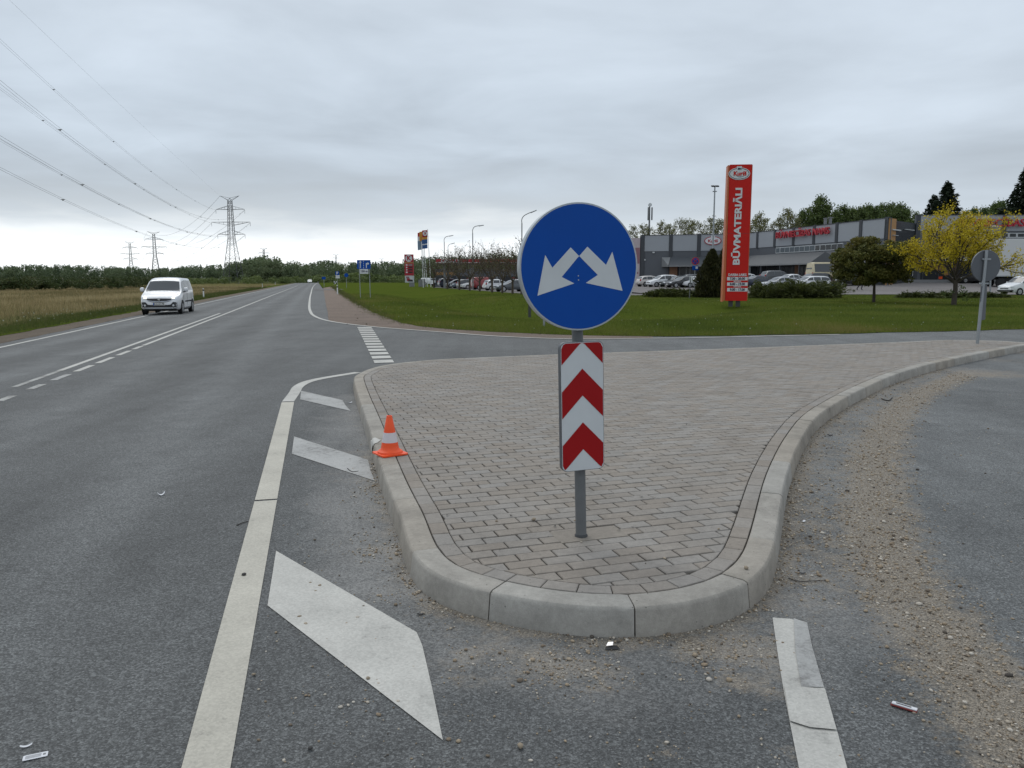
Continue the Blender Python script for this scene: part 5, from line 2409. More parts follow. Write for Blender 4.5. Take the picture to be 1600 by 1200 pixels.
# ================================================================== SHOP BUILDING
m_wall_dark = mat('cladding_dark', (.085, .093, .107), .6, 0, .08, .6)
m_wall_light = mat('cladding_light', (.30, .318, .345), .55, 0, .06, .6)
m_col = mat('column_dark', (.042, .047, .055), .6, 0, .08, 1)
m_canopy = mat('canopy_roof', (.062, .069, .078), .65, 0, .1, 1.5)
m_soffit = mat('canopy_edge', (.20, .205, .21), .6, 0, .08, 2)
m_shopglass = mat('shop_glass', (.030, .034, .038), .25, 0, .3, .8, spec=.4)
m_upglass = mat('upper_glass', (.10, .12, .135), .35, 0, .15, .7, spec=.35)
m_frame = mat('window_frame_white', (.52, .54, .55), .5, 0, .05, 4)
m_shopred = mat('lettering_red', (.38, .012, .025), .5, 0, .08, 4)
m_brick = mat('brick_pier', (.20, .105, .060), .8, 0, .25, 3)
m_ochre = mat('ochre_panel', (.36, .19, .065), .6, 0, .12, .7)
m_roof = mat('roof_felt', (.06, .062, .065), .9, 0, .15, .5)
m_poster = mat('poster', (.42, .36, .38), .6, 0, .1, 1)
m_mauve = mat('poster_mauve', (.24, .12, .14), .6, 0, .1, 1)

TOPZ = 8.5
A0 = at(1003.5, 371, 129)
A1 = at(1163, 366, 124)
B1 = at(1389, 343, 92)
A0.z = A1.z = B1.z = 0
A0, A1, B1 = [Vector((p.x, p.y, 0)) for p in (A0, A1, B1)]
C0 = at(1432, 340, 98)
C0 = Vector((C0.x, 98, 0))
C1 = Vector((100, 97, 0))
shop = wthing('shop_building', 'long low grey building supplies shop with pale upper panels and red lettering', 'building', (45, 110, 0))


class Wall:
    """local frame of a vertical facade from p to q"""

    def __init__(s, p, q):
        s.p, s.q = p, q
        s.d = (q - p).normalized()
        s.n = Vector((s.d.y, -s.d.x, 0))
        if s.n.y > 0:
            s.n = -s.n
        s.L = (q - p).length

    def px(s, x, y):
        w = on_plane(x, y, s.p, s.n)
        return (w - s.p).dot(s.d), w.z

    def slab(s, name, x0, x1, z0, z1, out, m, thick=.1, parent=None):
        b = MB()
        b.prism([s.p + s.d * x + Vector((0, 0, z)) + s.n * out for x, z in ((x0, z0), (x1, z0), (x1, z1), (x0, z1))], -s.n * thick)
        return b.build(name, m, parent or shop)

    def mat4(s, x, z, out):
        return frame(s.p + s.d * x + Vector((0, 0, z)) + s.n * out, s.d, (0, 0, 1))


WA, WB, WC = Wall(A0, A1), Wall(A1, B1), Wall(C0, C1)
WD = Wall(B1, C0)
WA.slab('wall', -.0, WA.L, -.2, TOPZ - .05, 0, m_wall_dark, .4)
WB.slab('wall', 0, WB.L, -.2, TOPZ - .05, 0, m_wall_dark, .4)
WD.slab('dark_glass_front', 0, WD.L, -.2, TOPZ - .2, 0, m_shopglass, .4)
CT = at(1500, 336.5, 98).z
WC.slab('wall', 0, WC.L, -.2, CT, 0, m_wall_dark, .4)
# roof and back
b = MB()
foot = [A0, A1, B1, C0, C1, Vector((100, 170, 0)), Vector((A0.x + 6, 170, 0))]
b.prism([Vector((p.x, p.y, TOPZ - .6)) for p in [A0 + Vector((.5, .5, 0)), A1 + Vector((.2, .6, 0)), B1 + Vector((.6, .6, 0)), C0 + Vector((.5, .6, 0)), C1 + Vector((-.5, .6, 0)), Vector((99, 169, 0)), Vector((A0.x + 6.5, 169, 0))]], (0, 0, .25))
b.build('roof', m_roof, shop, smooth=False)
Wall(A0 + Vector((6, 41, 0)), A0).slab('wall', 0, 41, -.2, TOPZ - .05, 0, m_wall_dark, .3)
# pale upper panels between dark columns
pan_lo_A = WA.px(1070, 392)[1]
cols_A = [WA.px(x, 380)[0] for x in (1004.5, 1048.3, 1092.2, 1136)] + [WA.L - .2]
for x in cols_A:
    WA.slab('column', x - .28, x + .28, -.2, TOPZ + .12, .14, m_col, .3)
for x0, x1 in zip(cols_A, cols_A[1:]):
    WA.slab('facade_panel', x0 + .30, x1 - .30, pan_lo_A, TOPZ, .06, m_wall_light, .05)
cols_B = [.4] + [WB.px(x, 375)[0] for x in (1184, 1211, 1240.3, 1272.2, 1307.5, 1344.7)] + [WB.L - .25]
pan_lo_B = WB.px(1240, 383)[1]
for x in cols_B:
    WB.slab('column', x - .26, x + .26, pan_lo_B - .1, TOPZ + .12, .14, m_col, .3)
for x0, x1 in zip(cols_B, cols_B[1:]):
    WB.slab('facade_panel', x0 + .28, x1 - .28, pan_lo_B, TOPZ, .06, m_wall_light, .05)
# parapet caps
WA.slab('parapet_cap', -.3, WA.L, TOPZ - .02, TOPZ + .06, .12, m_col, .5)
WB.slab('parapet_cap', 0, WB.L + .1, TOPZ - .02, TOPZ + .06, .12, m_col, .5)
# window band on B
wx0, wz1 = WB.px(1212.5, 387)
wx1 = WB.px(1318, 380)[0]
wz1 = WB.px(1212.5, 387)[1]
wz0 = WB.px(1212.5, 396)[1]
NWIN = 13
for i in range(NWIN):
    xa = wx0 + (wx1 - wx0) * i / NWIN
    xb = wx0 + (wx1 - wx0) * (i + 1) / NWIN
    f_ = WB.slab('window', xa + .02, xb - .02, wz0, wz1, .05, m_frame, .05)
    b = MB()
    e = .12 if i in (0, 8) else .065
    b.prism([WB.p + WB.d * x + Vector((0, 0, z)) + WB.n * .056 for x, z in ((xa + e, wz0 + .09), (xb - e, wz0 + .09), (xb - e, wz1 - .09), (xa + e, wz1 - .09))], WB.n * .01)
    pane = add_obj('pane', b.mesh('pane', m_upglass if i < 8 else m_shopglass, shop.location), f_)
# canopy along B and the front of A
cz1 = WB.px(1240, 393.5)[1] - .2
cz0 = WB.px(1240, 409)[1] - .35


def canopy(w, x0, x1, z1, z0, depth):
    b = MB()
    P = lambda x, o, z: w.p + w.d * x + w.n * o + Vector((0, 0, z))
    b.add([P(x0, .15, z1), P(x1, .15, z1), P(x1, depth, z0), P(x0, depth, z0), P(x0, .15, z1 - .2), P(x1, .15, z1 - .2), P(x1, depth, z0 - .15), P(x0, depth, z0 - .15)],
          [(0, 1, 2, 3), (4, 7, 6, 5), (0, 3, 7, 4), (1, 5, 6, 2), (0, 4, 5, 1), (3, 2, 6, 7)])
    b.build('canopy_roof', m_canopy, shop)
    b = MB()
    b.prism([P(x0, depth + .004, z0 - .16), P(x1, depth + .004, z0 - .16), P(x1, depth + .004, z0 + .02), P(x0, depth + .004, z0 + .02)], w.n * .06)
    b.build('canopy_edge', m_soffit, shop)


canopy(WB, -1.0, WB.px(1390, 400)[0] - .3, cz1, cz0, 2.6)
xg = WB.px(1322, 400)[0]
b = MB()
P = lambda x, o, z: WB.p + WB.d * x + WB.n * o + Vector((0, 0, z))
b.add([P(xg - 3.2, 2.9, cz0 + .04), P(xg + 3.2, 2.9, cz0 + .04), P(xg, 2.9, cz0 + 1.35), P(xg, .3, cz0 + 1.5)], [(0, 1, 2), (1, 3, 2), (0, 2, 3), (0, 3, 1)])
b.build('canopy_gable', m_canopy, shop)
# A canopy from px 1042 onwards
ax0 = WA.px(1043, 410)[0]
az1, az0 = WA.px(1050, 402)[1], WA.px(1060, 415.5)[1]
canopy(WA, ax0 + .5, WA.L - 1.5, az1, az0, 2.4)
b = MB()
P = lambda x, o, z: WA.p + WA.d * x + WA.n * o + Vector((0, 0, z))
b.add([P(ax0 + .45, .2, az0 - .15), P(ax0 + .45, 2.46, az0 - .15), P(ax0 + .45, 2.46, az0 + .03), P(ax0 + .45, .2, az1),
       P(ax0 - .9, .2, az0 - .15), P(ax0 - .9, .2, az1)], [(0, 1, 2, 3), (0, 4, 1), (4, 5, 2, 1), (5, 3, 2), (0, 3, 5, 4)])
b.build('canopy_gable', m_soffit, shop)
# shop fronts
bz = .5
sx = np.linspace(WB.px(1172, 420)[0], WB.px(1290, 420)[0], 9)
for x0, x1 in zip(sx, sx[1:]):
    f_ = WB.slab('shop_window', x0 + .05, x1 - .05, bz, cz0 + .3, .04, m_dark, .04)
    b = MB()
    b.prism([WB.p + WB.d * x + Vector((0, 0, z)) + WB.n * .046 for x, z in ((x0 + .15, bz + .1), (x1 - .15, bz + .1), (x1 - .15, cz0 + .2), (x0 + .15, cz0 + .2))], WB.n * .01)
    add_obj('pane', b.mesh('pane', m_shopglass, shop.location), f_)
for x in [WB.px(v, 420)[0] for v in (1176, 1183, 1195, 1213, 1244, 1275, 1300, 1330)]:
    b = MB()
    q = WB.p + WB.d * x + WB.n * 2.45
    b.box((q.x, q.y, cz0 / 2 + .1), (.22, .22, cz0 - .1))
    b.build('canopy_pillar', m_soffit if x < WB.px(1200, 420)[0] else m_col, shop)
for x0, x1 in ((1243, 1250), (1262, 1290)):
    WB.slab('brick_wall', WB.px(x0, 420)[0], WB.px(x1, 420)[0], .2, cz0 - .05, .12, m_brick, .1)
WA.slab('brick_wall', WA.px(1047, 430)[0], WA.px(1059, 430)[0], 0, az0 + .1, .9, m_brick, .9)
WA.slab('shop_window', WA.px(1060, 430)[0], WA.px(1100, 430)[0], .3, az0, .05, m_shopglass, .05)
for v in (1062, 1072, 1078):
    WA.slab('window_post', WA.px(v, 430)[0] - .08, WA.px(v, 430)[0] + .08, .3, az0, .08, m_soffit, .05)
# poster on the left end, small white lamp, satellite box
x0 = -1.6
WA.slab('poster', -1.7, -.32, WA.px(998, 446)[1], WA.px(998, 372)[1], .05, m_poster, .1)
WA.slab('poster_print', -1.68, -.34, WA.px(998, 412)[1], WA.px(998, 387)[1], .06, m_mauve, .01)
WA.slab('poster_print', -1.5, -.5, WA.px(998, 428)[1], WA.px(998, 425)[1], .06, m_mauve, .01)
x_, z_ = WA.px(1021.5, 394.5)
WA.slab('wall_lamp', x_ - .16, x_ + .16, z_ - .1, z_ + .1, .3, m_frame, .3)
x_, z_ = WA.px(1008, 406)
WA.slab('wall_lamp', x_ - .12, x_ + .12, z_ - .1, z_ + .1, .2, m_frame, .2)
# logo ellipse on A
lx, lz = WA.px(1114, 376.3)
b = MB()
el = [WA.p + WA.d * (lx + 1.30 * math.cos(2 * math.pi * i / 36)) + Vector((0, 0, lz + .66 * math.sin(2 * math.pi * i / 36))) + WA.n * .08 for i in range(36)]
b.prism(el, WA.n * .12)
b.build('logo_rim', m_shopred, shop)
b = MB()
el = [WA.p + WA.d * (lx + 1.18 * math.cos(2 * math.pi * i / 36)) + Vector((0, 0, lz + .56 * math.sin(2 * math.pi * i / 36))) + WA.n * .2 for i in range(36)]
b.prism(el, WA.n * .03)
b.build('logo_plate', m_letter, shop)
b = MB()
b.prism([WA.p + WA.d * (lx + x) + Vector((0, 0, lz + z)) + WA.n * .2 for x, z in ((-.3, .50), (.3, .50), (.3, .80), (-.3, .80))], WA.n * .025)
b.build('logo_tab', m_letter, shop)
put_text('logo_lettering', 'Kuriš', .62, m_shopred, shop, WA.mat4(lx, lz - .04, .24), .012, .02, 1.5)
# lettering on B and C
def letter_on(w, s, xa, xb, ya, yb, h, width_scale=1.0):
    (x0, z0), (x1, z1) = w.px(xa, ya), w.px(xb, yb)
    put_text('shop_lettering', s, h, m_shopred, shop, w.mat4((x0 + x1) / 2, (z0 + z1) / 2 - .05, .45), .10, .018, (x1 - x0))


letter_on(WB, 'BŪVNIECĪBAS NAMS', 1217, 1300.5, 367.6, 360.6, 1.22)
letter_on(WC, 'BŪVNIECĪBAS NAMS', 1495, 1647, 351, 346, 1.25)
WC.slab('facade_panel', .35, WC.L, WC.px(1500, 361)[1], CT - .02, .06, m_wall_light, .05)
WC.slab('parapet_cap', 0, WC.L, CT, CT + .08, .12, m_col, .5)
for x in np.arange(0, WC.L, 5.2):
    WC.slab('column', x, x + .5, 0, CT - .05, .10, m_col, .2)
zb1, zb0 = WC.px(1580, 364)[1], WC.px(1580, 371.5)[1]
for x in np.arange(WC.px(1500, 370)[0], WC.px(1500, 370)[0] + 16, .98):
    f_ = WC.slab('window', x, x + .94, zb0, zb1, .05, m_frame, .05)
    b = MB()
    b.prism([WC.p + WC.d * xx + Vector((0, 0, z)) + WC.n * .056 for xx, z in ((x + .1, zb0 + .1), (x + .84, zb0 + .1), (x + .84, zb1 - .08), (x + .1, zb1 - .08))], WC.n * .01)
    add_obj('pane', b.mesh('pane', m_shopglass, shop.location), f_)
# canopy and shop front of C behind the yellow tree
zc1, zc0 = WC.px(1470, 400)[1], WC.px(1470, 408)[1]
WC.slab('canopy_edge', WC.px(1436, 400)[0], 22, zc0, zc1, 1.6, m_frame, 1.5)
f_ = WC.slab('shop_window', WC.px(1440, 400)[0], 22, WC.px(1470, 437)[1], zc0, .06, m_shopglass, .05)
for k_ in range(8):
    x = WC.px(1440, 400)[0] + .2 + k_ * 1.9
    WC.slab('window_post', x, x + .12, WC.px(1470, 437)[1], zc0, .10, m_col, .05)
for xa, xb, ya, yb, m in ((1446, 1475, 412, 423, m_ochre), (1476, 1500, 410, 422, m_mauve), (1465, 1472, 432, 436, m_orange), (1475, 1482, 424, 430, m_ochre), (1423, 1430, 421, 431, m_frame)):
    (x0, z1), (x1, z0) = WC.px(xa, ya), WC.px(xb, yb)
    WC.slab('window_poster', x0, x1, z0, z1, .075, m, .012)
WC.slab('plinth', WC.px(1410, 437)[0], 40, lot_z(50, 96) - .3, WC.px(1470, 437)[1], .9, m_soffit, .9)
# ochre corner tower and white fittings
(x0, z1), (x1, z0) = WD.px(1387, 343.2), WD.px(1397.5, 372)
WD.slab('corner_panel', 0, x1, 0, TOPZ - .02, .12, m_ochre, .3)
for xa, xb, ya, yb in ((1392, 1404, 358, 361), (1412, 1425, 358, 360.5), (1392, 1400, 367, 368.5)):
    (xx0, zz1), (xx1, zz0) = WD.px(xa, ya), WD.px(xb, yb)
    WD.slab('wall_fitting', xx0, xx1, zz0, zz1, .3, m_frame, .2)
# vent pipes on the roof
for v in (1289.5, 1297):
    q = at(v, 352, 112)
    b = MB()
    zt_ = at(v, 342 if v < 1292 else 340.5, 112).z
    b.tube((q.x, q.y, TOPZ - .6), (q.x, q.y, zt_), .22, .22, 12)
    b.tube((q.x, q.y, zt_), (q.x, q.y, zt_ + .12), .30, .30, 12)
    b.build('vent_pipe', m_soffit, shop, smooth=40)

# ================================================================== MASTS, LAMPS, SIGNS
def lamp_post(px, base_Y, top_py, arm_px, arm_py, label, z0=.0, name='street_lamp'):
    t_ = at(px, top_py, base_Y)
    e_ = at(arm_px, arm_py, base_Y)
    o = wthing(name, label, 'street lamp', (t_.x, base_Y, z0), 'street lamps')
    b = MB()
    b.tube((t_.x, base_Y, z0 - .1), (t_.x, base_Y, t_.z - .9), .085, .06, 10)
    b.build('pole', m_post, o, smooth=True)
    b = MB()
    pts = [Vector((t_.x, base_Y, t_.z - .92)), Vector((t_.x, base_Y, t_.z - .45)), Vector((t_.x + (e_.x - t_.x) * .25, base_Y, t_.z)), Vector((e_.x, base_Y, e_.z))]
    b.path(catmull(pts, 5), .045, 8)
    b.build('arm', m_post, o, smooth=True)
    b = MB()
    d = (pts[-1] - pts[-2]).normalized()
    q = pts[-1] - d * .1
    b.box(q - Vector((0, 0, .03)), (.75, .28, .10), Matrix.Rotation(-math.atan2(d.z, d.x), 3, 'Y'), .03)
    b.build('lamp_head', m_galv, o, smooth=40)
    return o


lamp_post(694, 139, 370, 706, 368, 'curved street lamp just right of the flagpoles', 0)
lamp_post(700, 165, 382, 708.5, 380, 'small distant curved street lamp behind the first one', 0)
lamp_post(738.5, 112, 354, 753, 352, 'curved street lamp rising from the twiggy tree row', 0)
lamp_post(815.5, 91, 336, 835, 329.5, 'curved street lamp right beside the edge of the big round sign', 0)
q = at(1117, 292, 100)
mast = wthing('floodlight_mast', 'slim tall mast with floodlights in front of the shop, left of the pylon', 'lamp mast', (q.x, 100, lot_z(q.x, 100)))
b = MB()
b.tube((q.x, 100, 0), (q.x, 100, q.z), .14, .08, 10)
b.build('pole', m_galv, mast, smooth=True)
for dx_ in (-.25, .25):
    b = MB()
    b.box((q.x + dx_, 99.9, q.z + .08), (.42, .5, .16), Matrix.Rotation(.25, 3, 'X'), .03)
    b.build('floodlight', m_black, mast, smooth=40)
b = MB()
b.box((q.x, 100, q.z - .55), (.5, .3, .10), None, .02)
b.build('crossbar', m_galv, mast)
# low lamp beside the yellow tree
q = at(1551, 355, 80)
l2 = wthing('car_park_lamp', 'grey lamp post with a short double head right of the yellow tree', 'lamp post', (at(1547, 455, 80).x, 80, lot_z(47, 80)))
b = MB()
b.tube((at(1547, 457, 80).x, 80, 0), (q.x, 80, q.z), .085, .06, 10)
b.build('pole', m_galv, l2, smooth=True)
b = MB()
b.box((q.x + .15, 80, q.z + .08), (.75, .3, .13), None, .04)
b.build('lamp_head', m_frame, l2, smooth=40)

# antenna mast behind the shop
q = at(1014, 372, 185)
am = wthing('antenna_mast', 'cellular antenna mast rising behind the left end of the shop', 'antenna mast', (q.x, 185, 0))
zt_ = at(1014, 318, 185).z
b = MB()
b.tube((q.x, 185, 0), (q.x, 185, zt_ - .5), .35, .16, 10)
b.build('pole', m_post, am, smooth=True)
for k_ in range(3):
    a = R(90 + 120 * k_ + 20)
    b = MB()
    b.box((q.x + .55 * math.cos(a), 185 + .55 * math.sin(a), zt_ - 2.3), (.32, .3, 2.9), None, .06)
    b.build('antenna_panel', m_soffit, am, smooth=40)
b = MB()
b.tube((q.x, 184.7, zt_ - .35), (q.x, 184.4, zt_ - .35), .42, .42, 16)
b.build('dish', m_letter, am, smooth=40)

# no stopping sign in front of the conical shrub
q = at(1086.5, 408, 66)
ns = wthing('no_stopping_sign', 'round red and blue no stopping sign with a small blue plate before the shop', 'road sign', (q.x, 66, 0))
b = MB()
b.tube((q.x, 66.04, -.1), (q.x, 66.04, q.z + .3), .03, .03, 8)
b.build('pole', m_galv, ns)
NF = sign_frame((q.x, 66, q.z), 0, 0)
b = MB()
disc(b, NF, .32, -.02, 0, 28, .003)
b.build('sign_plate', m_shopred, ns, smooth=35)
b = MB()
disc(b, NF, .245, 0, .003, 28, .0005)
b.build('sign_face', m_blue, ns, smooth=35)
for a in (45, -45):
    b = MB()
    b.box((q.x, 65.993, q.z), (.52, .004, .06), Matrix.Rotation(R(a), 3, 'Y'))
    b.build('red_bar', m_shopred, ns)
z_ = at(1086, 418.5, 66).z
b = MB()
b.box((q.x, 66, z_), (.5, .02, .36))
b.build('extra_plate', m_blue, ns)
b = MB()
b.box((q.x + .12, 65.985, z_ + .02), (.18, .008, .2))
b.build('plate_symbol', m_letter, ns)
# thin post with an edge-on plate
q = at(1077, 467, 62)
tp = wthing('edge_on_sign', 'thin grey post with a small sign seen edge on before the low juniper', 'road sign', (q.x, 62, 0))
b = MB()
b.tube((q.x, 62, -.1), (q.x + .05, 62, at(1078, 432, 62).z), .03, .03, 8)
b.build('pole', m_post, tp)
b = MB()
b.box((q.x + .09, 62, at(1078, 436, 62).z), (.04, .5, .48), Matrix.Rotation(.15, 3, 'Z'))
b.build('sign_plate', m_letter, tp)
# grey post behind the round sign, and delineators
q = G(850, 512)
gp = wthing('grey_sign_post', 'grey steel post standing in the grass behind the big round sign', 'post', (q.x, q.y, 0))
b = MB()
b.tube((q.x, q.y, -.1), (q.x, q.y, 2.1), .035, .035, 10)
b.build('pole', m_galv, gp, smooth=True)
GS = sign_frame((q.x, q.y - .05, 1.75), R(5), 0)
b = MB()
fr_prism(b, GS, rounded_rect(.5, .5, .03), -.01, .01)
b.build('sign_plate', m_signback, gp)


def delineator(p, label, h=.95, dark=False):
    o = thing('delineator_post', label, 'marker post', (p.x, p.y, p.z), 0, 'roadside marker posts')
    b = MB()
    b.prism([(-.06, -.03, -.1), (.06, -.03, -.1), (.05, .03, -.1), (-.05, .03, -.1)], (0, 0, h * (.55 if dark else .72) + .1))
    b.build('lower_post', m_dark if dark else m_whitepaint, o)
    b = MB()
    z0, z1 = (h * .55, h * .60) if dark else (h * .72, h * .88)
    b.prism([(-.06, -.031, z0), (.06, -.031, z0), (.05, .031, z0), (-.05, .031, z0)], (0, 0, z1 - z0))
    b.build('black_band', m_black, o)
    b = MB()
    b.add([(-.06, -.03, z1), (.06, -.03, z1), (.05, .03, z1), (-.05, .03, z1), (-.06, -.03, h), (.06, -.03, h - .05), (.05, .03, h - .05), (-.05, .03, h)],
          [(0, 3, 2, 1), (4, 5, 6, 7), (0, 1, 5, 4), (1, 2, 6, 5), (2, 3, 7, 6), (3, 0, 4, 7)])
    b.build('white_top', m_whitepaint, o)
    return o


delineator(G(527.5, 460), 'white marker post with black band on the gravel edge near the lane sign')
delineator(G(827.5, 493) + Vector((0, 0, .02)), 'dark marker post with white top half hidden beside the round sign', 1.0, True)
for (x, y), l in (((318.5, 466), 'white marker post on the left verge behind the white van'), ((410, 449), 'white marker post on the left verge beyond the van'),
                  ((430, 444.5), 'distant white marker post on the left verge'), ((470, 441), 'farthest white marker post on the left verge')):
    p = GR(x, y)
    delineator(p, l)
p = G(497, 443.3)
delineator(p, 'small white marker post at the mouth of the station road', .8)

# lane arrow sign on two posts
m_plainblue = m_blue
LY = G(570, 466).y
la = wthing('lane_sign', 'blue lane arrow sign above a white 150 m plate on two thin posts', 'road sign', (at(570, 466, LY).x, LY, 0))
for px0, px1 in ((563.3, 561), (578.7, 577)):
    b = MB()
    b.tube((at(px0, 465, LY).x, LY, -.2), (at(px1, 409, LY).x, LY, at(px1, 409, LY).z), .03, .03, 8)
    b.build('pole', m_galv, la)
LF = sign_frame(at(568.3, 413.3, LY - .06), R(-6), R(0))
b = MB()
fr_prism(b, LF, rounded_rect(1.12, .72, .04), -.02, 0)
b.build('sign_plate', m_blue, la)
b = MB()
fr_prism(b, LF, [(-.30, -.28), (-.24, -.28), (-.24, .14), (-.17, .14), (-.27, .32), (-.37, .14), (-.30, .14)], .001, .006)
b.build('arrow', m_letter, la)
b = MB()
fr_prism(b, LF, [(.18, -.28), (.25, -.28), (.25, .03), (.32, .03), (.32, -.05), (.46, .07), (.32, .19), (.32, .11), (.18, .11)], .001, .006)
b.build('arrow', m_letter, la)
for k_ in range(4):
    b = MB()
    fr_prism(b, LF, [(-.03, -.30 + k_ * .17), (.01, -.30 + k_ * .17), (.01, -.21 + k_ * .17), (-.03, -.21 + k_ * .17)], .001, .006)
    b.build('lane_dash', m_letter, la)
L2 = sign_frame(at(568.8, 424, LY - .06), R(-6), R(0))
b = MB()
fr_prism(b, L2, rounded_rect(.70, .38, .03), -.02, 0)
b.build('distance_plate', m_letter, la)
put_text('distance_lettering', '150 m', .24, m_navy, la, frame(fr_pt(L2, 0, 0, .006), L2[1], L2[2]), .003, .006, .56)

# parking sign, blue direction sign, far blue sign
q = at(527, 428, 130)
ps = wthing('parking_sign', 'small blue parking sign with white plates below at the station road', 'road sign', (q.x, 130, 0))
b = MB()
b.tube((q.x, 130.05, -.1), (q.x, 130.05, q.z + .3), .04, .04, 8)
b.build('pole', m_galv, ps)
b = MB()
b.box((q.x, 130, at(527, 427, 130).z), (.62, .03, .62))
b.build('sign_plate', m_blue, ps)
put_text('sign_lettering', 'P', .6, m_letter, ps, frame((q.x, 129.97, at(527, 427, 130).z), (1, 0, 0), (0, 0, 1)), .005, .02)
for yy in (431, 433.7):
    b = MB()
    b.box((q.x + .05, 130, at(527, yy, 130).z), (.68, .03, .24))
    b.build('extra_plate', m_letter, ps)
q = at(541, 430, 135)
bs = wthing('round_blue_sign', 'small round blue sign right of the parking sign', 'road sign', (q.x, 135, 0))
b = MB()
b.tube((q.x, 135.05, -.1), (q.x, 135.05, q.z + .3), .04, .04, 8)
b.build('pole', m_galv, bs)
b = MB()
disc(b, sign_frame((q.x, 135, q.z), R(0), 0), .34, -.02, 0, 24, .003)
b.build('sign_plate', m_blue, bs, smooth=35)
q = at(506, 434.5, 150)
b2 = wthing('far_blue_sign', 'tiny blue sign on a grey post near the far end of the road', 'road sign', (q.x, 150, 0))
b = MB()
b.tube((q.x, 150, -.1), (q.x, 150, q.z), .04, .04, 8)
b.build('pole', m_galv, b2)
b = MB()
b.box((q.x, 149.94, q.z), (.7, .03, .5))
b.build('sign_plate', m_blue, b2)
# black and white chequered marker by the station road
q = G(524, 446.5)
ck = wthing('chequered_marker', 'low black and white chequered marker at the mouth of the station road', 'road marker', (q.x, q.y, 0))
b = MB()
b.tube((q.x - .3, q.y, -.1), (q.x - .3, q.y, 1.15), .03, .03, 8)
b.build('pole', m_galv, ck)
b = MB()
b.box((q.x, q.y, .75), (.72, .03, .62))
b.build('panel', m_whitepaint, ck)
for i in range(3):
    for j in range(2):
        if (i + j) % 2 == 0:
            b = MB()
            b.box((q.x - .24 + i * .24, q.y - .02, .60 + j * .30), (.24, .01, .30))
            b.build('black_square', m_black, ck)

# price totem
TY = 158
q = at(640.5, 446, TY)
tt = wthing('price_totem', 'tall red filling station price totem with a white K in a circle', 'price sign', (q.x, TY, 0))
tw = (at(646.5, 420, TY).x - at(632.5, 420, TY).x)
tx = at(639, 420, TY).x
zz = lambda y: at(639, y, TY).z
m_totgrey = mat('totem_white', (.46, .48, .50), .5, 0, .08, 1)
m_tored = mat('totem_red', (.33, .010, .022), .5, 0, .05, 1)
b = MB()
b.box((tx, TY + .25, (zz(409.5) + zz(397.5)) / 2), (tw, .5, zz(397.5) - zz(409.5)))
b.build('logo_panel', m_tored, tt)
b = MB()
b.box((tx, TY + .25, (zz(411.3) + zz(409.7)) / 2), (tw, .48, zz(409.7) - zz(411.3)))
b.build('orange_stripe', m_ochre, tt)
b = MB()
b.box((tx + .02, TY + .25, (zz(430.5) + zz(411.5)) / 2), (tw, .5, zz(411.5) - zz(430.5)))
b.build('price_panel', m_tored, tt)
b = MB()
b.box((tx + .06, TY + .25, (zz(441.5) + zz(430.7)) / 2), (tw, .48, zz(430.7) - zz(441.5)))
b.build('picture_panel', m_totgrey, tt)
b = MB()
b.box((tx + .5, TY + .25, zz(441.5) / 2 - .2), (tw * .55, .4, zz(441.5) + .4))
b.build('base', m_soffit, tt)
b = MB()
disc(b, sign_frame((tx, TY - .01, zz(403.7)), 0, 0), .68, -.02, 0, 32, .003)
b.build('logo_disc', m_letter, tt, smooth=35)
put_text('logo_lettering', 'K', 1.15, m_tored, tt, frame((tx, TY - .03, zz(403.7)), (1, 0, 0), (0, 0, 1)), .006, .05)
for k_, y_ in enumerate((414, 417.8, 421.5, 425.5)):
    b = MB()
    b.box((tx - .45, TY - .01, zz(y_)), (.34 if k_ % 3 == 0 else .22, .03, .26))
    b.build('fuel_mark', m_letter, tt)
    b = MB()
    b.box((tx + .30, TY - .01, zz(y_)), (.8, .03, .28))
    b.build('price_display', m_black if k_ else m_soffit, tt)
for (dx_, y_, w_, h_, m) in ((-.35, 433.5, .6, .35, m_mauve), (-.1, 437, .8, .5, m_tored), (.2, 438.5, .9, .35, m_black), (.35, 435, .5, .4, m_box)):
    b = MB()
    b.box((tx + .06 + dx_, TY - .01 - .002 * dx_, zz(y_)), (w_, .02, h_))
    b.build('picture_print', m, tt)

# flags
m_flagred, m_flagorange = mat('flag_red', (.36, .03, .035), .8, 0, .1, 2), mat('flag_orange', (.55, .27, .05), .8, 0, .1, 2)
m_flagblue, m_flagpale = mat('flag_blue', (.035, .10, .26), .8, 0, .12, 2), mat('flag_pale_blue', (.22, .30, .38), .8, 0, .15, 2)


def flag_pole(px_t, px_b, py_t, Y, bands, fw, label, fpx):
    t_ = at(px_t, py_t, Y)
    bx = at(px_b, 446, Y).x
    o = wthing('flagpole', label, 'flagpole', (bx, Y, 0), 'filling station flagpoles')
    b = MB()
    b.tube((bx, Y, -.1), (t_.x, Y, t_.z), .075, .045, 8)
    b.build('pole', m_whitepaint, o, smooth=True)
    for ya, yb, m in bands:
        za, zb2 = at(px_t, ya, Y).z, at(px_t, yb, Y).z
        b = MB()
        n = 8
        xa = at(fpx, ya, Y).x
        vs = []
        for j in range(4):
            z = za + (zb2 - za) * j / 3
            for i in range(n + 1):
                f = i / n
                vs.append((t_.x - .06 - (t_.x - .06 - xa) * f + .10 * (za - z) * .2, Y + .22 * math.sin(f * 5 + z * .7) * f, z - .12 * f))
        fs = [(j * (n + 1) + i, j * (n + 1) + i + 1, (j + 1) * (n + 1) + i + 1, (j + 1) * (n + 1) + i) for j in range(3) for i in range(n)]
        b.add(vs, fs)
        b.build('flag', m, o, smooth=60)
    return o


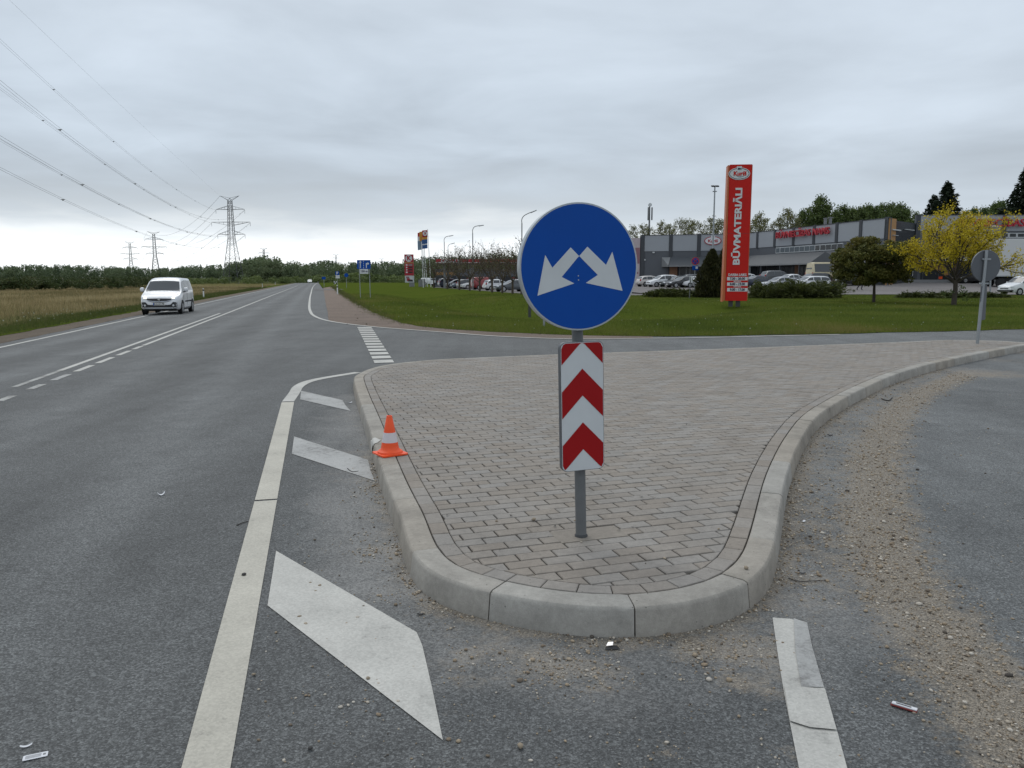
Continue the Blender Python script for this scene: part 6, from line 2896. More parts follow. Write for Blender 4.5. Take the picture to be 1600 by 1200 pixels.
f3 = flag_pole(668.2, 673.5, 358, 150, [(359.3, 370, m_flagred), (370, 373.6, m_flagorange), (373.6, 380.4, m_flagblue), (380.4, 382.2, m_letter), (382.2, 388, m_flagblue)], 1, 'flagpole with a red and blue flag bearing a white K, rightmost of the group', 659.5)
flag_pole(660.5, 668, 361, 152, [(361.5, 376, m_flagorange), (376, 383, m_flagpale)], 1, 'flagpole with an orange and pale blue flag, second from the right', 655.2)
flag_pole(659, 664.5, 362.5, 156, [(363, 369, m_flagred), (369, 376, m_letter), (376, 390, m_flagpale)], 1, 'flagpole with a red, white and pale blue flag, leftmost of the group', 652.5)
flag_pole(658.6, 661.5, 378, 140, [], 1, 'grey pole without a flag in front of the flagpoles', 652)
q = at(663.8, 364.7, 149.7)
b = MB()
FK = sign_frame((q.x + .02, 149.72, q.z - .02), 0, 0)
b.tube(fr_pt(FK, 0, 0, .0), fr_pt(FK, 0, 0, .02), .43, .43, 24)
b.build('flag_emblem', m_letter, f3)
put_text('flag_lettering', 'K', .66, m_flagred, f3, frame(fr_pt(FK, 0, 0, .03), (-1, 0, 0), (0, 0, 1)) @ Matrix.Rotation(math.pi, 4, 'Y') @ Matrix.Scale(-1, 4, (1, 0, 0)), .004, .02)

# bins beside the flagpoles
for v, l in ((656.5, 'grey steel cabinet left of the flagpoles'), (661.5, 'narrower grey cabinet just behind the flagpoles')):
    q = at(v, 440, 155)
    cb = wthing('steel_cabinet', l, 'cabinet', (q.x, 155, 0))
    b = MB()
    b.box((q.x, 155, .75), (.62, .6, 1.4), None, .03)
    b.build('casing', m_soffit, cb)
    b = MB()
    b.box((q.x, 155, 1.48), (.68, .66, .07), None, .02)
    b.build('lid', m_dark, cb)

# filling station canopy and kiosk
SY = 128
st = wthing('filling_station', 'low filling station canopy with a red band behind the twiggy trees', 'filling station', (at(750, 440, SY).x, SY, 0))
cx0, cx1 = at(681, 408, SY).x, at(830, 408, SY).x
za, zb3 = at(740, 404.8, SY).z, at(740, 411.3, SY).z
b = MB()
b.box(((cx0 + cx1) / 2, SY + 5, (za + zb3) / 2), (cx1 - cx0, 10, za - zb3))
b.build('canopy', m_tored, st)
b = MB()
b.box(((cx0 + cx1) / 2, SY - .02, zb3 + .10), (cx1 - cx0 + .04, .06, .12))
b.build('white_stripe', m_letter, st)
b = MB()
b.box(((cx0 + cx1) / 2, SY + 5, zb3 - .03), (cx1 - cx0 - .3, 9.6, .06))
b.build('soffit', m_soffit, st)
put_text('canopy_lettering', 'CIRCLE K', .62, m_letter, st, frame((at(704, 408, SY).x, SY - .05, (za + zb3) / 2 + .03), (1, 0, 0), (0, 0, 1)), .01, .02, at(719, 408, SY).x - at(688, 408, SY).x)
for fx in (.08, .36, .64, .92):
    for dy in (1.5, 8.5):
        b = MB()
        b.box((cx0 + (cx1 - cx0) * fx, SY + dy, zb3 / 2), (.35, .35, zb3))
        b.build('column', m_soffit, st)
kx0, kx1 = at(680, 430, 150).x, at(815, 430, 150).x
b = MB()
b.box(((kx0 + kx1) / 2, 154, 1.7), (kx1 - kx0, 8, 3.4))
b.build('kiosk_wall', m_wall_dark, st)
b = MB()
b.box((kx0 + (kx1 - kx0) * .12, 149.97, 2.55), ((kx1 - kx0) * .24, .06, .5))
b.build('kiosk_band', m_ochre, st)
for k_ in range(8):
    b = MB()
    xx = kx0 + (kx1 - kx0) * (k_ + .5) / 8
    b.box((xx, 149.96, 1.25), ((kx1 - kx0) / 8 - .3, .05, 1.7))
    b.build('kiosk_window', m_shopglass, st)
for k_, v in enumerate((733, 768, 803)):
    q = at(v, 435, SY + 3)
    pmp = wthing('fuel_pump', ['red fuel pump under the left part of the station canopy', 'red fuel pump behind the red delivery van', 'red fuel pump near the edge of the round sign'][k_], 'fuel pump', (q.x, SY + 3, .05))
    b = MB()
    b.box((q.x, SY + 3, .95), (.7, .5, 1.8), None, .05)
    b.build('casing', m_tored, pmp)
    b = MB()
    b.box((q.x, SY + 2.735, 1.35), (.5, .02, .45))
    b.build('display', m_letter, pmp)

# ================================================================== POWER LINE
m_lattice = mat('lattice_steel', (.075, .080, .087), .6, .3, .1, 1)
m_wire = mat('wire_aluminium', (.17, .175, .18), .5, .4, .1, 1)
m_insul = mat('insulator_glass', (.07, .08, .08), .3, 0, .1, 5)
TOWERS = [((365, 441), 306, 370), ((244.5, 441), 362, 640), ((206.5, 441), 377.5, 800), ((414, 440), 387.5, 830), ((526, 440), 397, 930), ((597, 440), 403.5, 1150)]


def make_tower(name, label, base, Htot, rz, group, detail=True):
    o = thing(name, label, 'power pylon', base, rz, group)
    k = Htot / 41.0
    t = .12 if detail else .20
    zs = [0, 4.5, 8.5, 12, 15, 17.5, 19.5, 21.3, 23, 24.7, 26.4, 28.1, 29.8, 31.5, 33.2, 35, 37, 39]
    def half(z):
        if z < 21.3:
            return 3.9 + (1.25 - 3.9) * (z / 21.3)
        return 1.25 + (.75 - 1.25) * ((z - 21.3) / 17.7)
    cor = ((1, 1), (1, -1), (-1, -1), (-1, 1))
    for c in cor:
        b = MB()
        for a_, b_ in zip(zs, zs[1:]):
            b.tube(Vector((c[0] * half(a_), c[1] * half(a_), a_)) * k, Vector((c[0] * half(b_), c[1] * half(b_), b_)) * k, t * 1.15, t * 1.15, 4, False)
        b.build('leg', m_lattice, o)
    b = MB()
    for a_, b_ in zip(zs, zs[1:]):
        for i in range(4):
            c0, c1 = cor[i], cor[(i + 1) % 4]
            p00 = Vector((c0[0] * half(a_), c0[1] * half(a_), a_)) * k
            p10 = Vector((c1[0] * half(a_), c1[1] * half(a_), a_)) * k
            p01 = Vector((c0[0] * half(b_), c0[1] * half(b_), b_)) * k
            p11 = Vector((c1[0] * half(b_), c1[1] * half(b_), b_)) * k
            b.tube(p00, p11, t * .40, t * .40, 4, False)
            b.tube(p10, p01, t * .40, t * .40, 4, False)
            if b_ in (12, 21.3, 28.1, 35):
                b.tube(p01, p11, t * .4, t * .4, 4, False)
    b.build('bracing', m_lattice, o)
    att = {}
    for key, z, L, up in (('upper', 34.8, 6.9, 1.6), ('middle', 29.0, 9.3, -1.5), ('lower', 23.3, 6.6, 1.7)):
        for sg in (-1, 1):
            b = MB()
            tip = Vector((sg * L, 0, z)) * k
            h = half(z)
            for yy in (1, -1):
                b.tube(Vector((sg * h, yy * h, z)) * k, tip, t * .8, t * .7, 4, False)
                b.tube(Vector((sg * h, yy * h, z + up)) * k, tip, t * .7, t * .6, 4, False)
            for f in (.3, .55, .8):
                pa = Vector((sg * (h + (L - h) * f), 0, z)) * k
                b.tube(pa, pa + Vector((0, 0, up * (1 - f))) * k, t * .45, t * .45, 4, False)
            b.build('crossarm', m_lattice, o)
            b = MB()
            for q_ in range(5):
                z_ = z - .3 - q_ * .32
                b.tube(Vector((sg * L, 0, z_)) * k, Vector((sg * L, 0, z_ - .14)) * k, .13 * k, .13 * k, 6)
            b.tube(tip, tip - Vector((0, 0, 2.0)) * k, .03, .03, 4)
            b.build('insulator', m_insul, o)
            att[(key, sg)] = tip - Vector((0, 0, .35)) * k
    for sg in (-1, 1):
        b = MB()
        tip = Vector((sg * 4.6, 0, 41)) * k
        for yy in (1, -1):
            b.tube(Vector((sg * .75, yy * .75, 39)) * k, tip, t * .7, t * .6, 4, False)
            b.tube(Vector((-sg * .75, yy * .75, 39)) * k, Vector((0, 0, 40)) * k, t * .5, t * .5, 4, False)
        b.tube(Vector((0, 0, 40)) * k, tip, t * .7, t * .6, 4, False)
        b.build('earth_wire_arm', m_lattice, o)
        att[('earth', sg)] = tip
    return o, att


T_OBJ = []
T_LAB = ['nearest lattice power pylon standing on the field edge left of the road', 'second lattice power pylon, half as tall, left of the nearest one',
         'third lattice power pylon farther left above the wood', 'tiny lattice pylon above the trees right of the nearest one',
         'tiny far lattice pylon above the wood left of the lane sign', 'faintest far lattice pylon above the wood right of the lane sign']
bases = []
for (bx, by), ty, Y in TOWERS:
    p = at(bx, by, Y)
    bases.append((Vector((p.x, Y, -1.0)), at(bx, ty, Y).z + 1.0))
TDIR = []
ldir1 = (bases[1][0] - bases[0][0]).normalized()
for i, ((bp, Ht), lab) in enumerate(zip(bases, T_LAB)):
    rz = R(-4) if i == 0 else math.atan2(ldir1.y, ldir1.x) - math.pi / 2 if i < 3 else R(10)
    T_OBJ.append(make_tower('power_pylon', lab, tuple(bp), Ht, rz, 'power pylons', i == 0))


def world_att(i, key):
    o, att = T_OBJ[i]
    return Matrix.Translation(o.location) @ o.rotation_euler.to_matrix().to_4x4() @ att[key]


# near span: it passes over the camera's left and ends at a pylon behind the picture
SPAN_TO = Vector((-34, -14, 0))
sp_d = (Vector((SPAN_TO.x, SPAN_TO.y, 0)) - Vector((bases[0][0].x, bases[0][0].y, 0)))
SPL = sp_d.length
sp_d.normalize()
sp_n = Vector((sp_d.y, -sp_d.x, 0))
WIRES = [(('earth', -1), (0, -14), (150, 128), 1, .022, 'thin earth wire highest in the sky on the left'),
         (('upper', -1), (0, 63), (186, 228), 2, .028, 'upper outer power conductor pair sweeping up to the left edge'),
         (('upper', 1), (0, 128), (129, 229), 2, .028, 'upper inner power conductor pair crossing the left sky'),
         (('middle', -1), (0, 138), (150, 247), 2, .028, 'middle outer power conductor pair crossing the left sky'),
         (('middle', 1), (0, 214), (119, 283), 2, .028, 'middle inner power conductor pair crossing the left sky'),
         (('lower', -1), (0, 219), (130, 291), 2, .028, 'lower outer power conductor pair crossing the left sky'),
         (('lower', 1), (0, 263), (138, 330), 2, .028, 'lowest power conductor pair crossing the left sky')]
for key, pe, pm, nb_, rad, lab in WIRES:
    a = world_att(0, key)
    pe_w = on_plane(*pe, a, sp_n)
    pm_w = on_plane(*pm, a, sp_n)
    s1 = (pm_w - a).dot(sp_d)
    s2 = (pe_w - a).dot(sp_d)
    # parabola through the three points
    A_ = np.array([[s1, s1 * s1], [s2, s2 * s2]])
    c1, c2 = np.linalg.solve(A_, np.array([pm_w.z - a.z, pe_w.z - a.z]))
    o = wthing('power_line', lab, 'power line', tuple(a), 'near span of the power line')
    for k_ in range(nb_):
        off = sp_n * ((k_ - .5) * .42 if nb_ == 2 else 0)
        pts = []
        for s in np.linspace(0, SPL, 60):
            pts.append(a + off + sp_d * s + Vector((0, 0, c1 * s + c2 * s * s)))
        b = MB()
        b.path(pts, rad * .48, 5)
        b.build('conductor', m_wire, o, smooth=True)
    if nb_ == 2:
        for s in np.arange(25, SPL - 20, 42):
            z = c1 * s + c2 * s * s
            b = MB()
            q = a + sp_d * s + Vector((0, 0, z))
            b.tube(q - sp_n * .24, q + sp_n * .24, .04, .04, 6)
            b.box(q - Vector((0, 0, .08)), (.15, .15, .14))
            b.build('spacer', m_wire, o)
for i, j in ((0, 1), (1, 2)):
    for key in list(T_OBJ[0][1]):
        if key == ('earth', 1):
            continue
        a, c = world_att(i, key), world_att(j, key)
        n = 24
        pts = [a.lerp(c, t / n) - Vector((0, 0, 9.0 * 4 * (t / n) * (1 - t / n))) for t in range(n + 1)]
        b = MB()
        b.path(pts, .05, 4)
        o = b.build('power_line', m_wire, None)
        arm = ('right peak' if key[0] == 'earth' and key[1] > 0 else 'left peak' if key[0] == 'earth' else '%s %s arm' % (key[0], 'left' if key[1] < 0 else 'right'))
        tag(o, 'thin far wire from the %s of the %s pylon to the %s one' % (arm, ('nearest', 'second')[i], ('second', 'third')[i]), 'power line', 'far spans of the power line')

# ================================================================== VEGETATION
vr = random.Random(21)
vn = np.random.RandomState(21)
m_bark = mat('bark', (.055, .045, .036), .9, 0, .3, 8, .3, 30)
m_bark_grey = mat('bark_grey', (.13, .125, .11), .9, 0, .3, 4, .2, 20)
m_bark_twig = mat('bark_twig', (.075, .058, .042), .9, 0, .3, 8)
L_MAPLE = leaf_mat('leaf_maple', [(0.049, 0.066, 0.017), (0.093, 0.1, 0.025), (0.136, 0.126, 0.03), (0.198, 0.147, 0.039)])
L_YELLOW = leaf_mat('leaf_yellow', [(0.211, 0.177, 0.014), (0.42, 0.332, 0.019), (0.588, 0.461, 0.029), (0.7, 0.57, 0.053)])
L_TWIG = leaf_mat('leaf_twiggy', [(0.048, 0.041, 0.019), (0.090, 0.072, 0.034), (0.120, 0.086, 0.043), (0.102, 0.108, 0.036)])
L_SPRUCE = leaf_mat('leaf_spruce', [(0.010, 0.017, 0.010), (0.017, 0.028, 0.014), (0.026, 0.041, 0.019)])
L_JUNIPER = leaf_mat('leaf_juniper', [(.016, .021, .008), (.030, .034, .012), (.052, .048, .017), (.055, .066, .02)])
L_SPREAD = leaf_mat('leaf_spreading_juniper', [(0.019, 0.029, 0.011), (0.046, 0.058, 0.017), (0.082, 0.096, 0.025), (0.114, 0.132, 0.036)])
L_ASPEN = leaf_mat('leaf_aspen', [(0.110, 0.101, 0.050), (0.160, 0.160, 0.062), (0.187, 0.193, 0.066), (0.231, 0.226, 0.099)])
L_BIRCH = leaf_mat('leaf_birch', [(0.040, 0.064, 0.020), (0.071, 0.106, 0.030), (0.109, 0.149, 0.041), (0.144, 0.184, 0.057)])
L_WOOD = leaf_mat('leaf_wood_hazed', [(0.073, 0.104, 0.06), (0.105, 0.144, 0.075), (0.146, 0.185, 0.094), (0.19, 0.218, 0.116)])  # greens paled and greyed: the haze of distance is put into the colour
L_BUSH = leaf_mat('leaf_bush', [(0.027, 0.045, 0.015), (0.045, 0.069, 0.020), (0.065, 0.085, 0.027), (0.094, 0.092, 0.037)])
L_LOWSHRUB = leaf_mat('leaf_low_shrub', [(.012, .022, .008), (.024, .040, .012), (.036, .055, .016)])
L_GRASS = leaf_mat('grass_blade', [(0.06, 0.086, 0.012), (0.099, 0.132, 0.019), (0.139, 0.168, 0.025), (0.224, 0.183, 0.059)])
L_GRASS2 = leaf_mat('verge_grass_blade', [(0.044, 0.065, 0.014), (0.069, 0.093, 0.021), (0.109, 0.119, 0.031), (0.207, 0.161, 0.075)])
L_DRY = leaf_mat('dry_grass_blade', [(0.086, 0.101, 0.034), (0.218, 0.172, 0.082), (0.356, 0.282, 0.144), (0.483, 0.402, 0.228)])


def quads(C, size, rs, flat=0.0, up=None, aspect=.62, tint=None):
    """random leaf quads round centres C (n,3)"""
    n = len(C)
    a = rs.normal(size=(n, 3))
    if up is not None:
        a = a * (1 - up[1]) + np.asarray(up[0]) * up[1]
    a /= np.linalg.norm(a, axis=1)[:, None]
    b = rs.normal(size=(n, 3))
    if flat:
        b[:, 2] *= (1 - flat)
    b -= (b * a).sum(1)[:, None] * a
    b /= np.linalg.norm(b, axis=1)[:, None] + 1e-9
    s = (np.asarray(size) * rs.uniform(.6, 1.3, n))[:, None]
    V = np.empty((n, 4, 3))
    V[:, 0] = C - a * s
    V[:, 1] = C + b * s * aspect * .9 - a * s * .1
    V[:, 2] = C + a * s
    V[:, 3] = C - b * s * aspect * .9 + a * s * .1
    F = np.arange(n * 4).reshape(n, 4)
    return V.reshape(-1, 3), F


def clump_cloud(centers, radii, per, size, rs, squash=.75, tint_base=None, spread=.35, shell=.5):
    """leaves in fluffy clumps; returns V,F,tint"""
    Cs, T = [], []
    for i, (c, r) in enumerate(zip(centers, radii)):
        n = max(4, int(per * (r / np.mean(radii)) ** 2))
        d = rs.normal(size=(n, 3))
        d /= np.linalg.norm(d, axis=1)[:, None]
        rr = r * rs.uniform(shell, 1.0, n)[:, None]
        p = d * rr * np.array([1, 1, squash]) + np.asarray(c)
        Cs.append(p)
        tb = rs.uniform(0, 1) if tint_base is None else tint_base[i]
        T.append(np.clip(tb * (1 - spread) + rs.uniform(0, 1, n) * spread, 0, 1))
    C = np.concatenate(Cs)
    V, F = quads(C, size, rs)
    return V, F, np.concatenate(T)


def grow(rs, base, d, length, rad, level, maxlevel, kids, spread, up, segs, tips, gnarl=.12, shrink=.68):
    """recursive limbs: segs (p0,p1,r0,r1), tips (p,dir,level)"""
    p = Vector(base)
    d = Vector(d).normalized()
    n = 3 if level else 4
    pts = [p.copy()]
    dirs = [d.copy()]
    for i in range(n):
        d = (d + Vector((rs.normal(0, gnarl), rs.normal(0, gnarl), rs.normal(0, gnarl) + up))).normalized()
        p = p + d * (length / n)
        pts.append(p.copy())
        dirs.append(d.copy())
    for i in range(n):
        segs.append((pts[i], pts[i + 1], rad * (1 - .45 * i / n), rad * (1 - .45 * (i + 1) / n)))
        if level >= 1:
            tips.append((pts[i + 1], dirs[i + 1], level))
    if level >= maxlevel:
        return
    for k in range(kids[level]):
        f = .35 + .65 * (k + rs.uniform(.2, .8)) / kids[level]
        i = min(n - 1, int(f * n))
        q = pts[i].lerp(pts[i + 1], f * n - i)
        az = k * 2.4 + rs.uniform(-.5, .5)
        side = dirs[i + 1].orthogonal().normalized()
        side = Matrix.Rotation(az, 3, dirs[i + 1]) @ side
        nd = (dirs[i + 1] * math.cos(spread[level]) + side * math.sin(spread[level]))
        grow(rs, q, nd, length * shrink * rs.uniform(.75, 1.15), rad * .52, level + 1, maxlevel, kids, spread, up, segs, tips, gnarl, shrink)


def tubes_mesh(name, segs, m, n=5, minr=0.0):
    V, F = [], []
    for p0, p1, r0, r1 in segs:
        if max(r0, r1) < minr:
            continue
        d = (p1 - p0).normalized()
        a = d.orthogonal().normalized()
        b = d.cross(a)
        k = len(V)
        nn = n if r0 > .02 else 3
        for p, r in ((p0, r0), (p1, r1)):
            for i in range(nn):
                t = 2 * math.pi * i / nn
                V.append(tuple(p + a * (math.cos(t) * r) + b * (math.sin(t) * r)))
        for i in range(nn):
            F.append((k + i, k + (i + 1) % nn, k + nn + (i + 1) % nn, k + nn + i))
    return np_mesh(name, V, F, m, None, True)


def tree_thing(name, label, loc, trunk_me, crown_me, cat='tree', group=None, rz=0, sc=1.0, crown='crown'):
    o = thing(name, label, cat, loc, rz, group)
    if trunk_me is not None:
        add_obj('trunk', trunk_me, o)
    add_obj(crown, crown_me, o)
    o.scale = (sc, sc, sc) if not isinstance(sc, tuple) else sc
    return o


# ---- round dark maple on the lawn
q = G(1365, 474)
segs, tips = [], []
grow(vn, (0, 0, 0), (0, 0, 1), 1.7, .115, 0, 0, [0], [0], .3, segs, tips, .03)
for k in range(9):
    a = k * 2.4
    grow(vn, (0, 0, 1.25 + .05 * k), (math.cos(a), math.sin(a), .75), 1.5, .05, 1, 2, [0, 4], [0, .7], .05, segs, tips, .15, .6)
cen, rad, tb = [], [], []
for i in range(190):
    a, u_ = vn.uniform(0, 6.28), vn.uniform(0, 1)
    rr = math.sqrt(u_)
    zc_ = vn.uniform(-1, 1) if i % 2 else vn.uniform(.3, 1)
    zz_ = 2.45 + (1.75 * math.sqrt(max(0, 1 - rr * rr * .85)) * zc_ if zc_ > 0 else 1.15 * zc_ * (1 - rr ** 6 * .5))
    r_ = vn.uniform(.34, .60)
    cen.append((rr * 2.45 * math.cos(a), rr * 2.3 * math.sin(a), zz_))
    rad.append(r_)
    tb.append(vn.uniform(0, .85))
V, F, T = clump_cloud(cen, rad, 150, .085, vn, .6, tb, .4, .55)
tree_thing('round_maple', 'dense dark round crowned tree on a short trunk on the lawn right of the pylon', (q.x, q.y, .0),
           tubes_mesh('trunk', segs, m_bark, 8), np_mesh('crown', V, F, L_MAPLE, {'tint': ('FACE', T)}))

# ---- yellow leaved tree
q = G(1490, 478)
segs, tips = [], []
segs.append((Vector((0, 0, -.1)), Vector((.03, 0, .9)), .16, .13))
segs.append((Vector((.03, 0, .9)), Vector((0, .02, 1.7)), .13, .11))
NBR = 17
for k in range(NBR):
    a = k * 2.4 + vn.uniform(-.3, .3)
    el = vn.uniform(.25, .8) if k < 9 else vn.uniform(.8, 1.35)
    b0 = Vector((0, .02, 1.15 + .55 * k / NBR))
    L = vn.uniform(1.9, 2.6) * (1.0 if k < 9 else 1.15)
    grow(vn, b0, (math.cos(a) * math.cos(el), math.sin(a) * math.cos(el), math.sin(el)), L, .048, 1, 3, [0, 6, 3], [0, .6, .6], .10, segs, tips, .10, .42)
C, T = [], []
for p, d, lv in tips:
    if p.z < 1.7:
        continue
    n = 16 if lv > 2 else 11 if lv > 1 else 4
    tb = vn.uniform(0, .5)
    for i in range(n):
        C.append(np.array(p) + vn.normal(size=3) * np.array([.085, .085, .13]))
        T.append(tb + vn.uniform(0, .5))
C = np.array(C)
_k = at(1490, 324, q.y).z / np.percentile(C[:, 2], 99.7)
_kw = (at(1572, 400, q.y).x - at(1426, 400, q.y).x) / (np.percentile(C[:, 0], 99) - np.percentile(C[:, 0], 1))
print('yellow scale', _k, _kw, len(C))
_S = np.array([_kw, _kw, _k])
C = C * _S
segs = [(Vector((a.x * _kw, a.y * _kw, a.z * _k)), Vector((b.x * _kw, b.y * _kw, b.z * _k)), r0, r1) for a, b, r0, r1 in segs]
V, F = quads(C, .058, vn)
yt = tree_thing('yellow_tree', 'open tree with bright yellow young leaves on the lawn beside the far sign', (q.x, q.y, 0), tubes_mesh('trunk', segs, m_bark, 7),
                np_mesh('crown', V, F, L_YELLOW, {'tint': ('FACE', np.array(T))}))
cen = [(vn.uniform(-.8, .8), vn.uniform(-.3, .3), vn.uniform(.4, 1.2)) for _ in range(14)]
V, F, T = clump_cloud(cen, [.2] * 14, 16, .06, vn, .8)
add_obj('suckers', np_mesh('suckers', V, F, L_BIRCH, {'tint': ('FACE', T)}), yt)['kind'] = 'stuff'


# ---- conical dark junipers by the pylon
def conical(h, r, n, rs):
    z = rs.uniform(0.02, 1, n)
    a = rs.uniform(0, 6.28, n)
    env = r * np.minimum(1, (1 - z) * 1.5 + .04) ** .8 * np.minimum(1, .55 + z * 3)
    env = env * (1 + .25 * np.sin(a * 5 + z * 14) * rs.uniform(.4, 1, n))
    rr = env * np.sqrt(rs.uniform(.25, 1, n))
    C = np.stack([rr * np.cos(a), rr * np.sin(a), z * h], 1)
    up = np.stack([np.cos(a) * .45, np.sin(a) * .45, np.ones(n)], 1)
    V, F = quads(C, .13, rs, 0, (up, .75), .42)
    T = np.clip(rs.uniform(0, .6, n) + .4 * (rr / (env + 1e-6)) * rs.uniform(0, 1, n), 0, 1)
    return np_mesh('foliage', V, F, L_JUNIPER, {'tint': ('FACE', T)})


trunk_small = tubes_mesh('trunk', [(Vector((0, 0, -.05)), Vector((0, 0, 1.2)), .09, .05)], m_bark)
q = at(1111, 466, 64)
h = at(1110, 390, 64).z
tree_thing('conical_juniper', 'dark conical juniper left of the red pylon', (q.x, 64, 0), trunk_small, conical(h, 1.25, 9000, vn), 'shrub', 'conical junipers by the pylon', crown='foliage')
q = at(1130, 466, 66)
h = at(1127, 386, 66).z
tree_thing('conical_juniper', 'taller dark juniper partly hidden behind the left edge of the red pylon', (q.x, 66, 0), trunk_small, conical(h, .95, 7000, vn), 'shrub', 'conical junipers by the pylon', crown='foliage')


def spreading(w, dpt, h, n, rs, lumps=7):
    """low juniper: many arching fronds that end in ragged pointed tips"""
    nf = max(40, n // 55)
    C, U, T = [], [], []
    for i in range(nf):
        ox, oy = rs.uniform(-w / 2 * .78, w / 2 * .78), rs.uniform(-dpt / 2 * .5, dpt / 2 * .5)
        env = max(.25, 1 - (abs(ox) / (w / 2)) ** 3)
        a = rs.uniform(0, 6.28)
        el = rs.uniform(.15, .75)
        L = h * rs.uniform(.55, 1.25) / max(.45, math.sin(el) + .25) * (.55 + .45 * env) * .9
        L = min(L, w * .24)
        k = 55
        t = rs.uniform(.05, 1, k) ** .8
        d = np.array([math.cos(a) * math.cos(el) * 1.25, math.sin(a) * math.cos(el), math.sin(el)])
        p = np.array([ox, oy, .05])[None] + d[None] * (t * L)[:, None] + rs.normal(size=(k, 3)) * (.13 * (1 - t * .75))[:, None] - np.array([0, 0, .22 * L])[None] * (t ** 3)[:, None]
        p[:, 2] = np.maximum(p[:, 2], .02)
        C.append(p)
        U.append(np.tile(d - np.array([0, 0, .1]), (k, 1)))
        tb = rs.uniform(0, .35)
        T.append(np.clip(tb + t * .45 + rs.uniform(-.15, .25, k), 0, 1))
    C = np.concatenate(C)
    C[:, 2] *= h / np.percentile(C[:, 2], 99)
    V, F = quads(C, .13, rs, 0, (np.concatenate(U), .85), .30)
    return np_mesh('foliage', V, F, L_SPREAD, {'tint': ('FACE', np.concatenate(T))})


def bed(name, label, xa, xb, base_py, top_py, Y, n, dpt=3.0, lumps=7, cat='shrub', group=None):
    a, b = at(xa, base_py, Y), at(xb, base_py, Y)
    h = at((xa + xb) / 2, top_py, Y).z
    return tree_thing(name, label, ((a.x + b.x) / 2, Y, 0.0), None, spreading(b.x - a.x, dpt, h, n, vn, lumps), cat, group, crown='foliage')


bed('spreading_juniper', 'low spreading juniper on the lawn left of the conical juniper', 1006, 1098, 467, 452, 66, 9000)
bed('spreading_juniper', 'large spreading juniper on the lawn right of the red pylon', 1176, 1310, 468, 440.5, 62.5, 20000, 3.5, 10)
bed('low_shrub', 'low dark ground shrub behind the trunk of the yellow tree', 1400, 1490, 466, 457, 63, 7000, 2.5, 8)
bed('low_shrub', 'low dark ground shrub between the yellow tree and the far sign', 1480, 1570, 466, 457.5, 63.5, 7000, 2.5, 8)

# ---- row of twiggy trees beside the filling station
def twiggy(seed):
    rs = np.random.RandomState(seed)
    segs, tips = [], []
    segs.append((Vector((0, 0, -.1)), Vector((0, 0, 1.55)), .15, .12))
    for k in range(8):
        a = k * 2.4 + rs.uniform(-.4, .4)
        el = rs.uniform(.55, 1.25)
        grow(rs, (0, 0, 1.3 + .06 * k), (math.cos(a) * math.cos(el), math.sin(a) * math.cos(el), math.sin(el)), rs.uniform(2.4, 3.4), .055, 1, 3, [0, 5, 3], [0, .7, .65], .05, segs, tips, .15, .55)
    C, T = [], []
    for p, d, lv in tips:
        if rs.uniform() < .45:
            continue
        for i in range(3 if p.z < 4.0 else 2):
            C.append(np.array(p) + rs.normal(size=3) * .12)
            T.append(rs.uniform(0, 1))
    V, F = quads(np.array(C), .085, rs)
    segs = [(a, b, max(r0, .012), max(r1, .010)) for a, b, r0, r1 in segs]
    return tubes_mesh('trunk', segs, m_bark_twig, 5), np_mesh('crown', V, F, L_TWIG, {'tint': ('FACE', np.array(T))})


tw = [twiggy(3), twiggy(11), twiggy(19)]
ROWPX = [678, 699, 718, 734, 749.5, 769, 785, 801, 815]
RLAB = ['leftmost twiggy tree of the row, beside the flagpoles', 'second twiggy tree from the flagpoles', 'third twiggy tree from the flagpoles', 'twiggy tree with a leaning spray of twigs below the curved lamp',
        'twiggy tree in front of the left end of the red van', 'twiggy tree in front of the right end of the red van', 'twiggy tree with a forked trunk before the grey saloon',
        'twiggy tree just left of the round sign edge', 'twiggy tree at the end of the row, partly behind the round sign']
for i, (x, l) in enumerate(zip(ROWPX, RLAB)):
    p = row_pt(x, 0.0)
    t_, c_ = tw[i % 3]
    tree_thing('twiggy_tree', l, (p.x, p.y, -.05), t_, c_, 'tree', 'row of twiggy trees by the filling station', vr.uniform(0, 6.28), vr.uniform(.88, 1.06))


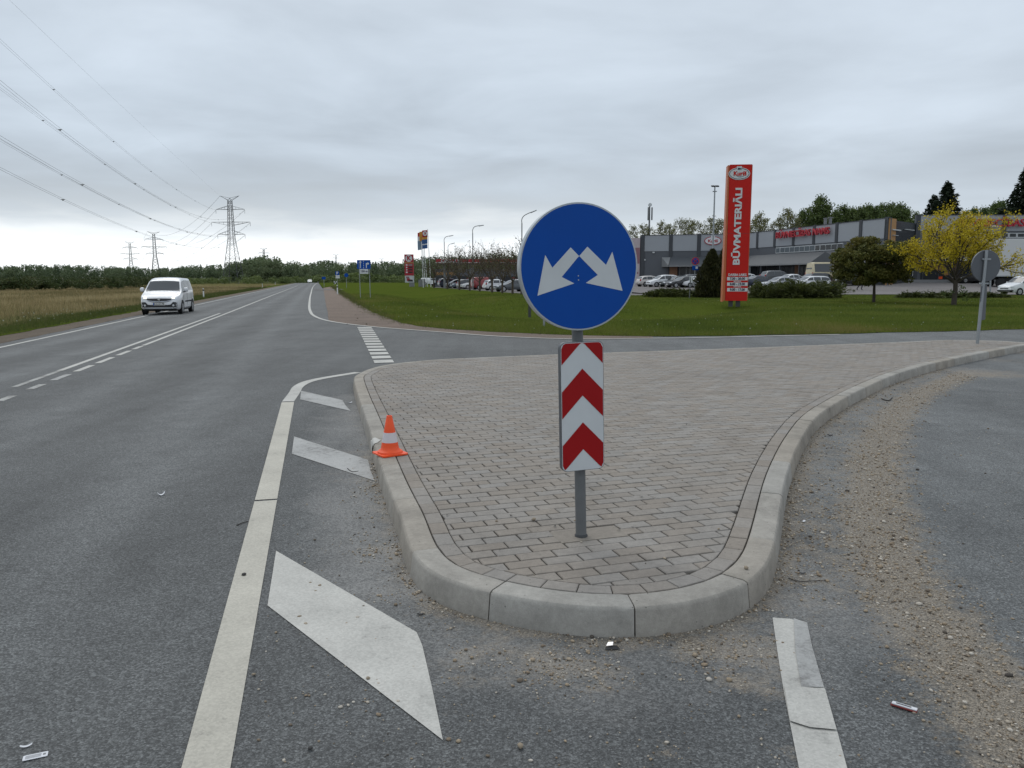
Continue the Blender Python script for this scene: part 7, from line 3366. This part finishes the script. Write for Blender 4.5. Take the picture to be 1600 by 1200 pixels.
# ---- trees behind the shop
def tall_tree(seed, leafm, dens, H=16, sparse=True):
    rs = np.random.RandomState(seed)
    segs, tips = [], []
    n = 10
    pts = [Vector((rs.normal(0, .12) * i / 3, rs.normal(0, .12) * i / 3, H * .96 * i / n)) for i in range(n + 1)]
    for i in range(n):
        segs.append((pts[i], pts[i + 1], .20 * (1 - .9 * i / n) + .02, .20 * (1 - .9 * (i + 1) / n) + .02))
    for k in range(34):
        f = .18 + .80 * k / 34
        b0 = pts[int(f * n)].lerp(pts[min(n, int(f * n) + 1)], f * n - int(f * n))
        a = k * 2.4
        el = rs.uniform(.5, 1.05)
        L = (2.9 * (1 - f) ** .6 + .6) * rs.uniform(.8, 1.2)
        grow(rs, b0, (math.cos(a) * math.cos(el), math.sin(a) * math.cos(el), math.sin(el)), L, .045 * (1.2 - f), 1, 2, [0, 5], [0, .6], .08, segs, tips, .15, .55)
    C, T = [], []
    for p, d, lv in tips:
        tb = rs.uniform(0, 1)
        for i in range(dens):
            C.append(np.array(p) + rs.normal(size=3) * (.28 if sparse else .36))
            T.append(np.clip(tb * .5 + rs.uniform(0, .5), 0, 1))
    V, F = quads(np.array(C), .15 if sparse else .19, rs)
    segs = [(a, b, max(r0, .03), max(r1, .02)) for a, b, r0, r1 in segs]
    return tubes_mesh('trunk', segs, m_bark_grey, 5), np_mesh('crown', V, F, leafm, {'tint': ('FACE', np.array(T))}), H


ORD = ('first second third fourth fifth sixth seventh eighth ninth tenth eleventh twelfth thirteenth fourteenth fifteenth sixteenth seventeenth eighteenth '
       'nineteenth twentieth twenty-first twenty-second twenty-third twenty-fourth twenty-fifth').split()
n_bud = n_leaf = 0
aspens = [tall_tree(31, L_ASPEN, 4), tall_tree(37, L_ASPEN, 5), tall_tree(43, L_ASPEN, 3)]
birches = [tall_tree(51, L_BIRCH, 9, 16, False), tall_tree(57, L_BIRCH, 12, 16, False)]
spots = [(990, 352, 0), (1003, 349, 0), (1016, 352, 0), (1030, 345, 0), (1043, 349, 0), (1056, 340, 0), (1068, 342, 0), (1080, 343, 0), (1093, 345, 0), (1106, 339, 0), (1120, 341, 0), (1132, 342, 0), (1146, 340, 0),
         (1160, 344, 0), (1172, 338, 0), (1181, 331, 0), (1190, 340, 0), (1202, 345, 0), (1214, 338, 0), (1226, 324, 0), (1237, 330, 0), (1250, 329, 1), (1262, 322, 0), (1275, 307, 1), (1287, 322, 1), (1300, 330, 1), (1312, 321, 1), (1325, 326, 1), (1337, 324, 1),
         (1350, 321, 1), (1362, 323, 1), (1374, 320, 1), (1386, 318, 1), (1398, 319, 1), (1410, 326, 1), (1424, 334, 1), (1437, 336, 1), (1452, 338, 1), (1500, 330, 1), (1516, 326, 1), (1532, 325, 1), (1548, 318, 1), (1558, 314, 1), (1572, 322, 1), (1585, 320, 1), (1602, 318, 1)]
for i, (x, y, kind) in enumerate(spots):
    Y = 178 + (i * 7 % 5) * 3.5
    p = at(x, 440, Y)
    Ht = at(x, y, Y).z + .3
    t_, c_, H0 = (aspens[i % 3] if kind == 0 else birches[i % 2])
    s = Ht / (H0 * 1.02)
    if (x, kind) == (1275, 1):
        lab, grp = 'tallest leafy tree behind the shop roof, above the middle of the red lettering', None
    elif kind == 0:
        n_bud += 1
        lab, grp = 'pale budding tree behind the shop, %s from the left of the budding row' % ORD[n_bud - 1], 'budding trees behind the shop'
    else:
        n_leaf += 1
        lab, grp = 'leafy green tree behind the shop, %s from the left of the leafy row' % ORD[n_leaf - 1], 'leafy trees behind the shop'
    tree_thing('budding_tree' if kind == 0 else 'leafy_tree', lab, (p.x, Y, 0), t_, c_, 'tree', grp, vr.uniform(0, 6.28), (s * 1.0, s * 1.0, s))


def spruce(seed, n=15000):
    rs = np.random.RandomState(seed)
    H, R0 = 15.0, 4.6
    nb = 150
    Cs, D = [], []
    for k in range(nb):
        f = .06 + .93 * (k / nb)
        a = k * 2.4 + rs.uniform(-.3, .3)
        L = R0 * (1 - f) ** .85 * rs.uniform(.75, 1.15) + .15
        m_ = max(8, int(n / nb * (.35 + 1.3 * (1 - f))))
        t = rs.uniform(.08, 1, m_)
        droop = -.28 * t * L + .16 * (t ** 2) * L
        side = rs.normal(0, .16, m_) * (1 - t * .6) * L * .6
        Cs.append(np.stack([np.cos(a) * t * L - np.sin(a) * side, np.sin(a) * t * L + np.cos(a) * side, f * H + droop + rs.normal(0, .16, m_)], 1))
        D.append(np.tile([math.cos(a), math.sin(a), -.25], (m_, 1)))
    C = np.concatenate(Cs)
    V, F = quads(C, .24, rs, 0, (np.concatenate(D), .6), .42)
    return tubes_mesh('trunk', [(Vector((0, 0, 0)), Vector((0, 0, H)), .22, .02)], m_bark), np_mesh('crown', V, F, L_SPRUCE, {'tint': ('FACE', rs.uniform(0, 1, len(F)))}), H


spr = [spruce(5), spruce(9)]
for i, (x, y, Y, l) in enumerate([(1471, 288, 150, 'tall dark spruce behind the shop above the yellow tree'), (1451, 309, 153, 'shorter dark spruce just left of the tall one'),
                                  (1592, 263, 140, 'dark spruce rising at the right picture edge behind the shop'), (1606, 285, 146, 'dark spruce cut off by the right picture edge')]):
    p = at(x, 440, Y)
    s = (at(x, y, Y).z + .4) / 15.0
    t_, c_, _ = spr[i % 2]
    tree_thing('spruce', l, (p.x, Y, 0), t_, c_, 'tree', 'spruces behind the shop', vr.uniform(0, 6), (s * 1.3, s * 1.3, s))


# ---- far woods (one mass each)
def wood_template(seed, kind):
    rs = np.random.RandomState(seed)
    if kind == 'round':
        cen = [(rs.normal(0, .16), rs.normal(0, .16), rs.uniform(.25, .92)) for _ in range(16)]
        cen = [(x * (1.25 - z * .6), y * (1.25 - z * .6), z) for x, y, z in cen]
        V, F, T = clump_cloud(cen, [rs.uniform(.09, .17) for _ in cen], 20, .040, rs, .9, None, .5)
    else:
        n = 260
        z = rs.uniform(.1, 1, n)
        a = rs.uniform(0, 6.28, n)
        r = .20 * (1 - z) ** .75 * np.sqrt(rs.uniform(.2, 1, n)) * (1 + .3 * np.sin(z * 25))
        V, F = quads(np.stack([r * np.cos(a), r * np.sin(a), z], 1), .032, rs)
        T = rs.uniform(0, .6, n)
    return V, F, T


WT = [wood_template(61, 'round'), wood_template(62, 'round'), wood_template(63, 'round'), wood_template(64, 'cone'), wood_template(65, 'round')]


def wood(name, label, prof, Y0, depth, n, hue=.0, wide=1.0, seed=1, m=None, cone=.25):
    rs = np.random.RandomState(seed)
    xs = [p[0] for p in prof]
    ysr = [p[1] for p in prof]
    Vs, Fs, Ts = [], [], []
    b = 0
    for i in range(n):
        px_ = rs.uniform(xs[0], xs[-1])
        Y = Y0 + depth * rs.uniform(0, 1) ** 1.3
        ty = np.interp(px_, xs, ysr)
        p = at(px_, 440, Y)
        H = (at(px_, ty, Y).z + 1.0) * rs.uniform(.72, 1.04)
        k = 3 if rs.uniform() < cone else [0, 1, 2, 4][rs.randint(4)]
        V, F, T = WT[k]
        a = rs.uniform(0, 6.28)
        c_, s_ = math.cos(a), math.sin(a)
        w = H * rs.uniform(.8, 1.2) * wide
        M_ = np.array([[c_ * w, -s_ * w, 0], [s_ * w, c_ * w, 0], [0, 0, H]])
        Vs.append(V @ M_.T + np.array([p.x, Y, -1.0]))
        Fs.append(F + b)
        b += len(V)
        tb = rs.uniform(-.25, .25) + hue
        Ts.append(np.clip(T * .7 + .15 + tb, 0, 1))
    o = add_obj(name, np_mesh(name, np.concatenate(Vs), np.concatenate(Fs), m or L_WOOD, {'tint': ('FACE', np.concatenate(Ts))}))
    o['label'] = label
    o['kind'] = 'stuff'
    return o


wood('wood', 'dark wood along the horizon on the left', [(-140, 416), (-30, 415), (60, 414), (110, 413), (170, 416), (250, 418), (330, 413), (372, 414)], 560, 160, 480, -.08, 1.0, 1)
wood('wood', 'nearer leafy wood beyond the end of the main road', [(355, 412), (385, 405), (405, 400), (430, 402), (452, 404), (470, 411), (492, 416)], 400, 90, 170, .02, 1.0, 2, None, .1)
wood('wood', 'wood beyond the station road in the middle', [(485, 412), (505, 407), (540, 410), (580, 410), (620, 409), (650, 405), (690, 400), (760, 402), (840, 402)], 380, 140, 420, -.02, 1.0, 3, None, .3)
wood('wood', 'belt of trees behind the filling station', [(660, 404), (700, 401), (750, 399), (840, 395), (930, 385), (1010, 372)], 240, 60, 130, -.02, 1.0, 4)
wood('undergrowth', 'rounded light green bushes in front of the far woods', [(295, 434), (340, 433), (380, 430), (450, 432), (530, 428), (560, 423), (590, 427), (640, 429), (700, 428)], 330, 40, 150, .2, 1.9, 5, L_BIRCH, 0)
wood('undergrowth', 'dark scrub at the foot of the wood on the left', [(-140, 433), (0, 432), (120, 431), (250, 433), (330, 435)], 420, 60, 170, -.1, 1.9, 6, L_BUSH, 0)


# ---- dark bushes at the far edge of the field
def bush_mesh(seed):
    rs = np.random.RandomState(seed)
    cen = []
    for i in range(46):
        a, r = rs.uniform(0, 6.28), math.sqrt(rs.uniform(0, 1))
        cen.append((r * 4.0 * math.cos(a), r * 2.4 * math.sin(a), .45 + 1.9 * math.sqrt(max(0, 1 - r * r)) * rs.uniform(.35, 1)))
    V, F, T = clump_cloud(cen, [rs.uniform(.5, .85) for _ in cen], 80, .13, rs, .8, None, .4)
    return np_mesh('foliage', V, F, L_BUSH, {'tint': ('FACE', T)})


bm_ = [bush_mesh(71), bush_mesh(72), bush_mesh(73)]
for i, (x, y, Y) in enumerate([(-40, 431, 135), (5, 432, 138), (48, 432, 136), (92, 434, 142), (130, 435, 150), (165, 434, 158), (198, 432, 172), (225, 430, 185), (252, 434, 215), (275, 435, 240)]):
    p = at(x, 445, Y)
    zb = left_z(20)
    s = (at(x, y, Y).z - zb) / 2.45
    tree_thing('bush', 'broad dark green bush behind the dry grass field, %s from the left' % ORD[i] if i != 7 else 'darkest tallest bush directly behind the roof of the white van', (p.x, Y, zb), None, bm_[i % 3], 'bush', 'bushes behind the dry grass field', vr.uniform(0, 6.28), (s * 1.1, s * 1.1, s), 'foliage')

# ---- grass
def blades(name, P, h, w, m, rs, tint, lean=.35, label=None):
    n = len(P)
    a = rs.uniform(0, 6.28, n)
    dx, dy = np.cos(a), np.sin(a)
    lx, ly = rs.normal(0, lean, n), rs.normal(0, lean, n)
    V = np.empty((n, 3, 3))
    V[:, 0] = P + np.stack([dx * w / 2, dy * w / 2, np.zeros(n) - .01], 1)
    V[:, 1] = P - np.stack([dx * w / 2, dy * w / 2, np.zeros(n) + .01], 1)
    V[:, 2] = P + np.stack([lx * h, ly * h, h], 1)
    o = add_obj(name, np_mesh(name, V.reshape(-1, 3), np.arange(3 * n).reshape(n, 3), m, {'tint': ('FACE', tint)}))
    o['kind'] = 'stuff'
    return o


VP = np.array(v_poly)
N = 520000
Yg = 20.5 + 62 * vn.uniform(0, 1, N) ** 1.7
X = vn.uniform(-.34, .70, N) * Yg
k = inside_poly(X, Yg, VP) & ~inside_poly(X, Yg, np.array(lot_poly)) & ~inside_poly(X, Yg, np.array(fore)) & ~inside_poly(X, Yg, np.array([(p.x, p.y) for p in sroad]))
X, Yg = X[k], Yg[k]
Z = verge_np(X, Yg)
pat = np.array([mnoise.noise((x * .25, y * .25, 2)) for x, y in zip(X[::1], Yg[::1])])
edge = np.exp(-seg_dist(X, Yg, grass_edge) / 1.6)
T = np.clip(.42 + pat * .55 + vn.uniform(-.28, .28, len(X)) + edge * .22, 0, 1)
blades('lawn_grass', np.stack([X, Yg, Z], 1), vn.uniform(.04, .10, len(X)) * (1 + .5 * np.clip(pat, 0, 1)), np.clip(.006 * Yg / 20, .007, .02), L_GRASS, vn, T)
# longer untidy tufts along the road edge of the lawn
ge = np.array([(p.x, p.y) for p in grass_edge])
N = 26000
i_ = vn.randint(0, len(ge), N)
X = ge[i_, 0] + vn.normal(0, .22, N)
Yg = ge[i_, 1] + np.abs(vn.normal(0, .28, N)) * 1.2 - .10
cl = np.array([mnoise.noise((x * 1.7, y * 1.7, 8)) for x, y in zip(X, Yg)])
k = (cl + vn.uniform(-.3, .3, N)) > .0
X, Yg, cl = X[k], Yg[k], cl[k]
blades('edge_tufts', np.stack([X, Yg, np.full(len(X), .012)], 1), vn.uniform(.05, .17, len(X)) * (1 + cl), np.clip(.006 * Yg / 20, .007, .02), L_GRASS2, vn, np.clip(.45 + cl * .5 + vn.uniform(-.3, .3, len(X)), 0, 1), .5)
# dandelions and daisies: small pale heads
NF_ = 260
Yf = 21 + 50 * vn.uniform(0, 1, NF_) ** 1.5
Xf = vn.uniform(-.25, .62, NF_) * Yf
k = inside_poly(Xf, Yf, VP) & ~inside_poly(Xf, Yf, np.array(lot_poly))
Xf, Yf = Xf[k], Yf[k]
Zf = verge_np(Xf, Yf) + .09
C = np.stack([Xf, Yf, Zf], 1)
V, F = quads(np.repeat(C, 3, 0), .022, vn)
o = add_obj('lawn_flowers', np_mesh('lawn_flowers', V, F, mat('seed_head', (.40, .42, .34), .9, 0, .2, 5)))
o['kind'] = 'stuff'


def left_points(n, u0, u1, s0, s1, ps=1.5):
    s = s0 + (s1 - s0) * vn.uniform(0, 1, n) ** ps
    u = vn.uniform(u0, u1, n)
    x = ROAD_A.x + RL.x * u + RD.x * s
    y = ROAD_A.y + RL.y * u + RD.y * s
    b = road_z(U_ASPH) - .04
    z = b - .055 * np.clip(u - U_GRAV, 0, 8)
    return np.stack([x, y, z], 1), u, s


P_, u_, s_ = left_points(60000, U_GRAV + .1, U_GREEN + .8, 14, 170)
pat = np.array([mnoise.noise((p[0] * .4, p[1] * .4, 6)) for p in P_])
blades('verge_grass', P_, vn.uniform(.08, .22, len(P_)) * (1 + .8 * np.clip(pat, -.5, 1)), np.clip(.010 * P_[:, 1] / 25, .01, .05), L_GRASS2, vn, np.clip(.35 + pat * .3 + vn.uniform(-.3, .3, len(P_)), 0, 1))
P_, u_, s_ = left_points(230000, U_GREEN, 75, 12, 230, 1.35)
P_[:, 0] += 0
pat = np.array([mnoise.noise((p[0] * .10, p[1] * .06, 11)) + .5 * mnoise.noise((p[0] * .35, p[1] * .3, 4)) for p in P_])
edge = np.clip((u_ - U_GREEN) / 5, 0, 1)
hgt = vn.uniform(.25, .62, len(P_)) * (.55 + .45 * edge) * (1 + .35 * np.clip(pat, -.6, .8))
blades('dry_grass', P_, hgt, np.clip(.016 * P_[:, 1] / 30, .014, .08), L_DRY, vn, np.clip(.44 + pat * .75 - (1 - edge) * .22 + vn.uniform(-.25, .25, len(P_)), 0, 1), .22)
NF_ = 160
P_, u_, s_ = left_points(NF_, U_GRAV + .6, U_GREEN + 2.5, 16, 50)
P_[:, 2] += vn.uniform(.15, .45, NF_)
V, F = quads(np.repeat(P_, 3, 0), .03, vn)
o = add_obj('verge_flowers', np_mesh('verge_flowers', V, F, mat('seed_head', (.40, .42, .34))))
o['kind'] = 'stuff'
# soil clods along the edge of the lawn
pts, sz = [], []
for p in grass_edge:
    if vr.random() < .25:
        pts.append((p.x + vr.uniform(-.15, .15), p.y + vr.uniform(-.25, .05), .01))
        sz.append(vr.uniform(.012, .03))
for i in range(25):
    p = G(vr.uniform(528, 640), vr.uniform(478, 508))
    pts.append((p.x, p.y, .006))
    sz.append(vr.uniform(.012, .032))
t = NT('soil_clod')
t.done(t.ramp(t.attr('tint'), [(0, (.035, .026, .018)), (1, (.10, .075, .055))]), .95, 0, .1)
scatter_rocks('soil_clods', pts, sz, t.m)
